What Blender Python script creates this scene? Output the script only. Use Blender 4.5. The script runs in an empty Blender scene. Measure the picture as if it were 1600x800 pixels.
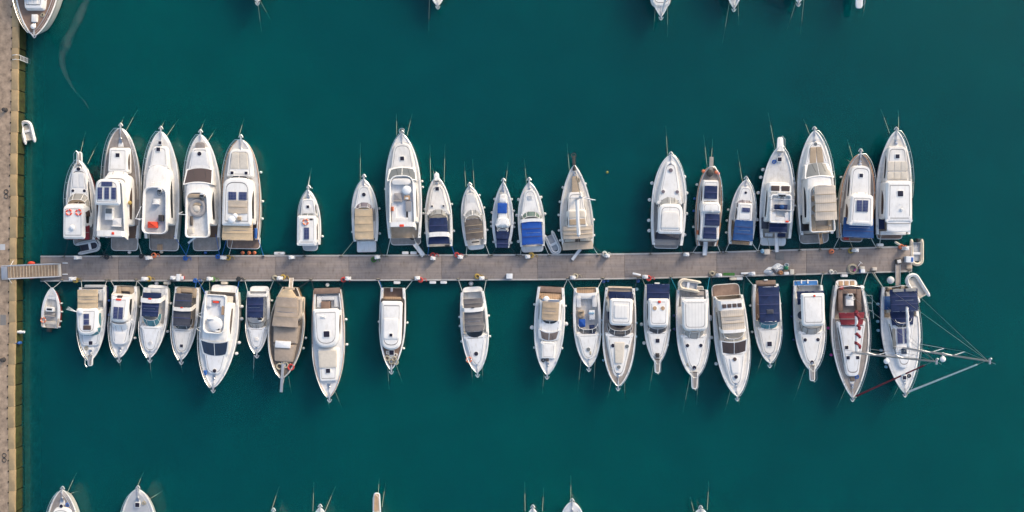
import bpy, math, random
from mathutils import Vector
R = random.Random(7)
rad = math.radians
S = bpy.context.scene
C = S.collection

# ------------------------------------------------------------------ camera, sky, sun, exposure
H = 100.0           # flying height (m)
PPM = 14.0          # photo pixels per metre at water level
cam = bpy.data.cameras.new('camera')
cam.sensor_width = 36.0
cam.lens = 36.0 * H / (1600 / PPM)
cam.clip_start = 1.0
cam.clip_end = 2000.0
cam_o = bpy.data.objects.new('camera', cam)
cam_o.location = (0, 0, H)
C.objects.link(cam_o)
S.camera = cam_o

SUN_AZ = rad(48)     # angle of the sun's ground direction, from +X towards +Y
SUN_EL = rad(27)
W = bpy.data.worlds.new('World')
S.world = W
W.use_nodes = True
nt = W.node_tree
sky = nt.nodes.new('ShaderNodeTexSky')
sky.sky_type = 'NISHITA'
sky.sun_disc = False
sky.sun_elevation = SUN_EL
sky.sun_rotation = math.pi / 2 - SUN_AZ
sky.air_density = 1.0
sky.dust_density = 2.5
sky.ozone_density = 0.3
bg = nt.nodes['Background']
bg.inputs['Strength'].default_value = 0.15
nt.links.new(sky.outputs[0], bg.inputs['Color'])
sun = bpy.data.lights.new('sun', 'SUN')
sun.energy = 1.05
sun.angle = rad(12)
sun.color = (1.0, 0.85, 0.66)
sun_o = bpy.data.objects.new('sun', sun)
d = Vector((math.cos(SUN_AZ) * math.cos(SUN_EL), math.sin(SUN_AZ) * math.cos(SUN_EL), math.sin(SUN_EL)))
sun_o.rotation_euler = d.to_track_quat('Z', 'Y').to_euler()
sun_o.location = (40, 40, 60)
C.objects.link(sun_o)
S.view_settings.view_transform = 'Standard'
S.view_settings.look = 'None'
S.view_settings.exposure = 0.8
S.view_settings.gamma = 1.0
S.cycles.use_denoising = True
S.cycles.transparent_max_bounces = 16
S.cycles.max_bounces = 6

# ------------------------------------------------------------------ materials
M = {}
def mat(name, col, rough=0.5, metal=0.0, var=0.08, vs=1.2, bump=0.0, bs=20.0, spec=0.5, coat=0.0, dirt=0.0):
    m = bpy.data.materials.new(name)
    m.use_nodes = True
    n, l = m.node_tree.nodes, m.node_tree.links
    p = n['Principled BSDF']
    p.inputs['Roughness'].default_value = rough
    p.inputs['Metallic'].default_value = metal
    p.inputs['Specular IOR Level'].default_value = spec
    p.inputs['Coat Weight'].default_value = coat
    tc = n.new('ShaderNodeTexCoord')
    if var:
        nz = n.new('ShaderNodeTexNoise')
        nz.inputs['Scale'].default_value = vs
        nz.inputs['Detail'].default_value = 6
        nz.inputs['Roughness'].default_value = 0.65
        l.new(tc.outputs['Object'], nz.inputs['Vector'])
        r = n.new('ShaderNodeValToRGB')
        r.color_ramp.elements[0].position = 0.3
        r.color_ramp.elements[1].position = 0.7
        r.color_ramp.elements[0].color = [c * (1 - var) for c in col] + [1]
        r.color_ramp.elements[1].color = [min(1, c * (1 + var)) for c in col] + [1]
        l.new(nz.outputs['Fac'], r.inputs['Fac'])
        l.new(r.outputs['Color'], p.inputs['Base Color'])
        if dirt:
            mp = n.new('ShaderNodeMapping')
            mp.inputs['Scale'].default_value = (2.2, 0.7, 1.0)
            l.new(tc.outputs['Object'], mp.inputs['Vector'])
            dn = n.new('ShaderNodeTexNoise')
            dn.inputs['Scale'].default_value = 1.6
            dn.inputs['Detail'].default_value = 8
            dn.inputs['Roughness'].default_value = 0.7
            l.new(mp.outputs[0], dn.inputs['Vector'])
            dr = n.new('ShaderNodeValToRGB')
            dr.color_ramp.elements[0].position = 0.5
            dr.color_ramp.elements[1].position = 0.72
            dr.color_ramp.elements[0].color = (1, 1, 1, 1)
            dr.color_ramp.elements[1].color = (1 - dirt, 1 - dirt * 1.15, 1 - dirt * 1.4, 1)
            l.new(dn.outputs['Fac'], dr.inputs['Fac'])
            dm = n.new('ShaderNodeMixRGB')
            dm.blend_type = 'MULTIPLY'
            dm.inputs['Fac'].default_value = 1
            l.new(r.outputs['Color'], dm.inputs[1])
            l.new(dr.outputs['Color'], dm.inputs[2])
            l.new(dm.outputs[0], p.inputs['Base Color'])
    else:
        p.inputs['Base Color'].default_value = list(col) + [1]
    if bump:
        b = n.new('ShaderNodeBump')
        nb = n.new('ShaderNodeTexNoise')
        nb.inputs['Scale'].default_value = bs
        nb.inputs['Detail'].default_value = 4
        l.new(tc.outputs['Object'], nb.inputs['Vector'])
        b.inputs['Strength'].default_value = bump
        b.inputs['Distance'].default_value = 0.03
        l.new(nb.outputs['Fac'], b.inputs['Height'])
        l.new(b.outputs['Normal'], p.inputs['Normal'])
    M[name] = m
    return m

def planks(name, col, width=0.12, groove=0.45, axis='X', var=0.2, rough=0.7, vs=2.0, edge=0.0):
    """boards with dark seams running along the other axis"""
    m = mat(name, col, rough, var=var, vs=vs)
    n, l = m.node_tree.nodes, m.node_tree.links
    p = n['Principled BSDF']
    src = p.inputs['Base Color'].links[0].from_socket
    tc = [x for x in n if x.type == 'TEX_COORD'][0]
    w = n.new('ShaderNodeTexWave')
    w.bands_direction = axis
    w.inputs['Scale'].default_value = 0.314 / width
    w.inputs['Distortion'].default_value = 0.3
    l.new(tc.outputs['Object'], w.inputs['Vector'])
    r = n.new('ShaderNodeValToRGB')
    r.color_ramp.elements[0].position = 0.02
    r.color_ramp.elements[1].position = 0.2
    r.color_ramp.elements[0].color = (groove, groove, groove, 1)
    l.new(w.outputs['Fac'], r.inputs['Fac'])
    mx = n.new('ShaderNodeMixRGB')
    mx.blend_type = 'MULTIPLY'
    mx.inputs['Fac'].default_value = 1
    l.new(src, mx.inputs[1])
    l.new(r.outputs['Color'], mx.inputs[2])
    l.new(mx.outputs[0], p.inputs['Base Color'])
    return m

mat('gelcoat', (0.82, 0.80, 0.76), 0.25, var=0.06, vs=0.9, coat=0.2, dirt=0.14)
mat('gelcoat_cream', (0.78, 0.745, 0.69), 0.3, var=0.07, vs=0.9, dirt=0.15)
mat('gelcoat_cool', (0.76, 0.765, 0.765), 0.3, var=0.06, vs=0.9, dirt=0.18)
mat('nonskid', (0.72, 0.695, 0.655), 0.7, var=0.1, vs=2.2, bump=0.2, bs=60, dirt=0.25)
mat('nonskid_cream', (0.70, 0.655, 0.59), 0.7, var=0.1, vs=2.2, bump=0.2, bs=60, dirt=0.25)
mat('nonskid_cool', (0.70, 0.70, 0.69), 0.7, var=0.1, vs=2.2, bump=0.2, bs=60)
mat('nonskid_grey', (0.46, 0.47, 0.48), 0.7, var=0.1, vs=2.0, bump=0.2, bs=60)
planks('teak_grey', (0.33, 0.29, 0.26), 0.14, 0.6, var=0.22)
planks('teak_brown', (0.24, 0.16, 0.12), 0.14, 0.5, var=0.22)
planks('teak_pale', (0.53, 0.43, 0.33), 0.14, 0.65, var=0.12)
planks('teak_gold', (0.46, 0.30, 0.18), 0.2, 0.6, var=0.15)
planks('ribbed_tan', (0.54, 0.47, 0.39), 0.22, 0.86, var=0.08)
planks('ribbed_white', (0.74, 0.725, 0.69), 0.35, 0.88, var=0.05)
planks('dark_deck', (0.15, 0.125, 0.105), 0.2, 0.5, var=0.25)
mat('navy_canvas', (0.006, 0.020, 0.076), 0.85, var=0.3, vs=2.5, bump=0.5, bs=5)
mat('blue_canvas', (0.006, 0.075, 0.36), 0.8, var=0.15, vs=2.5, bump=0.4, bs=5)
mat('mid_blue_canvas', (0.010, 0.065, 0.21), 0.8, var=0.18, vs=2.5, bump=0.4, bs=5)
mat('bright_blue', (0.01, 0.14, 0.42), 0.6, var=0.1)
mat('charcoal_canvas', (0.05, 0.055, 0.075), 0.85, var=0.25, vs=2.5, bump=0.4, bs=5)
mat('taupe_canvas', (0.12, 0.10, 0.085), 0.85, var=0.2, vs=2.5, bump=0.5, bs=5)
mat('grey_canvas', (0.15, 0.14, 0.14), 0.85, var=0.15, vs=2.5, bump=0.4, bs=5)
mat('tan_canvas', (0.55, 0.42, 0.27), 0.85, var=0.12, vs=2.0, bump=0.5, bs=5)
mat('sand_canvas', (0.50, 0.42, 0.33), 0.85, var=0.1, vs=2.0, bump=0.4, bs=5)
mat('cover_brown', (0.36, 0.29, 0.23), 0.9, var=0.15, vs=1.6, bump=0.5, bs=5)
mat('burgundy_canvas', (0.19, 0.016, 0.028), 0.8, var=0.18, vs=2.5, bump=0.4, bs=5)
mat('white_canvas', (0.72, 0.72, 0.71), 0.85, var=0.08, vs=2.0, bump=0.4, bs=5)
mat('cushion', (0.62, 0.56, 0.47), 0.8, var=0.1, vs=3, bump=0.3, bs=9)
mat('cushion_white', (0.72, 0.71, 0.69), 0.75, var=0.06, vs=3, bump=0.3, bs=9)
mat('cushion_grey', (0.33, 0.31, 0.30), 0.8, var=0.1, vs=3, bump=0.3, bs=9)
mat('cushion_tan', (0.42, 0.32, 0.22), 0.8, var=0.12, vs=3, bump=0.3, bs=9)
mat('glass_dark', (0.018, 0.02, 0.024), 0.06, var=0, spec=0.6)
mat('glass_brown', (0.085, 0.06, 0.05), 0.08, var=0, spec=0.6)
mat('glass_grey', (0.16, 0.17, 0.165), 0.08, var=0.1, spec=0.6)
mat('glass_blue', (0.03, 0.045, 0.075), 0.06, var=0, spec=0.6)
mat('glass_violet', (0.19, 0.155, 0.165), 0.08, var=0.1, spec=0.6)
mat('glass_tan', (0.22, 0.165, 0.135), 0.1, var=0.1, spec=0.6)
mat('hatch_glass', (0.02, 0.017, 0.03), 0.1, var=0, spec=0.6)
mat('steel', (0.62, 0.62, 0.62), 0.28, 1.0, var=0)
mat('alloy', (0.52, 0.52, 0.53), 0.4, 0.6, var=0.05)
mat('iron', (0.05, 0.045, 0.042), 0.75, var=0.3, vs=6)
mat('dark_trim', (0.045, 0.04, 0.04), 0.6, var=0.1)
mat('rubber_black', (0.02, 0.02, 0.022), 0.6, var=0.1)
mat('navy_hull', (0.02, 0.03, 0.12), 0.25, var=0.05, coat=0.3)
mat('red_hull', (0.42, 0.03, 0.03), 0.3, var=0.08)
mat('burgundy_hull', (0.22, 0.02, 0.03), 0.3, var=0.08)
mat('wood_hull', (0.30, 0.17, 0.08), 0.4, var=0.2)
mat('antifouling', (0.16, 0.11, 0.05), 0.9, var=0.3, vs=1.5)
mat('varnish', (0.42, 0.20, 0.09), 0.3, var=0.2, vs=4)
mat('life_red', (0.75, 0.07, 0.03), 0.5, var=0.08)
mat('orange', (0.62, 0.17, 0.075), 0.5, var=0.08)
mat('pink', (0.55, 0.06, 0.30), 0.5, var=0.05)
mat('white_paint', (0.80, 0.80, 0.79), 0.4, var=0.05, vs=3)
mat('white_rubber', (0.74, 0.73, 0.71), 0.5, var=0.08, vs=3)
mat('grey_rubber', (0.50, 0.51, 0.52), 0.55, var=0.08, vs=2)
mat('cream_rubber', (0.66, 0.58, 0.46), 0.6, var=0.12, vs=2)
planks('gangway_boards', (0.30, 0.22, 0.15), 0.25, 0.6, var=0.2)
mat('seam_tan', (0.36, 0.28, 0.19), 0.8, var=0.1)
mat('seam_navy', (0.05, 0.06, 0.15), 0.8, var=0.1)
mat('seam_grey', (0.22, 0.21, 0.20), 0.7, var=0.2)
mat('rope_white', (0.62, 0.60, 0.55), 0.9, var=0.15, vs=8)
mat('rope_tan', (0.40, 0.36, 0.27), 0.9, var=0.15, vs=8)
mat('rope_blue', (0.03, 0.13, 0.42), 0.8, var=0.12, vs=8)
mat('rope_teal', (0.03, 0.30, 0.42), 0.8, var=0.12, vs=8)
mat('rope_dark', (0.04, 0.045, 0.05), 0.9, var=0.12, vs=8)
mat('hose_yellow', (0.42, 0.29, 0.07), 0.6, var=0.1)
mat('hose_green', (0.10, 0.22, 0.07), 0.6, var=0.1)
mat('hose_red', (0.55, 0.06, 0.05), 0.6, var=0.1)
mat('turf_green', (0.05, 0.16, 0.04), 0.95, var=0.25, vs=8, bump=0.5, bs=60)
mat('bottle_green', (0.01, 0.16, 0.08), 0.5, var=0.1)
mat('blue_plastic', (0.03, 0.12, 0.40), 0.45, var=0.08)
mat('pale_blue_plastic', (0.25, 0.42, 0.55), 0.45, var=0.08)
mat('beige_plastic', (0.62, 0.54, 0.45), 0.5, var=0.08)
mat('grey_mat', (0.20, 0.19, 0.18), 0.95, var=0.12, vs=8)
mat('crt_dark', (0.08, 0.07, 0.06), 0.6, var=0.2)

def solar_mat():
    m = mat('solar_cells', (0.012, 0.02, 0.085), 0.15, var=0, spec=0.5)
    n, l = m.node_tree.nodes, m.node_tree.links
    p = n['Principled BSDF']
    tc = [x for x in n if x.type == 'TEX_COORD'][0]
    b = n.new('ShaderNodeTexBrick')
    b.offset = 0
    b.inputs['Scale'].default_value = 1
    b.inputs['Brick Width'].default_value = 0.16
    b.inputs['Row Height'].default_value = 0.16
    b.inputs['Mortar Size'].default_value = 0.008
    b.inputs['Color1'].default_value = (0.012, 0.022, 0.10, 1)
    b.inputs['Color2'].default_value = (0.016, 0.028, 0.12, 1)
    b.inputs['Mortar'].default_value = (0.25, 0.27, 0.32, 1)
    l.new(tc.outputs['Object'], b.inputs['Vector'])
    l.new(b.outputs['Color'], p.inputs['Base Color'])
solar_mat()

def clear_glass(name, tint, fac):
    m = bpy.data.materials.new(name)
    m.use_nodes = True
    n, l = m.node_tree.nodes, m.node_tree.links
    p = n['Principled BSDF']
    p.inputs['Base Color'].default_value = list(tint) + [1]
    p.inputs['Roughness'].default_value = 0.06
    t = n.new('ShaderNodeBsdfTransparent')
    t.inputs[0].default_value = [min(1, c * 0.5 + 0.55) for c in tint] + [1]
    mx = n.new('ShaderNodeMixShader')
    mx.inputs[0].default_value = fac
    l.new(t.outputs[0], mx.inputs[1])
    l.new(p.outputs[0], mx.inputs[2])
    l.new(mx.outputs[0], n['Material Output'].inputs['Surface'])
    M[name] = m
clear_glass('screen_pale', (0.45, 0.45, 0.43), 0.5)
clear_glass('screen_green', (0.16, 0.24, 0.20), 0.6)
clear_glass('screen_teal', (0.10, 0.32, 0.36), 0.6)
clear_glass('screen_smoke', (0.05, 0.05, 0.06), 0.7)

def pier_mat():
    m = mat('pier_concrete', (0.255, 0.222, 0.207), 0.85, var=0.16, vs=0.55, bump=0.25, bs=12, dirt=0.3)
    n, l = m.node_tree.nodes, m.node_tree.links
    p = n['Principled BSDF']
    src = p.inputs['Base Color'].links[0].from_socket
    tc = [x for x in n if x.type == 'TEX_COORD'][0]
    w = n.new('ShaderNodeTexWave')
    w.bands_direction = 'Y'
    w.inputs['Scale'].default_value = 0.314 / 0.30
    w.inputs['Distortion'].default_value = 0.4
    w.inputs['Detail'].default_value = 1
    l.new(tc.outputs['Object'], w.inputs['Vector'])
    r = n.new('ShaderNodeValToRGB')
    r.color_ramp.elements[0].position = 0.02
    r.color_ramp.elements[1].position = 0.18
    r.color_ramp.elements[0].color = (0.90, 0.90, 0.90, 1)
    l.new(w.outputs['Fac'], r.inputs['Fac'])
    # board to board and patchy weathering
    mp = n.new('ShaderNodeMapping')
    mp.inputs['Scale'].default_value = (0.25, 3.2, 1)
    l.new(tc.outputs['Object'], mp.inputs['Vector'])
    st = n.new('ShaderNodeTexNoise')
    st.inputs['Scale'].default_value = 1.0
    st.inputs['Detail'].default_value = 5
    l.new(mp.outputs[0], st.inputs['Vector'])
    rs = n.new('ShaderNodeValToRGB')
    rs.color_ramp.elements[0].position = 0.32
    rs.color_ramp.elements[1].position = 0.68
    rs.color_ramp.elements[0].color = (0.86, 0.86, 0.88, 1)
    rs.color_ramp.elements[1].color = (1.12, 1.08, 1.02, 1)
    l.new(st.outputs['Fac'], rs.inputs['Fac'])
    last = src
    for s in (r, rs):
        mx = n.new('ShaderNodeMixRGB')
        mx.blend_type = 'MULTIPLY'
        mx.inputs['Fac'].default_value = 1
        l.new(last, mx.inputs[1])
        l.new(s.outputs['Color'], mx.inputs[2])
        last = mx.outputs[0]
    l.new(last, p.inputs['Base Color'])
pier_mat()
mat('pier_edge', (0.42, 0.40, 0.38), 0.8, var=0.15, vs=2)
mat('quay_concrete', (0.33, 0.245, 0.175), 0.9, var=0.4, vs=1.7, bump=0.6, bs=14)
mat('coping_stone', (0.38, 0.275, 0.15), 0.85, var=0.2, vs=0.8, bump=0.5, bs=10)
mat('algae_wall', (0.034, 0.042, 0.009), 0.9, var=0.6, vs=1.5, bump=0.6, bs=6)
mat('joint_dark', (0.02, 0.02, 0.015), 0.95, var=0.2)
mat('wet_footing', (0.26, 0.26, 0.15), 0.95, var=0.3, vs=1.0)
mat('seabed', (0.02, 0.03, 0.03), 1.0, var=0.3, vs=0.1)

def water_mat():
    m = bpy.data.materials.new('water')
    m.use_nodes = True
    n, l = m.node_tree.nodes, m.node_tree.links
    p = n['Principled BSDF']
    tc = n.new('ShaderNodeTexCoord')
    nz = n.new('ShaderNodeTexNoise')
    nz.inputs['Scale'].default_value = 0.022
    nz.inputs['Detail'].default_value = 3
    l.new(tc.outputs['Object'], nz.inputs['Vector'])
    r = n.new('ShaderNodeValToRGB')
    r.color_ramp.elements[0].position = 0.3
    r.color_ramp.elements[1].position = 0.7
    r.color_ramp.elements[0].color = (0.0, 0.095, 0.110, 1)
    r.color_ramp.elements[1].color = (0.0, 0.122, 0.118, 1)
    l.new(nz.outputs['Fac'], r.inputs['Fac'])
    n2 = n.new('ShaderNodeTexNoise')
    n2.inputs['Scale'].default_value = 0.16
    n2.inputs['Detail'].default_value = 5
    n2.inputs['Distortion'].default_value = 0.6
    l.new(tc.outputs['Object'], n2.inputs['Vector'])
    r2 = n.new('ShaderNodeValToRGB')
    r2.color_ramp.elements[0].position = 0.3
    r2.color_ramp.elements[1].position = 0.7
    r2.color_ramp.elements[0].color = (0.92, 0.92, 0.93, 1)
    r2.color_ramp.elements[1].color = (1.06, 1.07, 1.05, 1)
    l.new(n2.outputs['Fac'], r2.inputs['Fac'])
    mm = n.new('ShaderNodeMixRGB')
    mm.blend_type = 'MULTIPLY'
    mm.inputs['Fac'].default_value = 1
    l.new(r.outputs['Color'], mm.inputs[1])
    l.new(r2.outputs['Color'], mm.inputs[2])
    l.new(mm.outputs[0], p.inputs['Base Color'])
    p.inputs['Roughness'].default_value = 0.05
    p.inputs['IOR'].default_value = 1.35
    p.subsurface_method = 'BURLEY'
    p.inputs['Subsurface Weight'].default_value = 1.0
    p.inputs['Subsurface Radius'].default_value = (1.0, 1.0, 1.0)
    p.inputs['Subsurface Scale'].default_value = 1.6
    b = n.new('ShaderNodeBump')
    b.inputs['Strength'].default_value = 0.12
    b.inputs['Distance'].default_value = 0.03
    n1 = n.new('ShaderNodeTexNoise')
    n1.inputs['Scale'].default_value = 1.3
    n1.inputs['Detail'].default_value = 3
    l.new(tc.outputs['Object'], n1.inputs['Vector'])
    l.new(n1.outputs['Fac'], b.inputs['Height'])
    l.new(b.outputs['Normal'], p.inputs['Normal'])
    t = n.new('ShaderNodeBsdfTransparent')
    mx = n.new('ShaderNodeMixShader')
    mx.inputs[0].default_value = 0.58
    l.new(t.outputs[0], mx.inputs[1])
    l.new(p.outputs[0], mx.inputs[2])
    l.new(mx.outputs[0], n['Material Output'].inputs['Surface'])
    a = n.new('ShaderNodeVolumeAbsorption')
    a.inputs['Color'].default_value = (0.25, 0.62, 0.60, 1)
    a.inputs['Density'].default_value = 1.1
    l.new(a.outputs[0], n['Material Output'].inputs['Volume'])
    M['water'] = m
water_mat()

def silt_mat():
    m = bpy.data.materials.new('silt')
    m.use_nodes = True
    n, l = m.node_tree.nodes, m.node_tree.links
    p = n['Principled BSDF']
    p.inputs['Base Color'].default_value = (0.20, 0.27, 0.25, 1)
    p.inputs['Roughness'].default_value = 0.5
    tc = n.new('ShaderNodeTexCoord')
    nz = n.new('ShaderNodeTexNoise')
    nz.inputs['Scale'].default_value = 0.8
    nz.inputs['Detail'].default_value = 6
    l.new(tc.outputs['Object'], nz.inputs['Vector'])
    at = n.new('ShaderNodeAttribute')
    at.attribute_name = 'edge'
    mu = n.new('ShaderNodeMath')
    mu.operation = 'MULTIPLY'
    r = n.new('ShaderNodeValToRGB')
    r.color_ramp.elements[0].position = 0.36
    r.color_ramp.elements[1].position = 0.62
    l.new(nz.outputs['Fac'], r.inputs['Fac'])
    l.new(r.outputs['Color'], mu.inputs[0])
    l.new(at.outputs['Fac'], mu.inputs[1])
    m2 = n.new('ShaderNodeMath')
    m2.operation = 'MULTIPLY'
    m2.inputs[1].default_value = 0.24
    l.new(mu.outputs[0], m2.inputs[0])
    t = n.new('ShaderNodeBsdfTransparent')
    mx = n.new('ShaderNodeMixShader')
    l.new(m2.outputs[0], mx.inputs[0])
    l.new(t.outputs[0], mx.inputs[1])
    l.new(p.outputs[0], mx.inputs[2])
    l.new(mx.outputs[0], n['Material Output'].inputs['Surface'])
    M['silt'] = m
silt_mat()

# ------------------------------------------------------------------ mesh helpers
class MB:
    def __init__(s):
        s.v = []; s.f = []; s.mi = []
    def vert(s, x, y, z):
        s.v.append((x, y, z)); return len(s.v) - 1
    def face(s, idx, m=0):
        s.f.append(tuple(idx)); s.mi.append(m)
    def bridge(s, a, b, m=0, closed=True):
        n = len(a)
        for i in range(n if closed else n - 1):
            j = (i + 1) % n
            s.face((a[i], a[j], b[j], b[i]), m)
    def build(s, name, mats, parent=None, smooth=True, sharp=35):
        me = bpy.data.meshes.new(name)
        me.from_pydata(s.v, [], s.f)
        if isinstance(mats, str): mats = [mats]
        for k in mats: me.materials.append(M[k])
        me.polygons.foreach_set('material_index', s.mi)
        if smooth:
            me.polygons.foreach_set('use_smooth', [True] * len(s.f))
            me.update()
            try: me.set_sharp_from_angle(angle=rad(sharp))
            except Exception: pass
        me.update()
        o = bpy.data.objects.new(name, me)
        C.objects.link(o)
        if parent: o.parent = parent
        return o

def rpoly(cs, n=4):
    out = []
    N = len(cs)
    for i, (x, y, r) in enumerate(cs):
        p = Vector((x, y)); a = Vector(cs[i - 1][:2]); b = Vector(cs[(i + 1) % N][:2])
        if r <= 0: out.append((x, y)); continue
        da, db = a - p, b - p
        r1 = min(r, da.length * 0.49); r2 = min(r, db.length * 0.49)
        q1 = p + da.normalized() * r1; q2 = p + db.normalized() * r2
        for k in range(n + 1):
            t = k / n
            q = q1 * (1 - t) ** 2 + p * 2 * t * (1 - t) + q2 * t * t
            out.append((q.x, q.y))
    return out

def inset(poly, d):
    N = len(poly); out = []
    for i in range(N):
        a = Vector(poly[i - 1]); p = Vector(poly[i]); b = Vector(poly[(i + 1) % N])
        e1 = p - a; e2 = b - p
        if e1.length < 1e-6: e1 = e2
        if e2.length < 1e-6: e2 = e1
        n1 = Vector((-e1.y, e1.x)).normalized(); n2 = Vector((-e2.y, e2.x)).normalized()
        nn = n1 + n2
        if nn.length < 1e-6: nn = n1
        nn.normalize()
        k = max(0.5, nn.dot(n1))
        q = p + nn * (d / k)
        out.append((q.x, q.y))
    return out

def quad_poly(fa, fb, wa, wb, ra, rb, dx=0.0):
    """aft f, fore f, aft half width, fore half width, corner radii; counter clockwise"""
    return rpoly([(dx - wa, fa, ra), (dx + wa, fa, ra), (dx + wb, fb, rb), (dx - wb, fb, rb)], 5)

def slab(mb, poly, z0, z1, taper=0.0, bev=0.04, crown=0.0, m=0, mt=None, tilt=(0, 0), groove=None):
    if mt is None: mt = m
    ys = [p[1] for p in poly]; y0, y1 = min(ys), max(ys)
    cx = sum(p[0] for p in poly) / len(poly); cy = sum(p[1] for p in poly) / len(poly)
    tz = lambda y: tilt[0] + (tilt[1] - tilt[0]) * (y - y0) / max(1e-6, y1 - y0)
    p1 = inset(poly, taper)
    bev = min(bev, (z1 - z0) * 0.45)
    p2 = inset(p1, bev * 0.3); p3 = inset(p1, bev)
    r0 = [mb.vert(x, y, z0) for x, y in poly]
    ra = [mb.vert(x, y, z1 - bev + tz(y)) for x, y in p1]
    rb = [mb.vert(x, y, z1 - bev * 0.3 + tz(y)) for x, y in p2]
    rc = [mb.vert(x, y, z1 + tz(y)) for x, y in p3]
    mb.face(list(reversed(r0)), m)
    mb.bridge(r0, ra, m); mb.bridge(ra, rb, m); mb.bridge(rb, rc, m)
    if crown:
        last = rc
        if groove is not None:
            for k, dz, gm in ((.90, 0, mt), (.895, -.025, groove), (.865, -.025, groove), (.86, 0, groove)):
                rr = [mb.vert(cx + (x - cx) * k, cy + (y - cy) * k, z1 + dz + tz(cy + (y - cy) * k) + crown * (1 - k * k)) for x, y in p3]
                mb.bridge(last, rr, gm); last = rr
        for k in (0.75, 0.45, 0.18):
            rr = [mb.vert(cx + (x - cx) * k, cy + (y - cy) * k, z1 + tz(cy + (y - cy) * k) + crown * (1 - k * k)) for x, y in p3]
            mb.bridge(last, rr, mt); last = rr
        c = mb.vert(cx, cy, z1 + tz(cy) + crown)
        for i in range(len(last)): mb.face((last[i], last[(i + 1) % len(last)], c), mt)
    else:
        mb.face(rc, mt)

def tubshape(mb, poly, z0, z1, rim, depth, taper=0.05, m=0, mf=1, flare=0.0):
    top = inset(poly, taper)
    r0 = [mb.vert(x, y, z0) for x, y in poly]
    r1 = [mb.vert(x, y, z1 - 0.03) for x, y in top]
    r2 = [mb.vert(x, y, z1) for x, y in inset(top, 0.03)]
    r3 = [mb.vert(x, y, z1) for x, y in inset(top, rim - 0.02)]
    r4 = [mb.vert(x, y, z1 - 0.03) for x, y in inset(top, rim)]
    inn = inset(top, rim + 0.04)
    r5 = [mb.vert(x, y, z1 - depth) for x, y in inn]
    mb.face(list(reversed(r0)), m)
    for a, b in ((r0, r1), (r1, r2), (r2, r3), (r3, r4), (r4, r5)): mb.bridge(a, b, m)
    mb.face(r5, mf)

def box(mb, x0, x1, y0, y1, z0, z1, m=0, bev=0.02):
    slab(mb, [(x0, y0), (x1, y0), (x1, y1), (x0, y1)], z0, z1, 0, bev, 0, m)

def tube(mb, pts, r, n=6, m=0, cap=True, r1=None):
    P = [Vector(p) for p in pts]
    rings = []
    N = len(P)
    ref = None
    for i in range(N):
        t = (P[min(i + 1, N - 1)] - P[max(i - 1, 0)])
        if t.length < 1e-9: t = Vector((0, 0, 1))
        t.normalize()
        if ref is None:
            ref = Vector((0, 0, 1)) if abs(t.z) < 0.9 else Vector((1, 0, 0))
        a = ref - t * ref.dot(t)
        if a.length < 1e-6: a = t.orthogonal()
        a.normalize(); ref = a
        b = t.cross(a)
        rr = r if r1 is None else r + (r1 - r) * i / max(1, N - 1)
        rings.append([mb.vert(*(P[i] + (a * math.cos(2 * math.pi * k / n) + b * math.sin(2 * math.pi * k / n)) * rr)) for k in range(n)])
    for i in range(N - 1): mb.bridge(rings[i], rings[i + 1], m)
    if cap:
        mb.face(list(reversed(rings[0])), m); mb.face(rings[-1], m)

def ball(mb, c, rx, ry=None, rz=None, m=0, nu=14, nv=8):
    ry = ry or rx; rz = rz or rx
    rings = []
    for j in range(1, nv):
        a = math.pi * j / nv
        rings.append([mb.vert(c[0] + rx * math.sin(a) * math.cos(2 * math.pi * i / nu), c[1] + ry * math.sin(a) * math.sin(2 * math.pi * i / nu), c[2] - rz * math.cos(a)) for i in range(nu)])
    b = mb.vert(c[0], c[1], c[2] - rz); t = mb.vert(c[0], c[1], c[2] + rz)
    for i in range(nu):
        mb.face((b, rings[0][(i + 1) % nu], rings[0][i]), m); mb.face((t, rings[-1][i], rings[-1][(i + 1) % nu]), m)
    for j in range(len(rings) - 1): mb.bridge(rings[j], rings[j + 1], m)

def lathe(mb, c, prof, n=16, m=0):
    rings = [[mb.vert(c[0] + r * math.cos(2 * math.pi * i / n), c[1] + r * math.sin(2 * math.pi * i / n), c[2] + z) for i in range(n)] for r, z in prof]
    for j in range(len(rings) - 1): mb.bridge(rings[j], rings[j + 1], m)
    mb.face(list(reversed(rings[0])), m); mb.face(rings[-1], m)

def torus(mb, c, R0, r, nu=20, nv=8, mf=lambda i: 0, sx=1.0, sy=1.0):
    rings = []
    for i in range(nu):
        a = 2 * math.pi * i / nu
        rings.append([mb.vert(c[0] + sx * (R0 + r * math.cos(b)) * math.cos(a), c[1] + sy * (R0 + r * math.cos(b)) * math.sin(a), c[2] + r * math.sin(b)) for b in [2 * math.pi * k / nv for k in range(nv)]])
    for i in range(nu): mb.bridge(rings[i], rings[(i + 1) % nu], mf(i))

def tag(o, label=None, cat=None, group=None, kind=None):
    if label: o['label'] = label
    if cat: o['category'] = cat
    if group: o['group'] = group
    if kind: o['kind'] = kind
    return o

def empty(name, loc=(0, 0, 0), rz=0.0):
    o = bpy.data.objects.new(name, None)
    o.empty_display_size = 0.5
    C.objects.link(o)
    o.location = loc; o.rotation_euler = (0, 0, rz)
    return o

def at(px, py, z=0.0):
    """photo pixel seen at height z -> ground coordinates in metres"""
    k = (H - z) / H / PPM
    return Vector(((px - 800) * k, (400 - py) * k, z))

def wob(x, y, s=1.0):
    return (math.sin(2.3 * x * s + 1.7 * y * s) + math.sin(3.9 * y * s - 1.3 * x * s + 1.1) + math.sin(6.1 * x * s + 0.4)) / 3


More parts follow.
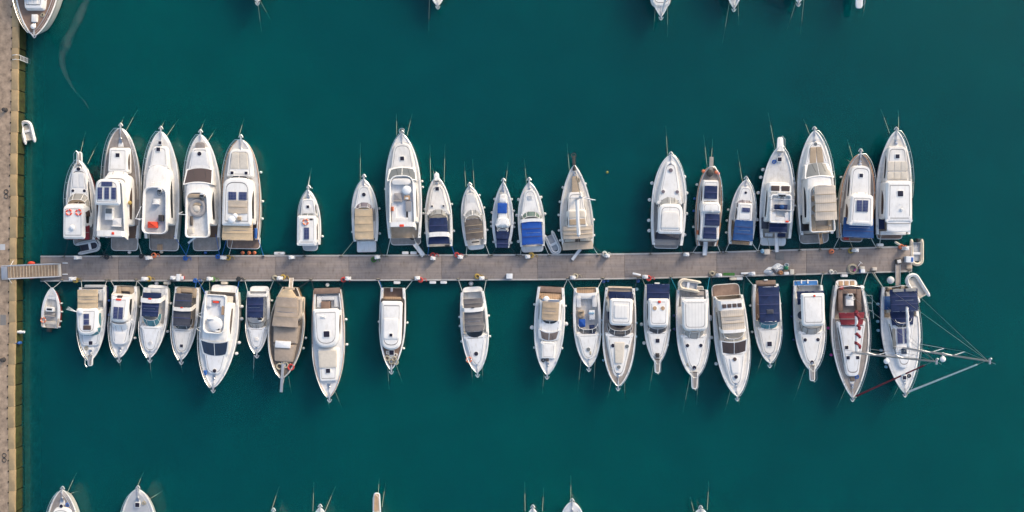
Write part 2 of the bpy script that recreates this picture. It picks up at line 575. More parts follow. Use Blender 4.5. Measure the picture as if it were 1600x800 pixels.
# ------------------------------------------------------------------ water, seabed, quay
mb = MB()
slab_pts = [(-600, -600), (600, -600), (600, 600), (-600, 600)]
lo = [mb.vert(x, y, -7) for x, y in slab_pts]; hi = [mb.vert(x, y, 0) for x, y in slab_pts]
mb.face(lo[::-1]); mb.face(hi); mb.bridge(lo, hi)
tag(mb.build('water', ['water'], smooth=False), kind='structure')
mb = MB(); mb.face([mb.vert(x, y, -6.5) for x, y in [(-590, -590), (590, -590), (590, 590), (-590, 590)]])
tag(mb.build('seabed', ['seabed'], smooth=False), kind='structure')

# pale silt drifting just under the harbour surface
mb = MB(); ed = []
path = [(140, -12, 5), (131, 10, 9), (122, 30, 12), (112, 50, 13), (102, 70, 12), (97, 88, 10), (98, 104, 9), (104, 120, 8), (112, 135, 6), (122, 148, 4), (132, 158, 2.5), (139, 170, 1.5)]
rows = []
for px, py, w in path:
    row = []
    for j, t in enumerate((-1, -.5, 0, .5, 1)):
        p = at(px + t * w * (.62 + .2 * math.sin(py * .21)), py + t * w * .3, 0)
        row.append(mb.vert(p.x, p.y, .004)); ed.append((0, .8, 1, .8, 0)[j])
    rows.append(row)
for a, c in zip(rows, rows[1:]): mb.bridge(a, c, 0, False)
o = mb.build('silt_streak', ['silt'])
at_ = o.data.attributes.new('edge', 'FLOAT', 'POINT')
for i, v in enumerate(ed): at_.data[i].value = v
tag(o, 'pale streak of silt curving through the teal water', 'silt', kind='stuff')

QZ = 1.55
qx = lambda y: at(29.5 - 6.5 * min(1, max(0, y / 620)) + (1 if y > 700 else 0), 0, QZ).x   # quay edge
Y0, Y1 = 60.0, -60.0
step = 2.32
quay = tag(empty('quay', (at(20, 400, 0).x, 0, 0)), kind='structure')
ox = quay.location.x
mb = MB()
ylist = [300] + [Y0 - step * i for i in range(int(120 / step) + 1)] + [-300]
py_ = lambda Y: 400 - Y * PPM * H / (H - QZ)
L_ = [mb.vert(-500 - ox, Y, QZ) for Y in ylist]; R_ = [mb.vert(qx(py_(Y)) - ox - .72, Y, QZ) for Y in ylist]
mb.bridge(L_, R_, 0, False)
mb.build('quay_paving', ['quay_concrete'], quay, smooth=False)
mb = MB(); fc = MB()
n = int(120 / step)
for i in range(n):
    a, c = Y0 - step * i, Y0 - step * (i + 1)
    xa = qx(py_((a + c) / 2)) - ox + R.uniform(-.04, .04)
    for k in range(2):
        s0 = a + (c - a) * k / 2; s1 = a + (c - a) * (k + 1) / 2
        jx = R.uniform(-.03, .03)
        if k == 0:
            po = rpoly([(xa - .715, c + .004, .0), (xa + jx, c + .004, .03), (xa + jx - .02, (a + c) / 2, .3), (xa + jx * .5, a - .004, .03), (xa - .715, a - .004, 0)], 2)
            slab(mb, po, QZ - .2, QZ + .05 + R.uniform(-.004, .004), 0, .02)
        box(mb, xa - .80, xa - .68, s0 - .2, s0 - .04, QZ + .0, QZ + .075, 1, .01)
    box(fc, xa - 1.2, xa - .06, c + .06, a - .06, -3.2, QZ - .2, 0, .08)
    box(fc, xa - 1.2, xa - .3, c - .06, c + .06, -3.2, QZ - .5, 1, .0)
    box(fc, xa - 1.2, xa + .45, c, a, -3.0, -.5, 2, .0)
mb.build('coping', ['coping_stone', 'joint_dark'], quay)
fc.build('wall_face', ['algae_wall', 'joint_dark', 'wet_footing'], quay)
def quay_bit(name, px, py, z=QZ): 
    p = at(px, py, z); return p
# darker repair patches on the paving
for i, (px, py, w, h, m_) in enumerate([(5, 500, 9, 16, 'grey_mat'), (8, 250, 8, 40, 'coping_stone'), (4, 386, 8, 9, 'nonskid_grey')]):
    p = at(px, py, QZ); mb = MB(); mb.face([mb.vert(p.x - ox + a, p.y + c, QZ + .004) for a, c in ((-w / 28, -h / 28), (w / 28, -h / 28), (w / 28, h / 28), (-w / 28, h / 28))])
    mb.build('paving_patch', ['quay_concrete' if m_ == 'coping_stone' else m_], quay, smooth=False) if i != 1 else None
for px, py, where in ((9, 172, 'opposite the grey dinghy'), (6, 562, 'south of the gangway')):
    p = at(px, py, QZ); mb = MB(); lathe(mb, (0, 0, 0), [(.26, 0), (.24, .06), (.14, .1), (.13, .32), (.22, .38), (.22, .44), (.12, .48)], 16)
    o = mb.build('bollard', ['iron']); o.location = (p.x, p.y, QZ); tag(o, 'black iron mooring bollard on the quay ' + where, 'bollard', 'bollards on the quay')
for px, py, where in ((10, 303, 'north of the gangway'), (7, 715, 'far south of the gangway')):
    p = at(px, py, QZ); o = tag(empty('mooring_ring', (p.x, p.y, QZ)), 'pair of dark iron mooring rings on the quay ' + where, 'mooring ring', 'mooring rings on the quay')
    for dy in (-.26, .26):
        mb = MB(); torus(mb, (0, dy, .04), .22, .035, 18, 6); mb.build('ring', ['iron'], o)
    mb = MB(); box(mb, -.08, .08, -.09, .09, 0, .05, 0, .01); mb.build('plate', ['iron'], o)
def ladder(px, py, label, w=.5, up=.0):
    p = at(px, py, QZ); o = tag(empty('quay_ladder', (qx(py) + .02, p.y, 0)), label, 'ladder')
    for sd in (-1, 1):
        mb = MB(); tube(mb, [(-.6, sd * w / 2, QZ + .08), (-.1, sd * w / 2, QZ + .35), (.16, sd * w / 2, QZ + .2), (.18, sd * w / 2, -1.0)], .035, 6); mb.build('rail', ['white_paint'], o)
    for i in range(8):
        mb = MB(); tube(mb, [(.18, -w / 2, QZ - .1 - i * .28), (.18, w / 2, QZ - .1 - i * .28)], .028, 6); mb.build('rung', ['white_paint'], o)
ladder(30, 90, 'white steel ladder hooked over the quay edge beside the bow of the big teak yacht')
p = at(29, 519, QZ - .3); mb = MB(); tube(mb, [(-.45, 0, 0), (.55, 0, 0)], .14, 10); lathe(mb, (.0, 0, -.18), [(.2, 0), (.2, .1)], 10)
o = mb.build('drain_pipe', ['white_paint']); o.location = (qx(519) + .2, p.y, QZ - .5); tag(o, 'short white pipe sticking out of the quay wall', 'pipe')
p = at(26, 536, QZ - .3); mb = MB(); lathe(mb, (0, 0, -.3), [(.05, 0), (.16, .08), (.16, .5), (.05, .58)], 10); tube(mb, [(0, 0, .25), (-.25, 0, .65)], .02, 5)
o = mb.build('wall_fender', ['blue_plastic']); o.location = (qx(536) + .18, p.y, QZ - .55); tag(o, 'blue fender hanging down the quay wall near the white pipe', 'fender')

# ------------------------------------------------------------------ floating pier
PZ = 0.62
def lerp_tab(tab, x):
    for (x0, y0), (x1, y1) in zip(tab, tab[1:]):
        if x <= x1: return y0 + (y1 - y0) * (x - x0) / (x1 - x0)
    return tab[-1][1]
TOP = [(63, 399.5), (545, 398.2), (940, 396.5), (1120, 393), (1423, 384)]
BOT = [(63, 440), (545, 439), (840, 438), (976, 436.5), (1120, 433.5), (1423, 425)]
ptop = lambda x: lerp_tab(TOP, x)
pbot = lambda x: lerp_tab(BOT, x)
pier = tag(empty('floating_pier', (0, at(0, 420, 0).y, 0)), 'long grey concrete floating pier with pale edges running between two rows of boats', 'pier')
oy = pier.location.y
seams = [63, 185, 310, 430, 545, 690, 840, 976, 1120, 1260, 1423]
for a, c in zip(seams, seams[1:]):
    e = .14
    q = [at(a + e, pbot(a) - 2.6, PZ), at(c - e, pbot(c) - 2.6, PZ), at(c - e, ptop(c) + 2.6, PZ), at(a + e, ptop(a) + 2.6, PZ)]
    ctr = sum(q, Vector()) / 4
    mb = MB(); slab(mb, [(v.x - ctr.x, v.y - ctr.y) for v in q], -.35, PZ, 0, .02)
    o = mb.build('pontoon_section', ['pier_concrete'], pier); o.location = (ctr.x, ctr.y - oy, 0)
    for edge, s0, s1 in ((pbot, 0, -2.5), (ptop, 2.5, 0)):
        q = [at(a + e, edge(a) + s0, PZ), at(c - e, edge(c) + s0, PZ), at(c - e, edge(c) + s1, PZ), at(a + e, edge(a) + s1, PZ)]
        mb = MB(); slab(mb, [(v.x, v.y - oy) for v in q], .1, PZ + .03, 0, .025); mb.build('edge_beam', ['pier_edge'], pier)
q = [at(1423, pbot(1423), PZ), at(1425, pbot(1425), PZ), at(1425, ptop(1425), PZ), at(1423, ptop(1423), PZ)]
mb = MB(); slab(mb, [(v.x, v.y - oy) for v in q], .1, PZ + .02, 0, .02); mb.build('end_beam', ['pier_edge'], pier)
for px, top in ((633, 1), (646, 1), (676, 0), (693, 0), (433, 1), (439, 1), (620, 0), (260, 0), (350, 0), (1320, 0), (1376, 1), (1146, 0), (1156, 0)):
    y = ptop(px) - 1 if top else pbot(px) + 1
    p = at(px, y, PZ); mb = MB(); po = rpoly([(-.36, -.16, .1), (.36, -.16, .1), (.36, .16, .1), (-.36, .16, .1)], 3); slab(mb, po, PZ - .4, PZ - .02, 0, .06)
    o = mb.build('bumper_pad', ['white_rubber' if px not in (260, 350, 1146) else 'cream_rubber'], pier); o.location = (p.x, p.y - oy + (.12 if top else -.12), 0)
# gangway from the quay down to the pier
A, Bp = at(12, 425.5, QZ + .25), at(95, 422, PZ + .1)
dv = Bp - A; ln = Vector((dv.x, dv.y)).length; rz = math.atan2(dv.y, dv.x)
g = tag(empty('gangway', (A.x, A.y, 0), rz), 'sloping slatted gangway with handrails from the quay down to the pier', 'gangway')
zz = lambda u: A.z + (Bp.z - A.z) * u
mb = MB(); N = 44
for i in range(N):
    u0, u1 = i / N, (i + .93) / N
    v = [mb.vert(ln * u0, -.62, zz(u0)), mb.vert(ln * u1, -.62, zz(u1)), mb.vert(ln * u1, .62, zz(u1)), mb.vert(ln * u0, .62, zz(u0))]
    w = [mb.vert(*(Vector(mb.v[k]) - Vector((0, 0, .05)))) for k in v]
    mb.face(v); mb.face(w[::-1]); mb.bridge(w, v)
mb.build('tread_boards', ['gangway_boards'], g, smooth=False)
mb = MB()
for i in range(1, 17):
    u = i / 17.0; tube(mb, [(ln * u, -.62, zz(u) + .03), (ln * u, .62, zz(u) + .03)], .035, 4)
mb.build('foot_slats', ['sand_canvas'], g)
for sd in (-1, 1):
    mb = MB(); tube(mb, [(0, sd * .7, zz(0) - .03), (ln, sd * .7, zz(1) - .03)], .08, 6); mb.build('side_beam', ['alloy'], g)
    mb = MB(); tube(mb, [(-.2, sd * .74, zz(0)), (-.1, sd * .74, zz(0) + 1.0), (ln * .97, sd * .74, zz(1) + 1.0), (ln, sd * .74, zz(1))], .035, 6); tube(mb, [(0, sd * .74, zz(0) + .5), (ln, sd * .74, zz(1) + .5)], .022, 5)
    for i in range(1, 8): tube(mb, [(ln * i / 8, sd * .74, zz(i / 8)), (ln * i / 8, sd * .74, zz(i / 8) + 1.0)], .025, 5)
    mb.build('handrail', ['alloy'], g)
mb = MB(); box(mb, -.75, -.05, -.68, .68, QZ + .06, QZ + .2, 0, .03); mb.build('hinge_plate', ['pale_blue_plastic' if False else 'alloy'], g)
mb = MB(); box(mb, ln - .25, ln + .05, -.66, .66, zz(1) + .01, zz(1) + .06, 0, .02); mb.build('toe_plate', ['cushion'], g)
mb = MB(); tube(mb, [(.3, -1.2, QZ + .1), (.3, -.74, QZ + .6)], .03, 5); tube(mb, [(.6, 1.25, QZ + .1), (.55, .74, QZ + .6)], .03, 5); mb.build('stay', ['white_paint'], g)
for py, where in ((411.5, 'north'), (432.5, 'south')):
    p = at(48, py, .3); mb = MB(); ball(mb, (0, 0, 0), .42, .24, .24, 0, 14, 8); tube(mb, [(0, 0, .2), (0, 0, .7)], .02, 4)
    o = mb.build('buoy', ['life_red']); o.location = (p.x, p.y, .18); tag(o, 'red buoy floating at the %s side of the gangway' % where, 'buoy', 'red buoys beside the gangway')
for py in (411, 428.5):
    p = at(102, py, PZ); mb = MB(); box(mb, -.28, .28, -.05, .05, 0, .1, 0, .03); o = mb.build('guide_rail', ['white_paint'], pier); o.location = (p.x, p.y - oy, PZ)

# ------------------------------------------------------------------ boats
FENDER = None; LINES = []; BOATS = []
LOW = .72           # how far the upperworks rise above the deck, against the first guess
class Boat:
    def __init__(s, name, short, label, cat, bow, stern, beam, zs=1.1, zb=1.6, ws=.88, sm=.35, p=2.0, q=.85,
                 hull=('gelcoat', 'gelcoat'), deck='nonskid', floor='nonskid', ck=None, fz=.62, rim=.12, group='boats moored stern-to along the pier'):
        s.short = short; s.zs, s.zb = zs, zb
        a = at(stern[0], stern[1], zs); b = at(bow[0], bow[1], zb)
        s.a = a; v = Vector((b.x - a.x, b.y - a.y)); s.L = v.length; s.d = v / s.L
        s.sg = 1 if s.d.y > 0 else -1
        s.B = s.m(beam, (zs + zb) / 2) / 2
        s.ws, s.sm, s.p, s.q = ws, sm, p * 1.08, q * .86
        rz = math.atan2(s.d.y, s.d.x) - math.pi / 2
        s.root = tag(empty(name, (a.x, a.y, 0), rz), label, cat, group)
        s.rz = rz; s.hullm = hull; s.nf = {}
        s.deckm = deck; s.rimw = rim
        s.ckf = s.f(ck, fz) if ck is not None else -1.0
        s.fz = fz
        s.hull(hull, deck, floor)
        BOATS.append(s)
    def m(s, px, z): return px / PPM * (H - z) / H
    def f(s, y, z):
        Y = (400 - y) / PPM * (H - z) / H
        return (Y - s.a.y) / s.d.y
    def hb(s, f):
        u = max(0.0, min(1.0, f / s.L))
        if u <= s.sm:
            t = u / s.sm
            return s.B * (s.ws + (1 - s.ws) * (1 - (1 - t) ** 2))
        t = (u - s.sm) / (1 - s.sm)
        return s.B * max(0.0, 1 - t ** s.p) ** s.q
    def zg(s, f):
        u = max(0.0, min(1.0, f / s.L))
        return s.zs + (s.zb - s.zs) * u ** 1.6
    def zd(s, f): return s.zg(f) - 0.09
    def w(s, x, f, z):
        c, n = math.cos(s.rz), math.sin(s.rz)
        return Vector((s.a.x + x * c - f * n, s.a.y + x * n + f * c, z))
    def add(s, mb, name, mats, parent=None, **k): return mb.build(name, mats, parent or s.root, **k)
    def hull(s, hm, dm, fm):
        mb = MB(); L = s.L
        us = [0, .02, .06, .12, .2, .28, .36, .44, .52, .6, .67, .74, .8, .85, .89, .92, .945, .965, .98, .99, .997]
        ck = s.ckf / L
        if 0 < ck < 1: us = sorted(set(us + [ck - .002, ck + .002]))
        prev = None; deckrows = []
        for u in us:
            f = u * L; b = max(s.hb(f), 0.02); z = s.zg(f)
            fl = .93 - .38 * u ** 2.5
            rake = lambda k: f - L * k * u ** 4
            incock = f < s.ckf
            rim = min((.26 if incock else s.rimw), b * .5)
            zi = s.fz if incock else s.zd(f)
            half = [(0.0, rake(.16), -.75 + .35 * u ** 3), (b * fl * .72, rake(.13), -.4 + .1 * u), (b * fl, rake(.09), .04), (b * (fl + .025), rake(.085), .17),
                    (b * (fl * .35 + .65) , rake(.03), z * .62 + .04), (b, f, z - .07), (b + .035, f, z - .035), (b - .02, f, z), (b - rim, f, z), (b - rim - .01, f, zi)]
            row = []
            for (x, ff, zz) in half: row.append(mb.vert(x, ff, zz))
            rowl = [row[0]] + [mb.vert(-x, ff, zz) for (x, ff, zz) in half[1:]]
            cur = (row, rowl)
            deckrows.append((b - rim - .01, f, zi))
            if prev:
                for k in range(len(half) - 1):
                    mm = 2 if k < 2 else (1 if k == 2 else (3 if k == 3 and len(hm) > 2 else (0)))
                    if k == 5: mm = 4
                    mb.face((prev[0][k + 1], cur[0][k + 1], cur[0][k], prev[0][k]), mm)
                    mb.face((prev[1][k], cur[1][k], cur[1][k + 1], prev[1][k + 1]), mm)
            else:
                r, l = cur
                mb.face([r[k] for k in range(9)] + [l[k] for k in range(8, 0, -1)], 0)
            prev = cur
        rub = hm[3] if len(hm) > 3 else 'gelcoat'
        s.hull_o = s.add(mb, 'hull', [hm[0], hm[1], 'antifouling', hm[2] if len(hm) > 2 else hm[0], rub], sharp=50)
        dk = MB(); pr = None
        for (b, f, z) in deckrows:
            inc = f < s.ckf
            row = [dk.vert(b * t, f, z + (0 if inc else .05 * (1 - t * t))) for t in (-1, -max(.5, 1 - .13 / max(b, .2)), -.5, 0, .5, max(.5, 1 - .13 / max(b, .2)), 1)]
            if pr:
                for k in range(6): dk.face((pr[0][k], pr[0][k + 1], row[k + 1], row[k]), 1 if (inc and pr[1]) else 2 if (k in (0, 5) or f > .93 * L) else 0)
            pr = (row, inc)
        s.add(dk, 'deck', [s.panel(dm), fm, dm])
    # --- parts
    def panel(s, dm): return {'gelcoat': 'nonskid', 'gelcoat_cream': 'nonskid_cream', 'gelcoat_cool': 'nonskid_cool'}.get(dm, dm)
    def plat(s, y, w, m='teak_grey', z=.42, edge='gelcoat', r=.5):
        f1 = s.f(y, z); hw = s.m(w, z) / 2
        mb = MB(); po = quad_poly(f1, .25, hw, hw, r, .02)
        slab(mb, po, z - .14, z - .02, 0, .03)
        slab(mb, inset(po, .07), z - .02, z, 0, .01, 0, 1)
        return s.add(mb, 'swim_platform', [edge, m])
    def cab(s, ya, yb, wa, wb, z0, z1, m='gelcoat', ra=.25, rf=None, dx=0, taper=.15, win=None, tilt=(0, 0), crown=.05, name='cabin', bev=.07, mt=None):
        fa, fb = s.f(ya, z1), s.f(yb, z1)
        ha, hb = s.m(wa, z1) / 2 + taper, s.m(wb, z1) / 2 + taper
        x = s.sg * s.m(dx, z1)
        rf = hb * .8 if rf is None else rf
        mb = MB(); slab(mb, quad_poly(fa - taper, fb + taper, ha, hb, ra, rf, x), z0, z1, taper, max(bev, .13 if z1 - z0 > .9 else .06), crown, 0, 1, tilt, None if (crown >= .1 and name != 'hardtop') else 2)
        o = s.add(mb, name, [m, mt or m, 'seam_grey'])
        if win:
            wm = win if isinstance(win, str) else 'glass_dark'
            n = 1
            for sd in (-1, 1):
                g = MB()
                la = fa + (fb - fa) * .1; lb = fa + (fb - fa) * .86 - rf * .55
                za, zb = z0 + (z1 - z0) * .36, z0 + (z1 - z0) * .84
                hx = lambda f, z: x + sd * (ha + (hb - ha) * (f - fa) / (fb - fa) - taper * (z - z0) / (z1 - z0) + .012)
                for i in range(n):
                    p0 = la + (lb - la) * i / n + .03; p1_ = la + (lb - la) * (i + 1) / n - .03
                    lp = p1_ - p0; lo = []; hi = []
                    for j in range(9):
                        t = j / 8; ff = p0 + lp * t
                        zl = za + (zb - za) * .25 * (1 - t) ** 3; zh = zb - (zb - za) * (.15 * (1 - t) ** 3 + .85 * t ** 4)
                        lo.append(g.vert(hx(ff, zl), ff, zl)); hi.append(g.vert(hx(ff, zh), ff, zh))
                    g.bridge(lo, hi, 0, False)
                s.add(g, 'side_window', [wm], o, smooth=False)
        return o
    def scr(s, ya, yb, w, z0, z1, m='glass_dark', n=2, k=.84, e=2.4, rake=.5, frame='gelcoat', dash=None, wa=None, fr=.025):
        """curved windscreen wrapping from its aft ends (row ya) round the front (row yb)"""
        zm = (z0 + z1) / 2
        fa, fb = s.f(ya, zm), s.f(yb, zm); hw = s.m(w, z0) / 2
        N = 16; base = []; top = []
        for i in range(N + 1):
            a = math.pi * i / N
            c, sn = math.cos(a), math.sin(a)
            x = hw * math.copysign(abs(c) ** (2 / e), c); f = fa + (fb - fa) * abs(sn) ** (2 / e)
            base.append((x, f)); top.append((x * k, fa + (f - fa) * (1 - rake) if True else f))
        mb = MB()
        b = [mb.vert(x, f, z0) for x, f in base]; t = [mb.vert(x, f, z1) for x, f in top]
        mb.bridge(b, t, 0, False)
        o = s.add(mb, 'windscreen', [m], sharp=60)
        fm = MB()
        tube(fm, [(x, f, z1) for x, f in top], fr, 5)
        tube(fm, [(x, f, z0 + .01) for x, f in base], fr, 5)
        for j in range(n + 1):
            i = round(N * (.16 + .68 * j / max(1, n)))
            tube(fm, [(base[i][0], base[i][1], z0), (top[i][0], top[i][1], z1)], fr, 5)
        s.add(fm, 'screen_frame', [frame], o)
        for i in (6, 9):
            wp = MB()
            A_ = Vector((base[i][0] * .98, base[i][1] + .02, z0 + .04)); B_ = Vector((top[i + 1][0], top[i + 1][1], z1)); tube(wp, [A_, A_ + (B_ - A_) * .75 + Vector((.12, .03, .03))], .014, 4)
            s.add(wp, 'wiper', ['rubber_black'], o)
        if dash:
            dmb = MB()
            pts = [(x * .97, fa + (f - fa) * .97) for x, f in base]
            slab(dmb, pts, z0 - .25, z0 + .05, 0, .02)
            s.add(dmb, 'dashboard', [dash])
        return o
    def pane(s, ya, yb, wa, wb, za, zb, m='glass_dark', n=1, bow=.35, mg=.13, deep=.9):
        """raked windscreen: glass lying on a sloped white coaming, bowed towards the bow"""
        fa, fb = s.f(ya, za), s.f(yb, zb); ha, hb = s.m(wa, za) / 2, s.m(wb, zb) / 2
        T = [-1 + i / 5 for i in range(11)]
        def row(f, h, z, g): return [(t * (h + g), f - bow * t * t, z) for t in T]
        mb = MB(); rr = []
        sl = (za - zb) / max(.2, fb - fa)
        for f, h, z in ((fa - mg, ha, za + mg * sl), (fb + mg, hb, zb - mg * sl)): rr.append([mb.vert(*p) for p in row(f, h, z - .015, mg)])
        lo = [[mb.vert(mb.v[k][0], mb.v[k][1], zb - deep) for k in r] for r in rr]
        mb.bridge(rr[0], rr[1], 0, False); mb.bridge(lo[0], rr[0], 0, False); mb.bridge(rr[1], lo[1], 0, False)
        for e in (0, -1): mb.face((lo[0][e], lo[1][e], rr[1][e], rr[0][e]))
        s.add(mb, 'screen_coaming', ['gelcoat'], sharp=30)
        g = MB(); r0 = [g.vert(*p) for p in row(fa, ha, za + .01, 0)]; r1 = [g.vert(*p) for p in row(fb, hb, zb + .01, 0)]
        g.bridge(r0, r1, 0, False); o = s.add(g, 'windscreen', [m], sharp=60)
        k = MB()
        for j in range(1, n + 1):
            t = -1 + 2 * j / (n + 1); tube(k, [(t * ha, fa - bow * t * t, za + .02), (t * hb, fb - bow * t * t, zb + .02)], .03, 5)
        s.add(k, 'screen_frame', ['gelcoat_cool'], o)
        for t in (-.5, .45):
            w = MB(); tube(w, [(t * hb, fb - bow * t * t, zb + .05), (t * hb + .25, fb - bow * t * t - (fb - fa) * .7, zb + .05 + (za - zb) * .7)], .014, 4)
            s.add(w, 'wiper', ['rubber_black'], o)
        return o
    def tub(s, ya, yb, wa, wb, z0, z1, depth=.6, rim=.14, m='gelcoat', fl='nonskid', ra=.3, rf=None, name='flybridge', dx=0, taper=-.02):
        fa, fb = s.f(ya, z1), s.f(yb, z1); ha, hb = s.m(wa, z1) / 2, s.m(wb, z1) / 2
        rf = hb * .8 if rf is None else rf
        mb = MB(); tubshape(mb, quad_poly(fa, fb, ha, hb, ra, rf, s.sg * s.m(dx, z1)), z0, z1, rim, depth, taper)
        return s.add(mb, name, [m, fl])
    def can(s, ya, yb, wa, wb, z, crown=.22, m='navy_canvas', ribs=3, dx=0, legs=True, drop=.22, name='canopy', sag=.08, z0=None, post=None):
        fa, fb = s.f(ya, z), s.f(yb, z); ha, hb = s.m(wa, z) / 2, s.m(wb, z) / 2; x0 = s.sg * s.m(dx, z)
        mb = MB(); nf = ribs * 5; rows = []
        sd = R.random() * 9
        T = (-1.0, -1.0, -.97, -.85, -.65, -.4, -.15, .15, .4, .65, .85, .97, 1.0, 1.0)
        for i in range(nf + 1):
            u = i / nf; f = fa + (fb - fa) * u; hw = ha + (hb - ha) * u
            ph = (u * ribs) % 1
            row = []
            for j, t in enumerate(T):
                zz = z + crown * (1 - abs(t) ** 2.4) - crown
                zz -= sag * math.sin(math.pi * ph) * (1 - abs(t) ** 3)
                zz += .03 * wob(f + sd, t * hw * 2, 1.6) + .015 * wob(f * 2.7 + sd, t * hw * 3 + f, 2.1)
                if j in (0, len(T) - 1): zz -= drop
                if i in (0, nf): zz -= .04
                row.append(mb.vert(x0 + t * hw, f, zz))
            if not rows:
                lip = [mb.vert(mb.v[k][0], fa - .015, mb.v[k][2] - drop * (.6 if 0 < q < len(T) - 1 else 0)) for q, k in enumerate(row)]
                mb.bridge(lip, row, 0, False)
            rows.append(row)
        for a, b in zip(rows, rows[1:]): mb.bridge(a, b, 0, False)
        lip = [mb.vert(mb.v[k][0], fb + .015, mb.v[k][2] - drop * (.6 if 0 < q < len(T) - 1 else 0)) for q, k in enumerate(rows[-1])]
        mb.bridge(rows[-1], lip, 0, False)
        o = s.add(mb, name, [m], sharp=70)
        sm_ = 'seam_navy' if ('navy' in m or 'blue' in m or 'charcoal' in m) else 'seam_tan' if ('tan' in m or 'sand' in m or 'brown' in m or 'taupe' in m) else 'seam_grey'
        for h in range(1, ribs):
            r_ = rows[h * 5]; sk = MB()
            a_ = [sk.vert(mb.v[k][0], mb.v[k][1] - .035, mb.v[k][2] + .012) for k in r_]; c_ = [sk.vert(mb.v[k][0], mb.v[k][1] + .035, mb.v[k][2] + .012) for k in r_]
            sk.bridge(a_, c_, 0, False); s.add(sk, 'canopy_seam', [sm_], o)
        if legs:
            fm = MB(); zb = z0 if z0 is not None else s.zs
            for u in ([0.02, .98] if ribs < 3 else [0.02, .5, .98]):
                f = fa + (fb - fa) * u; hw = (ha + (hb - ha) * u) * .985
                fm_f = fa + (fb - fa) * .5
                pts = [(x0 - hw * 1.0, f * .6 + fm_f * .4, zb), (x0 - hw, f, z - crown - .1)]
                pts += [(x0 + hw * t, f, z - crown * abs(t) ** 2.4 - .05) for t in (-.9, -.5, 0, .5, .9)]
                pts += [(x0 + hw, f, z - crown - .1), (x0 + hw, f * .6 + fm_f * .4, zb)]
                tube(fm, pts, .02, 5)
            s.add(fm, 'canopy_frame', ['steel'], o)
        return o
    def hat(s, dx, y, size, z=None, rnd=True, m='hatch_glass', rimm='gelcoat', parent=None):
        z = z if z is not None else s.zd(s.f(y, s.zb)) + .05
        f = s.f(y, z); x = s.sg * s.m(dx, z); r = s.m(size, z) / 2
        mb = MB()
        if rnd:
            lathe(mb, (x, f, z - .04), [(r * 1.14, 0), (r * 1.14, .05), (r * 1.0, .065)], 18, 0)
            lathe(mb, (x, f, z + .01), [(r * .94, 0), (r * .92, .035), (r * .5, .045)], 18, 1)
        else:
            po = rpoly([(x - r, f - r, r * .25), (x + r, f - r, r * .25), (x + r, f + r, r * .25), (x - r, f + r, r * .25)], 3)
            slab(mb, inset(po, -.05), z - .04, z + .03, 0, .015, 0, 0)
            slab(mb, inset(po, .01), z + .03, z + .05, 0, .01, .01, 1)
        return s.add(mb, 'deck_hatch', [rimm, m], parent)
    def sol(s, dx, y0, y1, w, z, frame='alloy'):
        fa, fb = sorted((s.f(y0, z), s.f(y1, z))); hw = s.m(w, z) / 2; x = s.sg * s.m(dx, z)
        mb = MB()
        box(mb, x - hw, x + hw, fa, fb, z - .03, z + .012, 0, .008)
        box(mb, x - hw + .03, x + hw - .03, fa + .03, fb - .03, z + .012, z + .02, 1, .003)
        return s.add(mb, 'solar_panel', [frame, 'solar_cells'])
    def pad(s, ya, yb, wa, wb, z, m='cushion', n=2, dx=0, th=.1, rf=.15, name='sun_pad'):
        fa, fb = sorted((s.f(ya, z), s.f(yb, z)))
        if s.sg * (ya - yb) < 0: wa, wb = wb, wa
        ha, hb = s.m(wa, z) / 2, s.m(wb, z) / 2; x = s.sg * s.m(dx, z)
        mb = MB()
        for i in range(n):
            t0, t1 = -1 + 2 * i / n, -1 + 2 * (i + 1) / n
            g = .012
            po = rpoly([(x + ha * t0 + g, fa, .06), (x + ha * t1 - g, fa, .06), (x + hb * t1 - g, fb, rf if i == n - 1 else .06), (x + hb * t0 + g, fb, rf if i == 0 else .06)], 3)
            slab(mb, po, z - th, z, 0, .04, .02)
        return s.add(mb, name, [m])
    def box(s, dx, ya, yb, w, z0, z1, m='gelcoat', name='locker', bev=.04, crown=0, r=.06, taper=0, parent=None):
        fa, fb = sorted((s.f(ya, z1), s.f(yb, z1))); hw = s.m(w, z1) / 2; x = s.sg * s.m(dx, z1)
        mb = MB(); slab(mb, quad_poly(fa, fb, hw, hw, r, r, x), z0, z1, taper, bev, crown)
        return s.add(mb, name, [m], parent)
    def seat(s, dx, ya, yb, w, z0, z1, m='cushion_white', back='aft', name='seat'):
        o = s.box(dx, ya, yb, w, z0, z1, m, name, .06)
        fa, fb = sorted((s.f(ya, z1), s.f(yb, z1))); hw = s.m(w, z1) / 2; x = s.sg * s.m(dx, z1)
        mb = MB()
        if back == 'aft': box(mb, x - hw, x + hw, fa - .12, fa, z0, z1 + .35, 0, .05)
        elif back == 'fore': box(mb, x - hw, x + hw, fb, fb + .12, z0, z1 + .35, 0, .05)
        s.add(mb, 'backrest', [m], o)
        return o
    def bench(s, ya, yb, w, z, m='cushion_white', th=.42, wid=.5, open_='fore'):
        """U shaped settee"""
        fa, fb = sorted((s.f(ya, z), s.f(yb, z))); hw = s.m(w, z) / 2
        mb = MB()
        box(mb, -hw, -hw + wid, fa, fb, z - th, z, 0, .05); box(mb, hw - wid, hw, fa, fb, z - th, z, 0, .05)
        if open_ == 'fore': box(mb, -hw + wid + .005, hw - wid - .005, fa, fa + wid, z - th, z, 0, .05)
        else: box(mb, -hw + wid + .005, hw - wid - .005, fb - wid, fb, z - th, z, 0, .05)
        return s.add(mb, 'settee', [m])
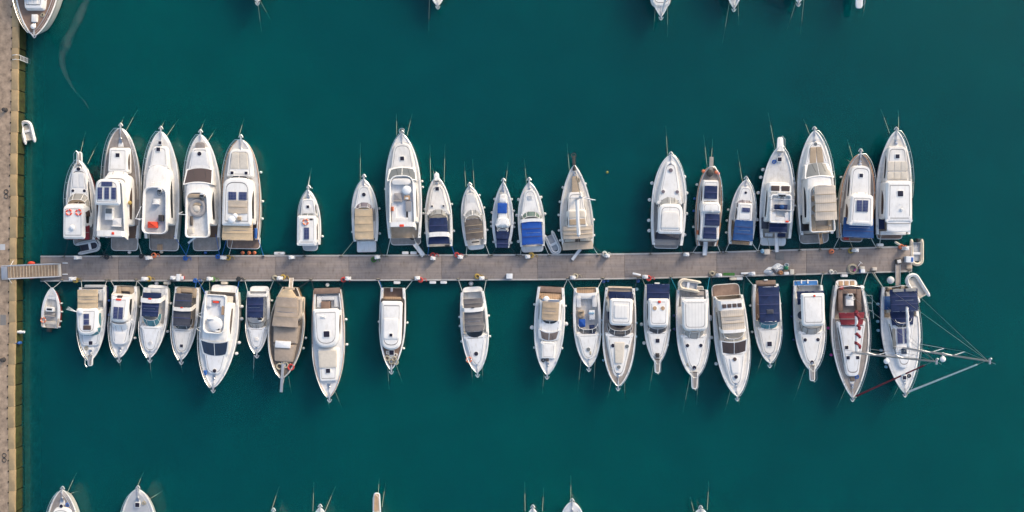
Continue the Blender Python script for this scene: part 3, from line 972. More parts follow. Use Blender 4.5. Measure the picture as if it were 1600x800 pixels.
    def helm(s, dx, y, z, m='gelcoat', w=14):
        f = s.f(y, z); x = s.sg * s.m(dx, z); hw = s.m(w, z) / 2
        mb = MB(); slab(mb, quad_poly(f, f + .55, hw, hw * .9, .08, .2, x), z - .8, z, .06, .05, 0, 0, 0, (-.15, .1))
        o = s.add(mb, 'helm_console', [m])
        wm = MB(); torus(wm, (x, f - .12, z - .05), .2, .02, 16, 6)
        tube(wm, [(x - .19, f - .12, z - .05), (x + .19, f - .12, z - .05)], .015, 5); tube(wm, [(x, f - .12, z - .05), (x, f + .1, z - .15)], .03, 5)
        s.add(wm, 'steering_wheel', ['rubber_black'], o)
        dm = MB(); box(dm, x - hw * .7, x + hw * .7, f + .1, f + .3, z - .03, z + .02, 0, .01)
        s.add(dm, 'instrument_panel', ['glass_dark'], o)
        return o
    def arch(s, y, w, z0, z1, dep=.4, m='gelcoat', th=.1, lean=.3):
        f = s.f(y, z1); hw = s.m(w, z1) / 2; mb = MB()
        pts = [(-hw - .06, f - lean, z0), (-hw, f, z1 - .35), (-hw * .86, f + .05, z1 - .06), (-hw * .5, f + .08, z1), (0, f + .1, z1 + .02), (hw * .5, f + .08, z1), (hw * .86, f + .05, z1 - .06), (hw, f, z1 - .35), (hw + .06, f - lean, z0)]
        rr = []
        for i, p in enumerate(pts):
            q = Vector(pts[min(i + 1, len(pts) - 1)]) - Vector(pts[max(i - 1, 0)])
            nrm = Vector((-q.z, 0, q.x)).normalized() * th / 2
            P = Vector(p)
            rr.append([mb.vert(*(P + nrm + Vector((0, -dep / 2, 0)))), mb.vert(*(P + nrm + Vector((0, dep / 2, 0)))), mb.vert(*(P - nrm + Vector((0, dep / 2, 0)))), mb.vert(*(P - nrm + Vector((0, -dep / 2, 0))))])
        for a, b in zip(rr, rr[1:]): mb.bridge(a, b)
        mb.face(rr[0][::-1]); mb.face(rr[-1])
        return s.add(mb, 'radar_arch', [m])
    def dome(s, dx, y, z, r=.32, m='white_paint', name='radar_dome', flat=.6):
        mb = MB(); c = (s.sg * s.m(dx, z), s.f(y, z), z + r * flat + .06)
        ball(mb, c, r, r, r * flat); lathe(mb, (c[0], c[1], z - .05), [(r * .5, 0), (r * .35, .14)], 12)
        return s.add(mb, name, [m])
    def mast(s, dx, y, z, h, r=.025, lean=(0, 0), m='white_paint', name='antenna'):
        mb = MB(); x, f = s.sg * s.m(dx, z), s.f(y, z)
        tube(mb, [(x, f, z - .05), (x + lean[0], f + lean[1], z + h)], r, 6, r1=r * .5)
        lathe(mb, (x, f, z - .05), [(r * 2.2, 0), (r * 2, .12)], 8)
        return s.add(mb, name, [m])
    def rail(s, u0=.3, h=.62, u1=.985, ins=.07, gap=1.5, m='steel', mid=True, bow=True, r=.028):
        mb = MB(); L = s.L
        n = max(6, int((u1 - u0) * L / .55)); n1 = n
        side = []
        for i in range(n + 1):
            u = u0 + (u1 - u0) * i / n; f = u * L
            b = max(.03, s.hb(f) - ins)
            hh = h * min(1, .55 + 1.6 * i / n)
            side.append((b, f, s.zg(f), hh))
        fl = lambda h_: .0
        top = [(b, f + .05, z + hh) for b, f, z, hh in side]
        if bow:
            full = top + [(-x, y, z) for x, y, z in reversed(top)]
            tube(mb, full, r, 5)
        else:
            tube(mb, top, r, 5); tube(mb, [(-x, y, z) for x, y, z in top], r, 5)
        step = max(1, round(gap / ((u1 - u0) * L / n)))
        for i in range(0, n + 1, step):
            b, f, z, hh = side[i]
            for sd in (-1, 1): tube(mb, [(sd * b, f, z - .05), (sd * b, f + .05, z + hh)], r * .8, 5)
        if mid:
            for sd in (-1, 1): tube(mb, [(sd * b, f + .03, z + hh * .5) for b, f, z, hh in side], r * .45, 4)
        return s.add(mb, 'guard_rail', [m])
    def pul(s, y, w=9, m='gelcoat', fill='teak_grey', u=.95, rail=True):
        z = s.zb + .02; f1 = s.f(y, z); f0 = s.L * .93; hw = s.m(w, z) / 2
        mb = MB(); po = quad_poly(f0, f1, hw * 1.25, hw, .02, hw * .9)
        slab(mb, po, z - .1, z + .03, 0, .03); slab(mb, inset(po, .1), z + .03, z + .04, 0, .004, 0, 1)
        o = s.add(mb, 'bow_pulpit', [m, fill])
        if rail:
            r = MB(); tube(r, [(-hw * 1.2, f0 - .3, z), (-hw, f0 + .1, z + .65), (-hw * .95, f1 - hw, z + .7), (0, f1 + .03, z + .72), (hw * .95, f1 - hw, z + .7), (hw, f0 + .1, z + .65), (hw * 1.2, f0 - .3, z)], .025, 5)
            s.add(r, 'pulpit_rail', ['steel'], o)
        return o
    def gear(s, anchor=True, cleats=True, roller=.45):
        """windlass, anchor, chain and cleats"""
        z = s.zd(s.L * .9) + .06; f = s.L * .905
        mb = MB(); lathe(mb, (0, f, z - .02), [(.14, 0), (.13, .08), (.08, .12), (.11, .2), (.1, .24)], 12)
        box(mb, -.16, .16, f - .42, f - .16, z - .02, z + .1, 0, .03)
        s.add(mb, 'windlass', ['steel'])
        cm = R.choice(['rope_white', 'rope_tan', 'rope_blue', 'rope_dark', 'rope_tan']); cb = MB()
        cx = R.choice([-1, 1]) * s.hb(s.L * .82) * .45; cf = s.L * R.uniform(.8, .85); cz = s.zd(cf) + .05
        for i in range(3): torus(cb, (cx + R.uniform(-.04, .04), cf + R.uniform(-.04, .04), cz + .04 * i), .2 - .03 * i, .035, 16, 5)
        tube(cb, [(cx + .2, cf, cz), (cx * .7, cf + .5, cz), (cx * .2, cf + .8, cz + .02)], .025, 5); s.add(cb, 'rope_coil', [cm])
        lk = MB(); lf = s.L * .855; lw = min(.3, s.hb(lf) * .4); slab(lk, quad_poly(lf - .3, lf + .2, lw, lw * .8, .05, .08), s.zd(lf) + .02, s.zd(lf) + .075, 0, .02); s.add(lk, 'anchor_locker_lid', ['gelcoat'])
        if anchor:
            a = MB(); zt = s.zb + .06; ft = s.L + roller
            tube(a, [(0, f + .1, z + .08), (0, ft - .3, zt), (0, ft, zt - .03)], .035, 5)
            box(a, -.09, .09, s.L * .95, ft - .15, zt - .14, zt - .05, 0, .02)
            pts = [(-.24, ft - .22, zt - .12), (-.1, ft + .02, zt - .16), (0, ft + .1, zt - .12), (.1, ft + .02, zt - .16), (.24, ft - .22, zt - .12)]
            tube(a, pts, .06, 6)
            s.add(a, 'anchor', ['alloy'])
        if cleats:
            for u in (.08, .55, .86):
                for sd in (-1, 1):
                    k = MB(); ff = u * s.L; x = sd * max(.1, s.hb(ff) - .06); zz = s.zg(ff)
                    tube(k, [(x, ff - .14, zz + .07), (x, ff + .14, zz + .07)], .022, 5); tube(k, [(x, ff - .05, zz - .01), (x, ff - .05, zz + .07)], .02, 5); tube(k, [(x, ff + .05, zz - .01), (x, ff + .05, zz + .07)], .02, 5)
                    s.add(k, 'cleat', ['steel'])
    def trim(s, m='varnish', u0=.0, u1=.985, w=.05):
        """toe rail along the deck edge"""
        for sd in (-1, 1):
            mb = MB(); tube(mb, [(sd * (max(.02, s.hb(u * s.L) - .03)), u * s.L, s.zg(u * s.L) + .03) for u in [u0 + (u1 - u0) * i / 26 for i in range(27)]], w, 5)
            s.add(mb, 'toe_rail', [m])
    def plank(s, p0, p1, w=6, z0=.95, z1=.95, m='white_paint', name='gangplank'):
        """boarding plank from boat to pier, given by its two photo ends"""
        a, b = at(p0[0], p0[1], z0), at(p1[0], p1[1], z1)
        inv = lambda P: (lambda v: (v.x * math.cos(-s.rz) - v.y * math.sin(-s.rz), v.x * math.sin(-s.rz) + v.y * math.cos(-s.rz)))(Vector((P.x - s.a.x, P.y - s.a.y)))
        A, Bq = Vector(inv(a)), Vector(inv(b)); dd = (Bq - A).normalized(); nn = Vector((-dd.y, dd.x)) * s.m(w, 1) / 2
        mb = MB()
        def zat(x, y): return z0 + (z1 - z0) * max(0, min(1, (Vector((x, y)) - A).dot(dd) / (Bq - A).length))
        v0 = [(A - nn), (A + nn), (Bq + nn), (Bq - nn)]
        po = rpoly([(v.x, v.y, .08) for v in (v0 if (nn.x * dd.y - nn.y * dd.x) < 0 else v0[::-1])], 3)
        lo = [mb.vert(x, y, zat(x, y) - .06) for x, y in po]; hi = [mb.vert(x, y, zat(x, y)) for x, y in po]
        mb.face(lo[::-1]); mb.face(hi); mb.bridge(lo, hi)
        for sd in (-1, 1):
            e = [(A + nn * sd * .9), (Bq + nn * sd * .9)]
            tube(mb, [(e[0].x, e[0].y, z0 + .03), (e[1].x, e[1].y, z1 + .03)], .03, 5, 1)
        return s.add(mb, name, [m, 'alloy'], smooth=False)
    def fend(s, spec, m='white_rubber', rr=.135, ln=.5, name='white'):
        """fenders hung over the side: (photo side 'L' or 'R', photo row)"""
        FLIST.append((s, spec, m, rr, ln, name))
    def stern_lines(s, L): 
        for i, (bx, px, col) in enumerate(L): LINES.append((s, 'stern', bx, px, col))
    def bow_lines(s, L):
        for e in L: LINES.append((s, 'bow', e, None, 'rope_tan' if len(e) < 5 else e[4]))
    def ring(s, px, py, z, label, m='life_red', r=.36):
        zr = s.zg(s.f(py, z)) + .1; z = zr + (z - zr) * LOW if z > zr else z
        P = at(px, py, z); mb = MB()
        torus(mb, (0, 0, .06), r * .78, r * .22, 24, 8, lambda i: 1 if i % 6 == 0 else 0)
        o = mb.build('life_ring', [m, 'white_paint']); o.location = (P.x, P.y, z)
        tag(o, label, 'life ring'); return o
FLIST = []

def dinghy(px, py, ang, L, Wd, label, tubem='grey_rubber', floor='nonskid_grey', z=0.0, zt=.34, name='inflatable_dinghy', engine=False, r=.2, open_=True, seat=True, tip=(0,0), closed=False):
    """inflatable: local +y is its bow; L, Wd in metres; ang in degrees from image-up, clockwise"""
    P = at(px, py, z + .3)
    o = tag(empty(name, (P.x, P.y, z), -rad(ang)), label, 'dinghy')
    hw = Wd / 2 - r; l0, l1 = -L / 2 + r, L / 2 - r
    pts = [(-hw, l0 - .12, zt)] + [(-hw, l0 + (l1 - hw - l0) * i / 4, zt) for i in range(5)]
    pts += [(-hw * math.cos(a), l1 - hw + hw * math.sin(a) * 1.0, zt + .1 * math.sin(a)) for a in [math.pi * k / 10 for k in range(1, 10)]]
    pts += [(hw, l1 - hw - (l1 - hw - l0) * i / 4, zt) for i in range(5)] + [(hw, l0 - .12, zt)]
    mb = MB(); tube(mb, pts, r, 10)
    for sd in (-1, 1): tube(mb, [(sd * hw, l0 - .12, zt), (sd * hw, l0 - .38, zt + .02)], r, 10, r1=r * .45)
    mb.build('tube', [tubem], o)
    fl = MB(); slab(fl, rpoly([(-hw, l0, .05), (hw, l0, .05), (hw, l1 - hw * .6, hw * .8), (-hw, l1 - hw * .6, hw * .8)], 4), zt - .2, zt - .1, 0, .02)
    box(fl, -hw, hw, l0 - .02, l0 + .05, zt - .25, zt + .12, 0, .02)
    fl.build('floor', [floor], o)
    if seat:
        sm_ = MB(); box(sm_, -hw - .03, hw + .03, -.14, .14, zt + .03, zt + .08, 0, .02); sm_.build('thwart', ['white_paint'], o)
    if engine:
        e = MB(); box(e, -.15, .15, l0 - .42, l0 - .08, zt + .1, zt + .5, 0, .08); tube(e, [(0, l0 - .2, zt + .1), (0, l0 - .25, -.35)], .07, 6); tube(e, [(0, l0 - .1, zt + .4), (.12, l0 + .5, zt + .42)], .025, 5)
        e.build('outboard_motor', ['rubber_black'], o)
    rp_ = MB(); tube(rp_, [(x * 1.0, y, zz + r * .98) for x, y, zz in pts[1:-1]], .018, 5); rp_.build('grab_line', ['rope_dark'], o)
    return o

# ------------------------------------------------------------------ boats north of the pier, bows away from it
b = Boat('motor_yacht', 'the yacht with twin life rings', 'white flybridge boat with two red life rings on its roof and burgundy canvas', 'motor yacht',
         (124, 250), (127, 374), 47, 1.2, 1.75, hull=('gelcoat', 'burgundy_hull', 'burgundy_hull'), deck='gelcoat_cream', floor='teak_grey', ck=350, p=2.2, q=.8)
b.pul(237, 8); b.gear(False); b.rail(.3, .7); b.plat(384, 36)
b.cab(340, 262, 36, 20, 1.3, 1.95, ra=.3, taper=.15, win=True)
b.pad(293, 270, 19, 18, 2.03, 'cushion_white', 2); b.hat(0, 264, 6.5, 2.0); b.hat(-9, 298, 5, 1.98); b.hat(9, 298, 5, 1.98)
b.scr(322, 301, 35, 1.95, 2.7, 'screen_pale', 3, dash='cushion_tan')
b.scr(338, 314, 36, 1.9, 3.1, 'glass_brown', 4, .92)
b.cab(352, 318, 31, 31, 1.3, 3.2, 'gelcoat', win='glass_dark', rf=.6)
b.cab(371, 322, 31, 30, 3.35, 3.75, 'gelcoat', ra=.3, rf=.5, name='hardtop', crown=.1)
b.can(374, 352, 36, 36, 2.55, .2, 'burgundy_canvas', 2)
for x in (108, 123): b.ring(x, 332, 3.8, 'one of two red life rings on one white roof, ' + ('nearer' if x == 108 else 'farther from') + ' the quay')
b.dome(0, 355, 3.8, .28); b.mast(-4, 362, 3.75, .9); b.mast(3, 358, 3.75, .5)
b.stern_lines([(108, 100, 'rope_dark'), (150, 165, 'rope_dark')]); b.bow_lines([(124, 248, 131, 216), (137, 256, 149, 231)])
dinghy(141, 385, 78, 2.5, 1.45, 'grey inflatable dinghy slung across the stern of the yacht with twin life rings', 'grey_rubber', 'charcoal_canvas', .35, engine=False)

b = Boat('motor_yacht', 'the yacht with four roof solar panels', 'big teak-decked yacht with four dark solar panels on its white flybridge roof', 'motor yacht',
         (188, 200), (190, 372), 58, 1.15, 2.0, hull=('gelcoat', 'dark_trim', 'gelcoat', 'teak_grey'), deck='teak_grey', floor='teak_brown', ck=352, p=2.5, q=.64)
b.trim('alloy', w=.04); b.rail(.35, .75); b.gear(); b.plat(392, 42, 'teak_grey')
b.cab(268, 231, 31, 28, 1.8, 2.75, win='glass_brown', ra=.3, rf=.35, mt='gelcoat', tilt=(.1, -.1)); b.hat(0, 242, 6.5, 2.82, False)
b.scr(300, 264, 40, 2.7, 3.35, 'gelcoat_cream', 2, .86, 3)
b.cab(350, 272, 42, 38, 1.6, 3.5, 'gelcoat', win='glass_brown', rf=1.0)
b.tub(370, 279, 46, 34, 3.45, 4.9, .75, .12, fl='nonskid_grey', rf=.8)
b.cab(317, 280, 37, 33, 6.0, 6.2, ra=.3, rf=.8, name='hardtop', crown=.06, bev=.06)
for dx, y0, y1, w in ((0, 282, 289.5, 18), (-11, 291, 310, 8), (0, 291, 310, 8), (11, 291, 310, 8)): b.sol(dx, y0, y1, w, 6.34)
mb = MB()
for dx in (-14, 14):
    for y in (285, 315): tube(mb, [(b.m(dx, 4.5), b.f(y, 4.2), 4.8), (b.m(dx, 4.9), b.f(y, 4.95), 6.02)], .05, 6)
b.add(mb, 'hardtop_post', ['white_paint'])
b.box(-4, 324, 343, 12, 4.0, 4.8, 'gelcoat', 'wet_bar'); b.box(-4, 325, 333, 10, 4.8, 4.84, 'glass_grey', 'bar_top', .01)
b.seat(8, 340, 352, 14, 4.1, 4.6); b.helm(-6, 312, 5.0)
b.arch(365, 44, 3.9, 5.3, .6); b.box(6, 362, 366, 4, 5.35, 5.45, 'life_red', 'folded_flag', .03)
b.dome(24, 316, 3.5, .22, 'hose_yellow', 'rolled_buoy', .8)
b.stern_lines([(176, 160, 'rope_dark'), (212, 222, 'rope_white')]); b.bow_lines([(188, 198, 192, 186), (196, 206, 210, 180)])

b = Boat('motor_yacht', 'the yacht with a red raft', 'large white flybridge yacht with an orange-red raft case on its flybridge', 'motor yacht',
         (251, 205), (251, 373), 56, 1.35, 2.1, hull=('gelcoat', 'dark_trim'), deck='gelcoat', floor='teak_grey', ck=348, p=2.3, q=.72)
b.rail(.3, .75); b.gear(); b.plat(392, 46, 'teak_grey')
b.cab(262, 229, 29, 20, 1.9, 2.5, ra=.2, rf=.5, tilt=(.15, -.1)); b.hat(0, 223, 5, 2.25, False); b.hat(-1, 233, 6, 2.6, False)
b.cab(349, 258, 44, 33, 1.6, 3.1, 'gelcoat', win=True, rf=1.3, crown=.15, tilt=(.3, -.25))
b.tub(365, 291, 39, 36, 3.2, 4.0, .62, .12, fl='nonskid_grey', ra=.7, rf=.9)
b.dome(2, 316, 3.5, .28, 'cushion_white', 'round_table', .5); b.helm(8, 300, 4.1, w=9); b.seat(2, 310, 317, 10, 3.4, 3.75)
b.box(-3, 346, 356, 15, 3.4, 3.95, 'life_red', 'raft_case', .1); b.box(10, 335, 345, 7, 3.4, 4.0, 'dark_trim', 'cool_box')
b.mast(-4, 285, 3.5, .8); b.mast(6, 283, 3.5, .6)
mb = MB()
for y in (322, 344): tube(mb, [(-b.m(21, 4), b.f(y, 4), 3.9), (-b.m(28, 4.1), b.f(342, 4.1), 4.2)], .035, 6)
tube(mb, [(-b.m(29, 4.1), b.f(342, 4.1), 4.2), (-b.m(18, 4.1), b.f(342, 4.1), 4.2)], .035, 6)
b.add(mb, 'davit', ['white_paint'])
b.box(-6, 382, 391, 8, .42, .5, 'teak_gold', 'boarding_step', .02)
b.stern_lines([(235, 236, 'rope_dark'), (272, 292, 'rope_blue')]); b.bow_lines([(250, 203, 256, 191), (261, 212, 274, 193)])

b = Boat('motor_yacht', 'the yacht with a round grey seat', 'sleek white flybridge yacht with black windscreen and round grey flybridge seat', 'motor yacht',
         (313, 210), (318, 371), 56, 1.35, 2.1, hull=('gelcoat', 'dark_trim'), deck='gelcoat', floor='teak_brown', ck=350, p=2.3, q=.74)
b.rail(.3, .75); b.gear(); b.plat(392, 43, 'teak_grey')
b.box(0, 222, 234, 15, 2.1, 2.26, 'teak_grey', 'anchor_deck', .02, 0, .4)
b.cab(268, 231, 38, 22, 1.9, 2.45, ra=.3, rf=.5, tilt=(.15, -.1)); b.pad(260, 236, 29, 21, 2.56, 'cushion_white', 1); b.hat(0, 240, 7, 2.6)
b.pane(283, 262.5, 42, 38, 3.55, 2.6, 'glass_brown', 0, .22)
b.cab(350, 281, 43, 36, 1.6, 3.5, 'gelcoat', win=True, rf=1.0, crown=.12)
b.tub(371, 299, 38, 33, 3.45, 4.2, .62, .12, fl='nonskid', ra=.5, rf=.8)
b.box(-1, 302, 308, 28, 3.7, 4.15, 'cushion_tan', 'dash_cover', .05)
mb = MB(); torus(mb, (0, b.f(324, 3.9), 3.75), .72, .24, 22, 8, sy=1.1); b.add(mb, 'round_settee', ['cushion_grey'])
b.dome(-2, 325, 3.55, .42, 'cushion', 'table', .4); b.seat(-3, 316, 321, 17, 3.5, 3.9, 'cushion_tan', None); b.helm(9, 308, 4.3, w=9)
b.box(-10, 337, 352, 4, 3.6, 3.95, 'taupe_canvas', 'rolled_cover', .1); b.box(-11, 356, 364, 8, 3.6, 4.0, 'cushion', 'wet_bar')
b.box(2, 300, 371, 1, 3.3, 3.4, 'gelcoat', 'keelson')
mb = MB(); tube(mb, [(b.m(-24, 4), b.f(330, 4), 3.6), (-b.m(29, 4), b.f(334, 4), 4.2), (-b.m(16, 4), b.f(335, 4), 4.2)], .035, 6); b.add(mb, 'davit', ['white_paint'])
b.plank((309, 368), (294, 380), 3, 1.6, 1.2, 'white_paint', 'folded_gangplank')
b.stern_lines([(300, 290, 'rope_blue'), (337, 343, 'rope_blue')]); b.bow_lines([(312, 208, 318, 192), (324, 222, 334, 206)])

b = Boat('motor_yacht', 'the yacht with twin blue roof panels', 'broad white yacht with two blue roof panels and a tan stern awning', 'motor yacht',
         (376, 218), (376.5, 374), 59, 1.35, 2.1, hull=('gelcoat', 'dark_trim', 'gelcoat', 'dark_trim'), deck='nonskid', floor='teak_brown', ck=345, p=2.5, q=.62)
b.trim('varnish', w=.045); b.rail(.32, .75); b.gear(); b.plat(389, 52, 'teak_brown')
b.cab(275, 234, 40, 30, 1.9, 2.55, ra=.3, rf=.6, tilt=(.1, -.1)); b.pad(264, 238, 29, 24, 2.66, 'cushion', 2); b.hat(-11, 270, 5, 2.66, False); b.hat(11, 270, 5, 2.66, False)
b.scr(300, 273, 41, 2.5, 3.3, 'glass_dark', 2, .92, 2.6)
b.cab(348, 277, 45, 40, 1.6, 3.4, 'gelcoat', win=True, rf=1.2, crown=.1)
b.cab(350, 279, 43, 40, 3.5, 3.7, 'gelcoat', rf=1.2, name='hardtop')
b.sol(-6.5, 299, 312, 13, 3.82); b.sol(10, 299, 312, 13, 3.82)
b.can(333, 313, 30, 30, 3.95, .12, 'sand_canvas', 2, 2, legs=False)
b.dome(-6, 343, 3.85, .4); b.dome(-1, 337, 3.85, .28); b.box(5, 338, 344, 6, 3.8, 4.0, 'cushion_tan', 'folded_cover'); b.mast(-14, 348, 3.8, .6)
b.can(375, 344, 48, 46, 3.4, .2, 'tan_canvas', 3)
b.box(24, 356, 372, 4, 1.5, 1.9, 'blue_plastic', 'covered_crate', .1)
b.stern_lines([(355, 346, 'rope_blue'), (402, 412, 'rope_blue'), (365, 357, 'rope_white')]); b.bow_lines([(373, 214, 379, 193)])
b.fend([('R', 269), ('R', 314), ('R', 341)])

b = Boat('motor_boat', 'the small boat with one roof ring', 'small white cabin boat with one orange life ring and one solar panel', 'motor boat',
         (482, 297), (483, 382), 36, .95, 1.4, hull=('gelcoat', 'navy_hull'), deck='gelcoat', floor='nonskid_grey', ck=375, ws=.92, p=2.0, q=.8)
b.rail(.45, .6); b.gear(); b.plat(392, 24, 'nonskid_grey')
b.cab(336, 311, 24, 18, 1.05, 1.7, rf=.4, win=True); b.hat(0, 323, 4.6, 1.77, False)
b.scr(345, 333, 26, 1.65, 2.35, 'glass_grey', 2, .9, 3)
b.cab(378, 341, 28, 26, 1.0, 2.35, rf=.3, win='glass_brown'); b.cab(381.5, 338.5, 27, 26, 2.4, 2.55, ra=.12, rf=.25, name='hardtop')
b.ring(477.5, 347, 2.62, 'orange life ring lying on the roof of the small boat with one solar panel', 'orange')
b.sol(0, 355, 374, 8.5, 2.68); b.box(7, 341, 344, 5, 2.5, 2.6, 'dark_trim', 'roof_hatch', .02)
b.mast(6, 294, 1.5, .6); b.stern_lines([(470, 476, 'rope_dark')]); b.bow_lines([(481, 296, 485, 271, 'rope_white'), (479, 300, 484, 276, 'rope_white')]); b.fend([('R', 369)])

b = Boat('motor_boat', 'the boat with a plain tan canopy', 'white motor boat under a plain tan canopy with round bow hatch', 'motor boat',
         (568.5, 280), (571, 377), 41, 1.05, 1.5, deck='gelcoat', floor='nonskid', ck=325, p=2.2, q=.8)
b.rail(.38, .6); b.gear(); b.plat(394, 30, 'gelcoat_cool', r=.2)
b.cab(325, 290, 30, 14, 1.15, 1.62, 'gelcoat', rf=.6, tilt=(.1, -.05)); b.hat(0, 304, 6.5, 1.74)
b.scr(333, 314, 30, 1.6, 2.15, 'glass_violet', 3, .88, 2.3, dash='cushion_tan')
b.can(374, 326, 30, 27, 2.5, .22, 'tan_canvas', 4); b.bench(372, 345, 32, 1.05)
b.stern_lines([(556, 533, 'rope_tan'), (585, 597, 'rope_dark')]); b.bow_lines([(563, 282, 563, 238)]); b.fend([('R', 326), ('R', 365), ('L', 362)])

b = Boat('motor_yacht', 'the tallest yacht mid-pier', 'largest white flybridge yacht mid-pier with open flybridge and angled gangplank', 'motor yacht',
         (628, 209), (632, 372), 56, 1.5, 2.3, hull=('gelcoat', 'gelcoat_cream'), deck='gelcoat', floor='teak_pale', ck=347, p=2.3, q=.76)
b.rail(.2, .75); b.gear(roller=.3); b.plat(383, 48, 'teak_grey')
mb = MB(); torus(mb, (0, b.L + .3, 2.45), .28, .05, 14, 6); b.add(mb, 'bow_ring', ['steel'])
b.cab(268, 224, 38, 24, 1.9, 2.5, 'gelcoat_cream', ra=.3, rf=.9, tilt=(.1, -.1)); b.hat(0, 247.5, 6.5, 2.6, False)
b.pane(277, 262, 43, 38, 3.5, 2.75, 'glass_grey', 1, .22)
b.cab(346, 276, 43, 40, 1.6, 3.4, win=True, rf=.9)
b.tub(354, 273, 40, 37, 3.4, 4.15, .65, .12, fl='gelcoat_cool', ra=.5, rf=1.0)
b.box(0, 278, 288, 30, 3.55, 4.1, 'gelcoat_cream', 'fly_dash', .1, 0, .5)
b.seat(-6, 301, 313, 12, 3.5, 3.9, 'cushion_grey'); b.dome(8, 297, 3.7, .5, 'white_paint', 'radar_dome', .6); b.box(8, 305, 312, 9, 3.5, 4.05, 'teak_gold', 'helm_table'); b.box(8, 308, 311, 5, 4.05, 4.09, 'gelcoat', 'chart_case', .02)
b.bench(347, 315, 33, 3.85, 'cushion_white'); b.box(10, 314, 330, 9, 3.55, 3.95, 'cushion_grey', 'sun_lounge'); b.box(10, 330, 342, 8, 3.52, 3.75, 'dark_trim', 'stair_well')
b.box(-15, 322, 329, 4, 3.8, 4.15, 'orange', 'rolled_towel', .1); b.arch(351, 40, 3.4, 4.6, .5); b.box(0, 350, 354, 7, 4.62, 4.7, 'life_red', 'folded_flag', .03)
mb = MB(); torus(mb, (b.m(11, 1), b.f(370, .9), .55), .28, .08, 16, 6); b.add(mb, 'rubber_ring', ['rubber_black'])
b.plank((648, 381), (662, 400), 7, .95, .75, 'gelcoat_cool')
b.stern_lines([(611, 604, 'rope_white'), (656, 664, 'rope_dark'), (645, 657, 'rope_white')]); b.bow_lines([(620, 212, 619.5, 186), (636, 212, 642, 186)])
b.fend([('L', 295), ('R', 284), ('R', 293), ('R', 334)])

b = Boat('motor_boat', 'the boat with a split navy canopy', 'white motor boat whose navy canopy is split by a white arch', 'motor boat',
         (682.5, 276), (687, 385), 42, 1.05, 1.6, deck='gelcoat_cream', floor='nonskid', ck=334, p=2.2, q=.82, ws=.92)
b.pul(270, 7, fill='gelcoat', rail=True); b.gear(False); b.rail(.4, .6)
b.cab(334, 289, 34, 16, 1.2, 1.65, 'gelcoat_cream', rf=.8, tilt=(.12, -.05)); b.hat(0, 295, 6, 1.72, False); b.hat(-9, 322, 3.4, 1.84, False); b.hat(9, 322, 3.4, 1.84, False)
b.scr(345, 325, 31, 1.65, 2.25, 'screen_pale', 3, .9, 2.2, dash='cushion', frame='dark_trim')
b.can(364, 340, 30, 28, 2.55, .2, 'navy_canvas', 2); b.arch(367, 32, 1.2, 2.75, .5); b.can(381, 369, 34, 31, 2.35, .15, 'navy_canvas', 1, legs=False)
b.box(12, 383, 385, 8, 1.0, 1.1, 'dark_trim', 'ladder', .01)
b.stern_lines([(671, 668, 'rope_blue'), (704, 711, 'rope_blue')]); b.bow_lines([(673, 283, 672, 240), (679, 276, 677, 266), (694, 285, 695, 240)]); b.fend([('R', 319.5), ('R', 361.5), ('L', 326), ('L', 363)])

b = Boat('motor_boat', 'the boat with a brown-black canopy', 'small white motor boat covered by a brown-black cockpit cover', 'motor boat',
         (734, 290), (743.5, 383), 37, .95, 1.4, deck='gelcoat_cream', floor='nonskid', ck=338, p=2.2, q=.82, ws=.85)
b.gear(roller=.25); b.rail(.4, .55); b.plat(390, 26, 'gelcoat', r=.5)
b.cab(336, 297, 28, 12, 1.05, 1.5, 'gelcoat_cream', rf=.6, tilt=(.1, -.05)); b.box(0, 303, 317, 13, 1.4, 1.58, 'gelcoat_cream', 'deck_lid')
b.scr(346, 326, 28, 1.5, 2.1, 'screen_pale', 2, .9, 2.2, dash='cushion')
b.can(374, 341, 28, 27, 2.15, .2, 'taupe_canvas', 3); b.box(0, 377, 379, 12, 1.0, 1.15, 'dark_trim', 'ladder', .02)
b.stern_lines([(731, 728, 'rope_white'), (757, 765, 'rope_white')]); b.bow_lines([(728, 292, 726, 262), (741, 294, 739, 260)]); b.fend([('R', 326), ('R', 361), ('R', 306)])

b = Boat('motor_boat', 'the slim boat with a blue hatch cover', 'slim white double-ended boat with a bright blue hatch cover', 'motor boat',
         (786.5, 284), (785, 387), 33, .95, 1.5, deck='gelcoat_cool', floor='navy_canvas', ck=352, p=1.7, q=.95, ws=.6, sm=.42, hull=('gelcoat_cool', 'navy_hull'))
b.gear(roller=.3); b.rail(.55, .5)
b.cab(354, 304, 17, 9, 1.1, 1.85, rf=.3, win=True); b.box(-1, 317, 333, 15, 1.8, 2.02, 'blue_canvas', 'hatch_cover', .06, .05)
b.box(0, 308, 316, 10, 1.8, 1.98, 'cushion_white', 'fore_hatch', .05); b.cab(352, 340, 20, 14, 1.6, 2.15, 'gelcoat', name='sprayhood', rf=.6); b.scr(362, 350, 18, 1.4, 1.8, 'screen_pale', 2)
b.can(373, 361, 20, 20, 1.65, .15, 'navy_canvas', 1, legs=False); b.can(387, 374, 18, 19, 1.5, .12, 'navy_canvas', 2, legs=False)
b.seat(0, 358, 361, 12, 1.2, 1.5, 'cushion_white', None)
b.stern_lines([(778, 768, 'rope_dark'), (794, 808, 'rope_dark')]); b.bow_lines([(790, 288, 793, 262)])
b.fend([('L', 311), ('L', 332), ('L', 347), ('L', 353.5), ('L', 378), ('R', 311), ('R', 329), ('R', 348), ('R', 354), ('R', 379)])

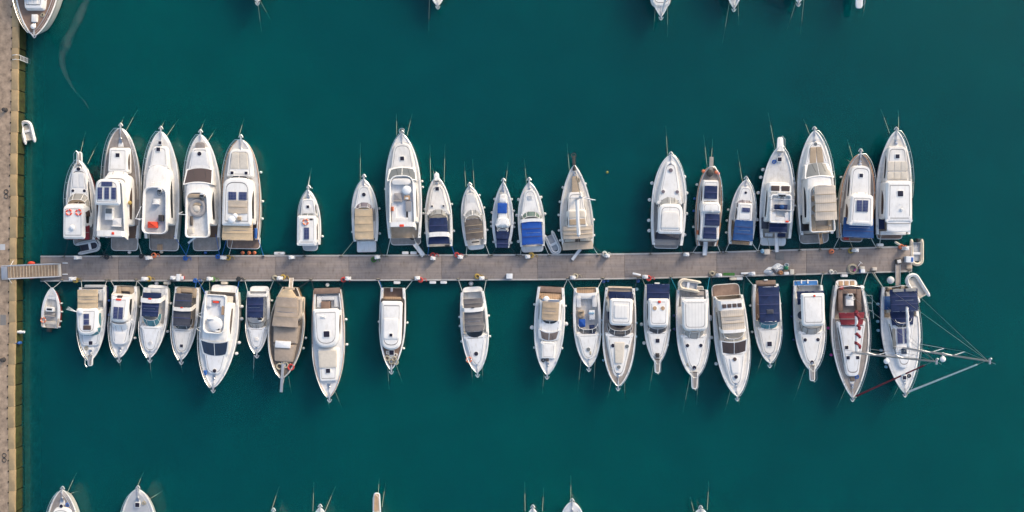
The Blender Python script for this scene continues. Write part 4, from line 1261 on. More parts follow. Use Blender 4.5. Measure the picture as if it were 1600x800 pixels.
b = Boat('motor_boat', 'the boat with a bright blue cover', 'white motor boat with a large bright blue cockpit cover', 'motor boat',
         (827, 285), (832, 385), 41, 1.05, 1.6, deck='gelcoat', floor='nonskid', ck=340, p=2.1, q=.8, ws=.9)
b.gear(); b.rail(.42, .6); b.plat(394, 34, 'gelcoat', r=.4)
b.cab(336, 296, 30, 14, 1.15, 1.7, rf=.7, tilt=(.1, -.05)); b.hat(0, 308.5, 6, 1.82, False, 'nonskid_grey')
b.scr(348, 328, 32, 1.65, 2.3, 'screen_green', 3, .9, 2.4, dash='cushion_grey'); b.arch(345, 34, 1.3, 2.45, .35)
b.can(382, 345, 33, 31, 2.45, .2, 'blue_canvas', 3)
b.mast(0, 300, 1.6, .3); b.stern_lines([(816, 813, 'rope_white'), (850, 858, 'rope_white')]); b.bow_lines([(823, 287, 820, 258)])
b.fend([('L', 311), ('L', 335), ('L', 376), ('R', 309), ('R', 335)], rr=.17)
dinghy(864.5, 381.5, 155, 2.5, 1.35, 'pale grey inflatable dinghy afloat behind the boat with a bright blue cover', 'white_rubber', 'nonskid_grey', 0)

b = Boat('motor_sailer', 'the cream motor sailer', 'cream motor sailer with a short mast, long boom and dark bowsprit', 'motor sailer',
         (897, 258), (903, 389), 52, 1.3, 1.9, deck='gelcoat_cream', floor='teak_pale', ck=374, p=1.75, q=.9, ws=.88, sm=.3, hull=('gelcoat_cream', 'dark_trim', 'gelcoat_cream', 'varnish'))
b.gear(False); b.rail(.1, .6)
mb = MB(); z = 2.0; box(mb, -.17, .17, b.L - .6, b.f(243, z), z - .12, z, 0, .04); torus(mb, (0, b.f(243, z), z), .25, .05, 12, 6); b.add(mb, 'bowsprit', ['iron'])
b.cab(350, 300, 32, 20, 1.4, 2.2, 'gelcoat_cream', rf=.5, win=True); b.pad(301, 275, 12, 9, 2.05, 'cushion_tan', 1, th=.25)
b.cab(354, 328, 30, 27, 2.0, 2.75, 'gelcoat_cream', name='wheelhouse', rf=.5, win=True); b.pad(340, 330, 26, 25, 2.85, 'cushion', 2, th=.06); b.pad(351, 342, 26, 26, 2.85, 'cushion_tan', 1, th=.06)
b.can(373, 353, 46, 46, 2.75, .2, 'sand_canvas', 3); b.box(-12, 373, 377, 16, 1.2, 1.75, 'cushion', 'seat'); b.box(12, 373, 377, 16, 1.2, 1.75, 'cushion', 'seat'); b.box(0, 373, 378, 7, 1.0, 1.5, 'taupe_canvas', 'companionway')
b.pad(390, 378, 48, 48, 1.38, 'teak_pale', 1, th=.06, name='aft_deck')
mf = b.f(311, 2.3); mb = MB(); tube(mb, [(0, mf, 2.1), (0, mf - .25, 9.0)], .11, 8, r1=.09)
b.add(mb, 'mast', ['alloy'])
for pts in ([(-.9, mf - .1, 6.3), (.9, mf - .1, 6.3)], [(-1.0, mf - .25, 8.6), (.9, mf - .25, 8.6)], [(.0, mf - .1, 7.2), (1.4, mf - .5, 7.1)], [(.0, mf - .25, 8.9), (1.5, mf - .6, 8.8)]):
    k = MB(); tube(k, pts, .05, 6); b.add(k, 'spreader', ['alloy'])
k = MB(); ball(k, (0, mf - .2, 9.1), .2); b.add(k, 'masthead', ['alloy'])
k = MB(); bf = b.f(370, 3.3); tube(k, [(0, mf - .1, 3.4), (0, bf, 3.3)], .17, 8, r1=.13); tube(k, [(0, mf - .2, 3.55), (0, bf + .2, 3.42)], .2, 8, 1); b.add(k, 'boom', ['alloy', 'white_canvas'])
k = MB()
for sd in (-1, 1):
    tube(k, [(sd * (b.hb(mf) - .1), mf - .3, b.zg(mf)), (sd * .9, mf - .1, 6.3), (0, mf - .25, 8.9)], .018, 4)
tube(k, [(0, b.L - .2, 2.0), (0, mf - .25, 8.9)], .03, 4); tube(k, [(0, .2, 1.4), (0, mf - .25, 8.9)], .015, 4); b.add(k, 'rigging', ['steel'])
b.plank((907, 389), (894, 406), 5, 1.0, .8, 'gelcoat_cool')
b.stern_lines([(926, 935, 'rope_white'), (926, 945, 'rope_dark')]); b.bow_lines([(890, 270, 887, 236)])
b.fend([('L', 292), ('L', 314), ('L', 334.5), ('L', 358.5), ('L', 374), ('R', 288), ('R', 344.5), ('R', 369)])

b = Boat('motor_yacht', 'the yacht with a sunroof hardtop', 'white sports yacht with round bow hatch and white sunroof hardtop', 'motor yacht',
         (1048.5, 242), (1043, 383), 54, 1.3, 2.0, deck='gelcoat', floor='nonskid_grey', ck=318, p=2.3, q=.72, ws=.86, sm=.38)
b.gear(roller=.25); b.rail(.35, .65); b.plat(388.5, 38, 'teak_grey')
b.cab(318, 252, 38, 14, 1.5, 2.05, rf=.8, tilt=(.15, -.1)); b.hat(0, 266, 7, 2.12, True, 'glass_violet'); b.hat(-11, 299.5, 6, 2.24, True, 'glass_violet'); b.hat(11, 299.5, 6, 2.24, True, 'glass_violet')
b.scr(332, 306, 37, 2.1, 2.8, 'screen_pale', 2, .92, 2.2, dash='cushion_grey')
b.cab(363, 320, 35, 34, 2.95, 3.15, ra=.35, rf=.9, name='hardtop', crown=.1, bev=.08); b.pad(356, 330, 29, 28, 3.3, 'gelcoat_cream', 1, th=.08, rf=.5, name='sunroof')
mb = MB()
for sd in (-1, 1): tube(mb, [(sd * b.m(18, 2), b.f(362, 2), 1.3), (sd * b.m(15, 3), b.f(355, 3), 3.0)], .07, 6); tube(mb, [(sd * b.m(18, 2), b.f(325, 2), 1.9), (sd * b.m(15, 3), b.f(330, 3), 3.0)], .05, 6)
b.add(mb, 'hardtop_post', ['white_paint']); b.mast(-2, 363, 3.1, .3); b.mast(4, 363, 3.1, .2)
b.box(0, 363, 374, 36, .8, 1.25, 'charcoal_canvas', 'sun_lounge', .1); b.helm(7, 330, 2.3, w=12); b.seat(7, 338, 344, 12, .8, 1.4)
b.bow_lines([(1043, 244, 1041, 208)]); b.stern_lines([(1022, 1016, 'rope_dark'), (1062, 1068, 'rope_dark')])
b.fend([('L', 287), ('L', 313), ('L', 345), ('L', 361), ('R', 276), ('R', 301), ('R', 333), ('R', 366)], rr=.19)

b = Boat('trawler', 'the trawler with navy cabin covers', 'narrow teak-decked trawler with orange buoys at its bow and navy cabin covers', 'trawler',
         (1111, 260), (1105, 384), 40, 1.2, 1.8, deck='teak_grey', floor='teak_grey', ck=378, p=2.6, q=.62, ws=.75, sm=.4, hull=('gelcoat_cream', 'red_hull', 'gelcoat', 'varnish'))
b.rail(.3, .65); b.trim('varnish')
mb = MB(); z = 1.95; box(mb, -.22, .22, b.L - 1.2, b.f(245, z), z - .1, z, 0, .04); b.add(mb, 'bowsprit', ['teak_grey'])
b.dome(-2, 271, 1.75, .4, 'iron', 'covered_windlass', .6); b.dome(-12, 268, 1.75, .2, 'orange', 'buoy'); b.dome(8, 269, 1.75, .2, 'orange', 'buoy'); b.dome(12, 271, 1.75, .15, 'life_red', 'buoy')
b.cab(318, 282, 26, 23, 1.5, 2.25, 'gelcoat', rf=.3, win=True); b.can(310, 290, 20, 20, 2.5, .1, 'navy_canvas', 2, legs=False)
b.cab(374, 316, 30, 28, 1.2, 2.6, 'gelcoat', rf=.4, win='glass_brown', name='wheelhouse'); b.cab(330, 317, 28, 26, 2.6, 3.1, 'gelcoat', rf=.7, name='visor')
b.can(352, 334, 23, 23, 2.95, .1, 'navy_canvas', 2, 3, legs=False); b.can(373, 355, 21, 20, 2.9, .1, 'navy_canvas', 2, 0, legs=False)
b.scr(326, 313, 27, 2.2, 2.7, 'glass_brown', 2, .9, 3); b.mast(2, 330, 3.1, 1.2, .05)
b.box(-14, 360, 367, 7, 1.2, 1.8, 'orange', 'buoy_bag', .15)
b.plank((1103, 373), (1101, 399), 7, 1.15, .8, 'gelcoat_cool')
b.stern_lines([(1093, 1082, 'rope_white'), (1093, 1076, 'rope_dark'), (1121, 1134, 'rope_dark'), (1121, 1126, 'rope_white')]); b.bow_lines([(1105, 262, 1101, 224), (1111, 256, 1113, 227)])
b.fend([('L', 289), ('L', 355), ('R', 290), ('R', 315)]); b.fend([('L', 311), ('L', 330)], 'blue_plastic', name='blue')

b = Boat('motor_boat', 'the boat with one dark roof panel', 'small white motor boat with teak stern, royal blue canopy and one dark roof panel', 'motor boat',
         (1166, 281), (1157, 382), 41, 1.05, 1.55, deck='gelcoat', floor='teak_gold', ck=345, p=2.1, q=.78, ws=.85)
b.gear(roller=.3); b.rail(.3, .6)
b.cab(318, 292, 26, 14, 1.2, 1.75, rf=.5); b.hat(0, 301, 4.5, 1.8)
b.scr(324, 311, 25, 1.7, 2.2, 'glass_violet', 2, .9, 3.2, .7); b.cab(346, 317, 24, 22, 1.2, 2.3, win=True, rf=.4)
b.sol(1, 324, 331.5, 13, 2.42); b.can(376, 344, 32, 28, 2.45, .2, 'mid_blue_canvas', 3); b.box(0, 377, 382, 26, .9, 1.05, 'teak_gold', 'stern_deck', .03)
b.stern_lines([(1141, 1133, 'rope_white'), (1174, 1185, 'rope_white'), (1142, 1126, 'rope_dark')]); b.bow_lines([(1160, 284, 1154, 246), (1161, 287, 1157, 270)])
b.fend([('L', 329), ('L', 346), ('L', 364.5), ('R', 302), ('R', 315), ('R', 331), ('R', 350)], rr=.13)

b = Boat('fishing_yacht', 'the navy-striped fishing yacht', 'white sports fishing yacht with twin brown windscreens and a long bow pulpit', 'motor yacht',
         (1219, 228), (1212, 372), 52, 1.35, 2.1, deck='gelcoat', floor='nonskid', ck=347, p=2.1, q=.78, ws=.9, hull=('gelcoat', 'navy_hull', 'navy_hull'))
b.pul(214, 9, fill='gelcoat'); b.gear(False); b.rail(.4, .7); b.plat(384, 40, 'gelcoat_cool', r=.4)
b.hat(0, 249, 6.5, 2.05, False); b.cab(345, 285, 40, 32, 1.5, 2.7, rf=.4, win=True); b.cab(300, 288, 32, 30, 2.7, 2.95, rf=.3, tilt=(.1, -.25), name='brow')
for dx in (-8, 8): b.box(dx, 290, 298, 13, 2.9, 3.03, 'glass_brown', 'windscreen', .02)
b.tub(348, 303, 34, 33, 2.9, 3.6, .55, .16, fl='nonskid', rf=.4); b.seat(1, 319, 327, 20, 3.0, 3.4, 'navy_canvas'); b.dome(1, 323, 3.5, .25, 'mid_blue_canvas', 'helm_cover'); b.bench(346, 331, 29, 3.4, 'cushion_white'); b.helm(1, 308, 3.65, w=16)
mb = MB()
for y in (311, 328): tube(mb, [(-b.m(17, 4), b.f(y, 4), 3.4), (-b.m(16, 4.5), b.f(y, 4.5), 4.9), (b.m(16, 4.5), b.f(y, 4.5), 4.9), (b.m(17, 4), b.f(y, 4), 3.4)], .035, 6)
tube(mb, [(-b.m(16, 4.9), b.f(311, 4.9), 4.9), (-b.m(16, 4.9), b.f(328, 4.9), 4.9)], .03, 6); tube(mb, [(b.m(16, 4.9), b.f(311, 4.9), 4.9), (b.m(16, 4.9), b.f(328, 4.9), 4.9)], .03, 6)
b.add(mb, 'tower_frame', ['alloy']); b.can(363, 348.5, 28, 28, 2.7, .15, 'navy_canvas', 2)
b.box(-18, 340, 358, 11, 1.5, 1.75, 'charcoal_canvas', 'side_cover', .05); b.box(10, 364, 370, 12, .9, 1.2, 'navy_canvas', 'seat'); b.box(-10, 364, 370, 12, .9, 1.2, 'cushion_white', 'seat'); b.box(10, 344, 347, 5, 3.6, 3.68, 'life_red', 'folded_flag', .02)
b.plank((1213, 364), (1214, 394), 6, 1.1, .8, 'gelcoat_cool')
b.stern_lines([(1192, 1184, 'rope_white'), (1198, 1204, 'rope_tan')]); b.bow_lines([(1211, 233, 1203, 190)])
b.fend([('L', 266), ('L', 302), ('L', 344), ('L', 278), ('R', 279), ('R', 303)], rr=.18)

b = Boat('motor_yacht', 'the yacht with a ribbed tan bimini', 'large white yacht with tan foredeck pad and ribbed tan flybridge bimini', 'motor yacht',
         (1273, 204), (1277, 366), 57, 1.5, 2.3, deck='gelcoat', floor='teak_grey', ck=345, p=2.2, q=.8, ws=.88)
b.rail(.3, .75); b.gear(roller=.35); b.plat(380.5, 46, 'teak_grey', r=.7)
b.cab(258, 222, 38, 18, 1.9, 2.45, rf=.7, tilt=(.15, -.1)); b.pad(255, 229.5, 24, 18, 2.58, 'cushion_tan', 2); b.hat(0, 225, 6, 2.4, True, 'glass_grey')
b.pane(273, 254, 42, 32, 3.5, 2.6, 'glass_grey', 1, .22); b.cab(346, 272, 43, 37, 1.6, 3.45, win=True, rf=.9, crown=.12)
b.tub(362, 288, 39, 36, 3.4, 4.1, .62, .12, fl='teak_pale', rf=.9); b.bench(360, 334, 33, 3.8, 'cushion_tan'); b.seat(-9, 305, 312, 10, 3.5, 3.85, 'cushion_tan'); b.helm(-8, 298, 4.2, w=10)
mb = MB(); torus(mb, (-b.m(9, 3.8), b.f(325, 3.8), 3.7), .3, .1, 14, 6); b.add(mb, 'round_stool', ['cushion_tan'])
b.can(343.5, 289.5, 34, 33, 4.9, .2, 'ribbed_tan', 4, 4, z0=4.0)
b.box(-18, 335, 360, 14, 1.5, 1.62, 'glass_dark', 'cockpit_window', .02); b.box(0, 355, 365, 40, .9, 1.3, 'cushion', 'stern_seat', .06)
b.plank((1281, 362), (1284, 381), 7, 1.3, 1.0, 'teak_gold')
b.mast(12, 352, 3.9, .4); b.stern_lines([(1252, 1249, 'rope_dark'), (1283, 1281, 'rope_dark')]); b.bow_lines([(1265, 210, 1258, 192)])
b.fend([('L', 285), ('L', 320), ('R', 300)])

b = Boat('trawler', 'the teak yacht with a double panel', 'teak-decked trawler yacht with double blue solar panel and royal blue canopy', 'trawler',
         (1345, 240), (1336, 372), 54, 1.4, 2.1, deck='teak_grey', floor='teak_brown', ck=350, p=2.4, q=.68, ws=.9, hull=('gelcoat', 'dark_trim', 'gelcoat', 'varnish'))
b.rail(.35, .7); b.gear(); b.trim('varnish', w=.06); b.plat(378, 34, 'teak_brown')
b.cab(312, 259, 34, 29, 1.7, 2.55, rf=.9, win=True, ra=.2); b.hat(0, 274, 6, 2.64, False)
b.scr(318, 299, 34, 2.5, 3.2, 'gelcoat_cream', 2, .9, 2.8); b.cab(350, 308, 38, 34, 1.4, 3.2, rf=.5, win='glass_brown'); b.cab(350, 306, 34, 31, 3.35, 3.55, rf=.4, ra=.2, name='hardtop')
b.sol(-4.6, 312, 330.5, 9, 3.68); b.sol(4.8, 312, 330.5, 9, 3.68); b.box(0, 345, 349, 24, 3.5, 3.62, 'gelcoat', 'roof_step')
b.can(371, 340, 49, 46, 2.75, .2, 'mid_blue_canvas', 3); b.box(-12, 371, 375, 6, .9, 1.4, 'hose_red', 'life_vest_bag', .1)
b.stern_lines([(1314, 1302, 'rope_white'), (1313, 1312, 'rope_dark'), (1359, 1370, 'rope_white'), (1325, 1333, 'rope_tan')]); b.bow_lines([(1332, 246, 1326, 225), (1328, 253, 1324, 250)])
b.fend([('L', 278), ('L', 312), ('R', 262)], rr=.12)

b = Boat('motor_yacht', 'the yacht with a roof skylight', 'long white yacht with a flat white roof and one dark square skylight', 'motor yacht',
         (1401, 204), (1396, 366), 55, 1.4, 2.2, deck='gelcoat_cream', floor='teak_grey', ck=340, p=2.2, q=.8, ws=.95, hull=('gelcoat', 'navy_hull', 'navy_hull'))
b.rail(.35, .75); b.gear(roller=.3); b.plat(374, 40, 'teak_brown')
b.cab(284, 229, 36, 27, 1.7, 2.5, 'gelcoat_cream', rf=.6, win=True); b.hat(0, 244, 6.5, 2.6, False); b.pad(267, 252, 32, 31, 2.62, 'cushion', 3); b.pad(280, 268, 32, 32, 2.62, 'cushion', 3)
b.cab(340, 284, 44, 40, 1.5, 3.0, rf=.5, win='glass_brown'); b.cab(345, 284.5, 38, 36, 3.2, 3.45, rf=.35, ra=.15, name='hardtop'); b.hat(1, 302, 9, 3.52, False)
b.can(362, 336, 36, 37, 3.4, .12, 'white_canvas', 2); b.box(-19, 332, 358, 8, 1.4, 1.7, 'navy_canvas', 'side_cover', .06); b.box(0, 361, 367, 40, .8, 1.4, 'gelcoat', 'stern_locker')
b.box(3, 325, 329, 4, 3.5, 3.7, 'cushion_white', 'roof_fitting', .05); b.mast(1, 318, 3.4, 1.0); b.mast(3, 324, 3.4, .7)
b.stern_lines([(1378, 1374, 'rope_white')]); b.bow_lines([(1390, 208, 1380, 180), (1404, 204, 1404, 180)])
b.fend([('L', 299), ('L', 327), ('L', 343), ('R', 300)], 'rubber_black', .12, name='black')

# ------------------------------------------------------------------ boats south of the pier
# small open boat, bow to the pier
b = Boat('open_boat', 'the small red open boat', 'small open boat with red hull, bow to the pier and outboard at its stern', 'open boat',
         (81, 449), (77.5, 512), 29, .65, .95, deck='gelcoat', floor='nonskid', ck=462, fz=.25, p=1.9, q=.9, ws=.85, hull=('gelcoat', 'red_hull', 'red_hull', 'gelcoat'))
b.box(-1, 480, 487, 12, .4, .95, 'gelcoat', 'helm_console'); b.box(-1, 482, 485, 8, .95, 1.0, 'glass_dark', 'instrument_panel', .02); b.seat(-1, 489, 493, 13, .3, .65, 'cushion_grey')
b.box(0, 462, 468, 14, .4, .75, 'gelcoat', 'bow_locker'); b.box(0, 502, 507, 20, .3, .6, 'cushion', 'stern_bench')
for sd in (-1, 1):
    mb = MB(); tube(mb, [(sd * (b.B - .2), .1, .72), (sd * (b.B - .1), 1.1, .75)], .08, 6); b.add(mb, 'wooden_rail', ['teak_pale'])
mb = MB(); box(mb, -.2, .2, -.45, -.05, .5, 1.0, 0, .1); tube(mb, [(0, -.2, .6), (0, -.3, -.4)], .08, 6); b.add(mb, 'outboard_motor', ['rubber_black'])
b.ring(68, 500, .75, 'orange life ring tied at the stern of the small red open boat', 'orange', .33)
LINES.append((b, 'pier', (80, 450), (67, 440), 'rope_white')); LINES.append((b, 'pier', (83, 450), (97, 440), 'rope_white'))
b.fend([('R', 473), ('R', 486), ('R', 501), ('R', 510)], rr=.1, ln=.4)

b = Boat('motor_boat', 'the tan-awning pilothouse boat', 'pilothouse boat with tan stern awning, navy hull side and roof solar panels', 'motor boat',
         (141, 563), (144, 449), 43, 1.15, 1.7, deck='gelcoat_cool', floor='nonskid_grey', ck=480, p=2.1, q=.78, ws=.95, hull=('gelcoat', 'navy_hull', 'navy_hull'))
b.pul(572, 7, rail=True); b.gear(False); b.rail(.4, .65); b.plat(445, 34, 'nonskid_grey', r=.15)
b.cab(516, 540, 33, 25, 1.3, 1.75, 'gelcoat_cool', rf=.5); b.hat(1, 536, 6, 1.75, False)
b.scr(512, 526, 33, 1.7, 2.6, 'screen_teal', 2, .88, 2.8, .7); b.cab(486, 520, 33, 29, 1.2, 2.6, rf=.6, win='screen_teal'); b.cab(484, 522, 30, 26, 2.7, 2.9, rf=.9, ra=.3, name='hardtop')
b.sol(0, 490.5, 499, 9, 3.0); b.sol(0, 499.5, 508, 9, 3.0); b.box(1, 509, 516, 12, 2.9, 3.0, 'glass_brown', 'roof_hatch', .02); b.dome(-8, 487, 2.95, .28)
b.can(453, 484, 31, 31, 2.8, .15, 'tan_canvas', 3); b.bench(452, 470, 33, 1.05)
mb = MB()
for k in (-.3, 0, .3): tube(mb, [(b.m(15, 2.9), b.f(488, 2.9), 2.85), (b.m(30, 2.5), b.f(481 + k * 6, 2.5), 3.0 + k)], .025, 5)
b.add(mb, 'fishing_rod', ['white_paint'])
b.stern_lines([(128, 126, 'rope_white'), (160, 167, 'rope_white')]); b.fend([('R', 470), ('R', 492)], 'blue_plastic', name='blue')

b = Boat('motor_boat', 'the boat with a twin blue roof panel', 'white cabin boat with twin blue solar panels and a blunt grey windscreen', 'motor boat',
         (186, 559), (196, 447), 40, 1.15, 1.65, deck='gelcoat_cool', floor='teak_grey', ck=470, p=2.2, q=.74, ws=.85)
b.gear(); b.rail(.3, .65); b.cab(500, 538, 32, 20, 1.3, 1.85, 'gelcoat_cool', rf=.6, win=True); b.pad(520, 538, 17, 15, 1.96, 'cushion_white', 1)
b.scr(502, 518, 27, 1.85, 2.6, 'gelcoat_cool', 2, .9, 2.4, .7); b.cab(462, 504, 28, 25, 1.2, 2.65, win=True, rf=.7); b.cab(466, 502, 24, 21, 2.7, 2.95, rf=.8, ra=.3, name='hardtop')
b.sol(-4, 480, 499, 7.6, 3.06); b.sol(4, 480, 499, 7.6, 3.06); b.box(-1, 467, 470, 8, 2.95, 3.05, 'life_red', 'folded_flag', .03); b.arch(464, 30, 1.4, 2.7, .4, 'gelcoat_cream')
b.bench(448, 460, 28, 1.1, 'cushion_tan'); b.box(0, 462, 466, 8, 2.2, 2.9, 'glass_brown', 'roof_hatch', .02)
b.stern_lines([(180, 172, 'rope_white'), (211, 214, 'rope_white')]); b.bow_lines([(187, 558, 188, 574)]); b.fend([('R', 478), ('R', 527)])

b = Boat('motor_boat', 'the boat with a navy bimini pair', 'white sports boat with teal windscreen, white arch and deep navy bimini', 'motor boat',
         (234, 559), (243, 450), 42, 1.1, 1.65, deck='gelcoat_cool', floor='nonskid', ck=505, p=2.1, q=.82, ws=.88)
b.gear(); b.rail(.42, .6); b.plat(445.5, 32, 'gelcoat', r=.5)
b.cab(510, 550, 32, 14, 1.25, 1.75, 'gelcoat_cool', rf=.8, tilt=(.1, -.05)); b.hat(0, 536, 6, 1.82, True, 'nonskid_grey')
b.scr(490, 511, 29, 1.75, 2.4, 'screen_teal', 3, .88, 2.4, dash='cushion_grey')
b.can(470.5, 495, 27, 25, 2.9, .2, 'navy_canvas', 3); b.arch(469, 31, 1.2, 2.95, .5); b.can(458, 467, 28, 28, 2.5, .15, 'navy_canvas', 1, legs=False); b.bench(450, 463, 30, 1.05); b.box(0, 466, 468.5, 5, 2.98, 3.05, 'life_red', 'folded_flag', .02)
b.stern_lines([(228, 213, 'rope_white'), (258, 265, 'rope_white')]); b.bow_lines([(234, 558, 236, 583)]); b.fend([('R', 473), ('R', 517)])

b = Boat('motor_boat', 'the boat with charcoal covers', 'white motor boat with dark windscreen and two charcoal canopies', 'motor boat',
         (283, 562), (292, 449), 40, 1.1, 1.65, deck='gelcoat_cream', floor='teak_pale', ck=516, p=2.1, q=.78, ws=.9)
b.gear(); b.rail(.4, .6); b.cab(514, 552, 32, 14, 1.25, 1.75, 'gelcoat_cream', rf=.7, tilt=(.1, -.05)); b.hat(0, 540.5, 5, 1.82, False)
b.scr(498, 516, 29, 1.75, 2.3, 'glass_dark', 3, .9, 2.6); b.can(484, 510, 28, 26, 2.65, .2, 'charcoal_canvas', 2); b.arch(482.5, 30, 1.2, 2.75, .4, 'gelcoat_cream'); b.can(459, 481, 26, 27, 2.55, .18, 'charcoal_canvas', 2); b.bench(450, 465, 32, 1.15, 'cushion_tan')
b.box(0, 480, 482, 4, 2.78, 2.84, 'life_red', 'folded_flag', .02)
b.stern_lines([(276, 268, 'rope_dark'), (308, 320, 'rope_tan'), (304, 307, 'rope_blue')]); b.bow_lines([(282, 562, 284, 577)])

b = Boat('motor_yacht', 'the tilted yacht with a blue-black screen', 'big white flybridge yacht lying askew with blue-black windscreen', 'motor yacht',
         (333, 606), (346, 456), 60, 1.5, 2.3, deck='gelcoat_cool', floor='teak_grey', ck=475, p=2.0, q=.82, ws=.84)
b.rail(.25, .75); b.gear(); b.plat(445.5, 42, 'gelcoat', r=.6)
b.cab(545, 585, 38, 20, 1.9, 2.4, 'gelcoat_cool', rf=.8, tilt=(.15, -.1)); b.hat(1, 579.5, 6.5, 2.46)
b.pane(537, 556, 42, 35, 3.25, 2.55, 'glass_blue', 1, .25); b.cab(475, 535, 44, 39, 1.6, 3.2, 'gelcoat', win='glass_brown', rf=.5, crown=.12, tilt=(.1, -.05))
b.tub(461, 522, 33, 34, 3.3, 4.05, .65, .12, rf=.7, ra=.4, fl='gelcoat_cool'); b.dome(2, 507, 3.5, .8, 'cushion_white', 'round_settee', .35); b.seat(-6, 500, 505, 12, 3.4, 3.8); b.helm(6, 512, 4.0, w=10); b.bench(463, 480, 29, 3.85, 'cushion_white')
b.box(0, 471, 474, 9, 3.5, 3.9, 'life_red', 'folded_flag', .04); b.box(12, 478, 492, 4, 3.4, 3.9, 'teak_gold', 'ladder'); b.box(14, 462, 478, 10, 1.5, 1.6, 'cushion', 'side_pad')
b.box(-14, 580, 587, 5, 2.2, 2.5, 'rope_blue', 'blue_rope_bundle', .1)
mb = MB()
for y in (490, 512): tube(mb, [(b.m(20, 4), b.f(y, 4), 3.9), (b.m(27, 4), b.f(y + 4, 4), 4.1), (b.m(20, 4), b.f(y + 8, 4), 3.9)], .03, 5)
b.add(mb, 'davit', ['white_paint'])
b.stern_lines([(318, 308, 'rope_blue'), (368, 374, 'rope_blue'), (328, 327, 'rope_tan')]); b.fend([('R', 477), ('R', 496), ('R', 533), ('R', 550)], rr=.18)
b.fend([('L', 500), ('L', 530)], 'blue_plastic', name='blue')

b = Boat('motor_boat', 'the small boat with a purple-navy top', 'small white motor boat with square navy top close to the brown covered boat', 'motor boat',
         (401, 552), (403, 455), 37, 1.0, 1.5, deck='gelcoat_cool', floor='nonskid', ck=510, p=2.1, q=.8, ws=.88)
b.gear(); b.rail(.45, .6); b.plat(447, 30, 'gelcoat', r=.5)
b.cab(512, 545, 27, 12, 1.1, 1.55, 'gelcoat_cool', rf=.7); b.hat(0, 530, 5, 1.64, False, 'nonskid'); b.scr(497, 514, 29, 1.5, 2.0, 'screen_pale', 2, .9, 2.2, dash='cushion_white', frame='dark_trim')
b.can(465, 497, 26, 25, 2.75, .2, 'navy_canvas', 3); b.box(0, 459, 464, 28, .9, 1.3, 'cushion_white', 'stern_bench'); b.helm(6, 496, 1.9, w=9)
b.stern_lines([(388, 382, 'rope_white'), (418, 428, 'rope_white')]); b.bow_lines([(397, 554, 396, 582, 'rope_white')]); b.fend([('R', 470), ('R', 490), ('R', 512)])

b = Boat('wooden_boat', 'the brown covered wooden boat', 'dark brown wooden boat under brown covers with a long bowsprit', 'wooden boat',
         (441, 591), (453, 449), 55, 1.3, 2.1, deck='dark_deck', floor='dark_deck', ck=None, p=2.1, q=.85, ws=.4, sm=.45, hull=('cover_brown', 'dark_trim', 'wood_hull', 'cushion'))
b.trim('cushion', w=.07); b.rail(.25, .5, mid=False); b.gear(False)
b.can(465, 511, 33, 41, 3.0, .25, 'cover_brown', 3); b.can(453, 465, 14, 32, 2.95, .25, 'tan_canvas', 1, legs=False); b.cab(465, 502, 40, 42, 1.3, 2.3, 'teak_pale', dx=3, win='glass_grey')
b.cab(510, 536, 38, 36, 1.4, 2.15, 'cover_brown', ra=.2, rf=.2, crown=.12); b.cab(539, 565, 33, 27, 1.5, 2.2, 'cover_brown', ra=.2, rf=.3, crown=.12)
b.box(-2, 533.5, 544, 24, 2.15, 2.5, 'gelcoat_cool', 'white_deck_box', .05); b.box(0, 449, 453, 15, 1.3, 1.55, 'teak_pale', 'aft_locker')
mb = MB(); box(mb, -.15, .15, b.L - 1.6, b.f(613, 2.3), 2.12, 2.3, 0, .05); tube(mb, [(0, b.L - .3, .9), (0, b.f(611, 2.3), 2.1)], .02, 5); b.add(mb, 'bowsprit', ['alloy'])
for dx, y, mm in ((-6, 573, 'rope_tan'), (12, 573, 'hose_red'), (3, 570, 'rope_tan')):
    mb = MB(); torus(mb, (b.sg * b.m(dx, 2), b.f(y, 2), 2.0), .3, .09, 16, 6); b.add(mb, 'rope_coil', [mm])
b.plank((454, 452), (455.5, 434), 6, 1.4, .9, 'teak_pale')
b.stern_lines([(446, 430, 'rope_dark'), (460, 486, 'rope_dark')]); b.bow_lines([(439, 590, 440, 604), (451, 588, 454, 607)]); b.fend([('R', 526), ('R', 542)])

b = Boat('motor_yacht', 'the yacht with a long white roof', 'slim white yacht with varnished stern deck and a long white cabin roof', 'motor yacht',
         (514.5, 621), (511, 453), 51, 1.3, 2.0, deck='gelcoat_cool', floor='gelcoat_cool', ck=484, p=2.0, q=.82, ws=.82, sm=.45, hull=('gelcoat', 'red_hull', 'gelcoat', 'varnish'))
b.gear(); b.rail(.5, .6); b.trim('varnish', w=.03); b.box(0, 450, 459, 41, 1.2, 1.34, 'teak_brown', 'stern_deck', .03)
b.cab(488, 541, 42, 34, 1.4, 2.6, win='glass_brown', rf=1.2); b.cab(485, 541.5, 37, 33, 2.65, 2.9, rf=1.3, ra=.3, name='hardtop', crown=.12); b.hat(1, 522.6, 9.5, 3.05, False); b.box(-4, 494, 498, 8, 2.9, 3.1, 'cushion_white', 'roof_fitting', .08)
b.cab(546, 595, 31, 25, 1.5, 2.15, 'gelcoat', rf=.3, ra=.3, tilt=(.05, .1)); b.pad(548, 575, 29, 28, 2.4, 'cushion', 1); b.hat(0, 579.6, 7, 2.33, False)
b.box(-3, 471, 482, 14, .7, 1.4, 'teak_brown', 'cockpit_table'); b.bench(462, 480, 34, 1.1, 'cushion_white')
b.stern_lines([(490, 486, 'rope_dark'), (530, 539, 'rope_dark')]); b.bow_lines([(512, 620, 514, 634), (524, 612, 531, 630)]); b.fend([('R', 500), ('R', 539), ('L', 590)], rr=.15)

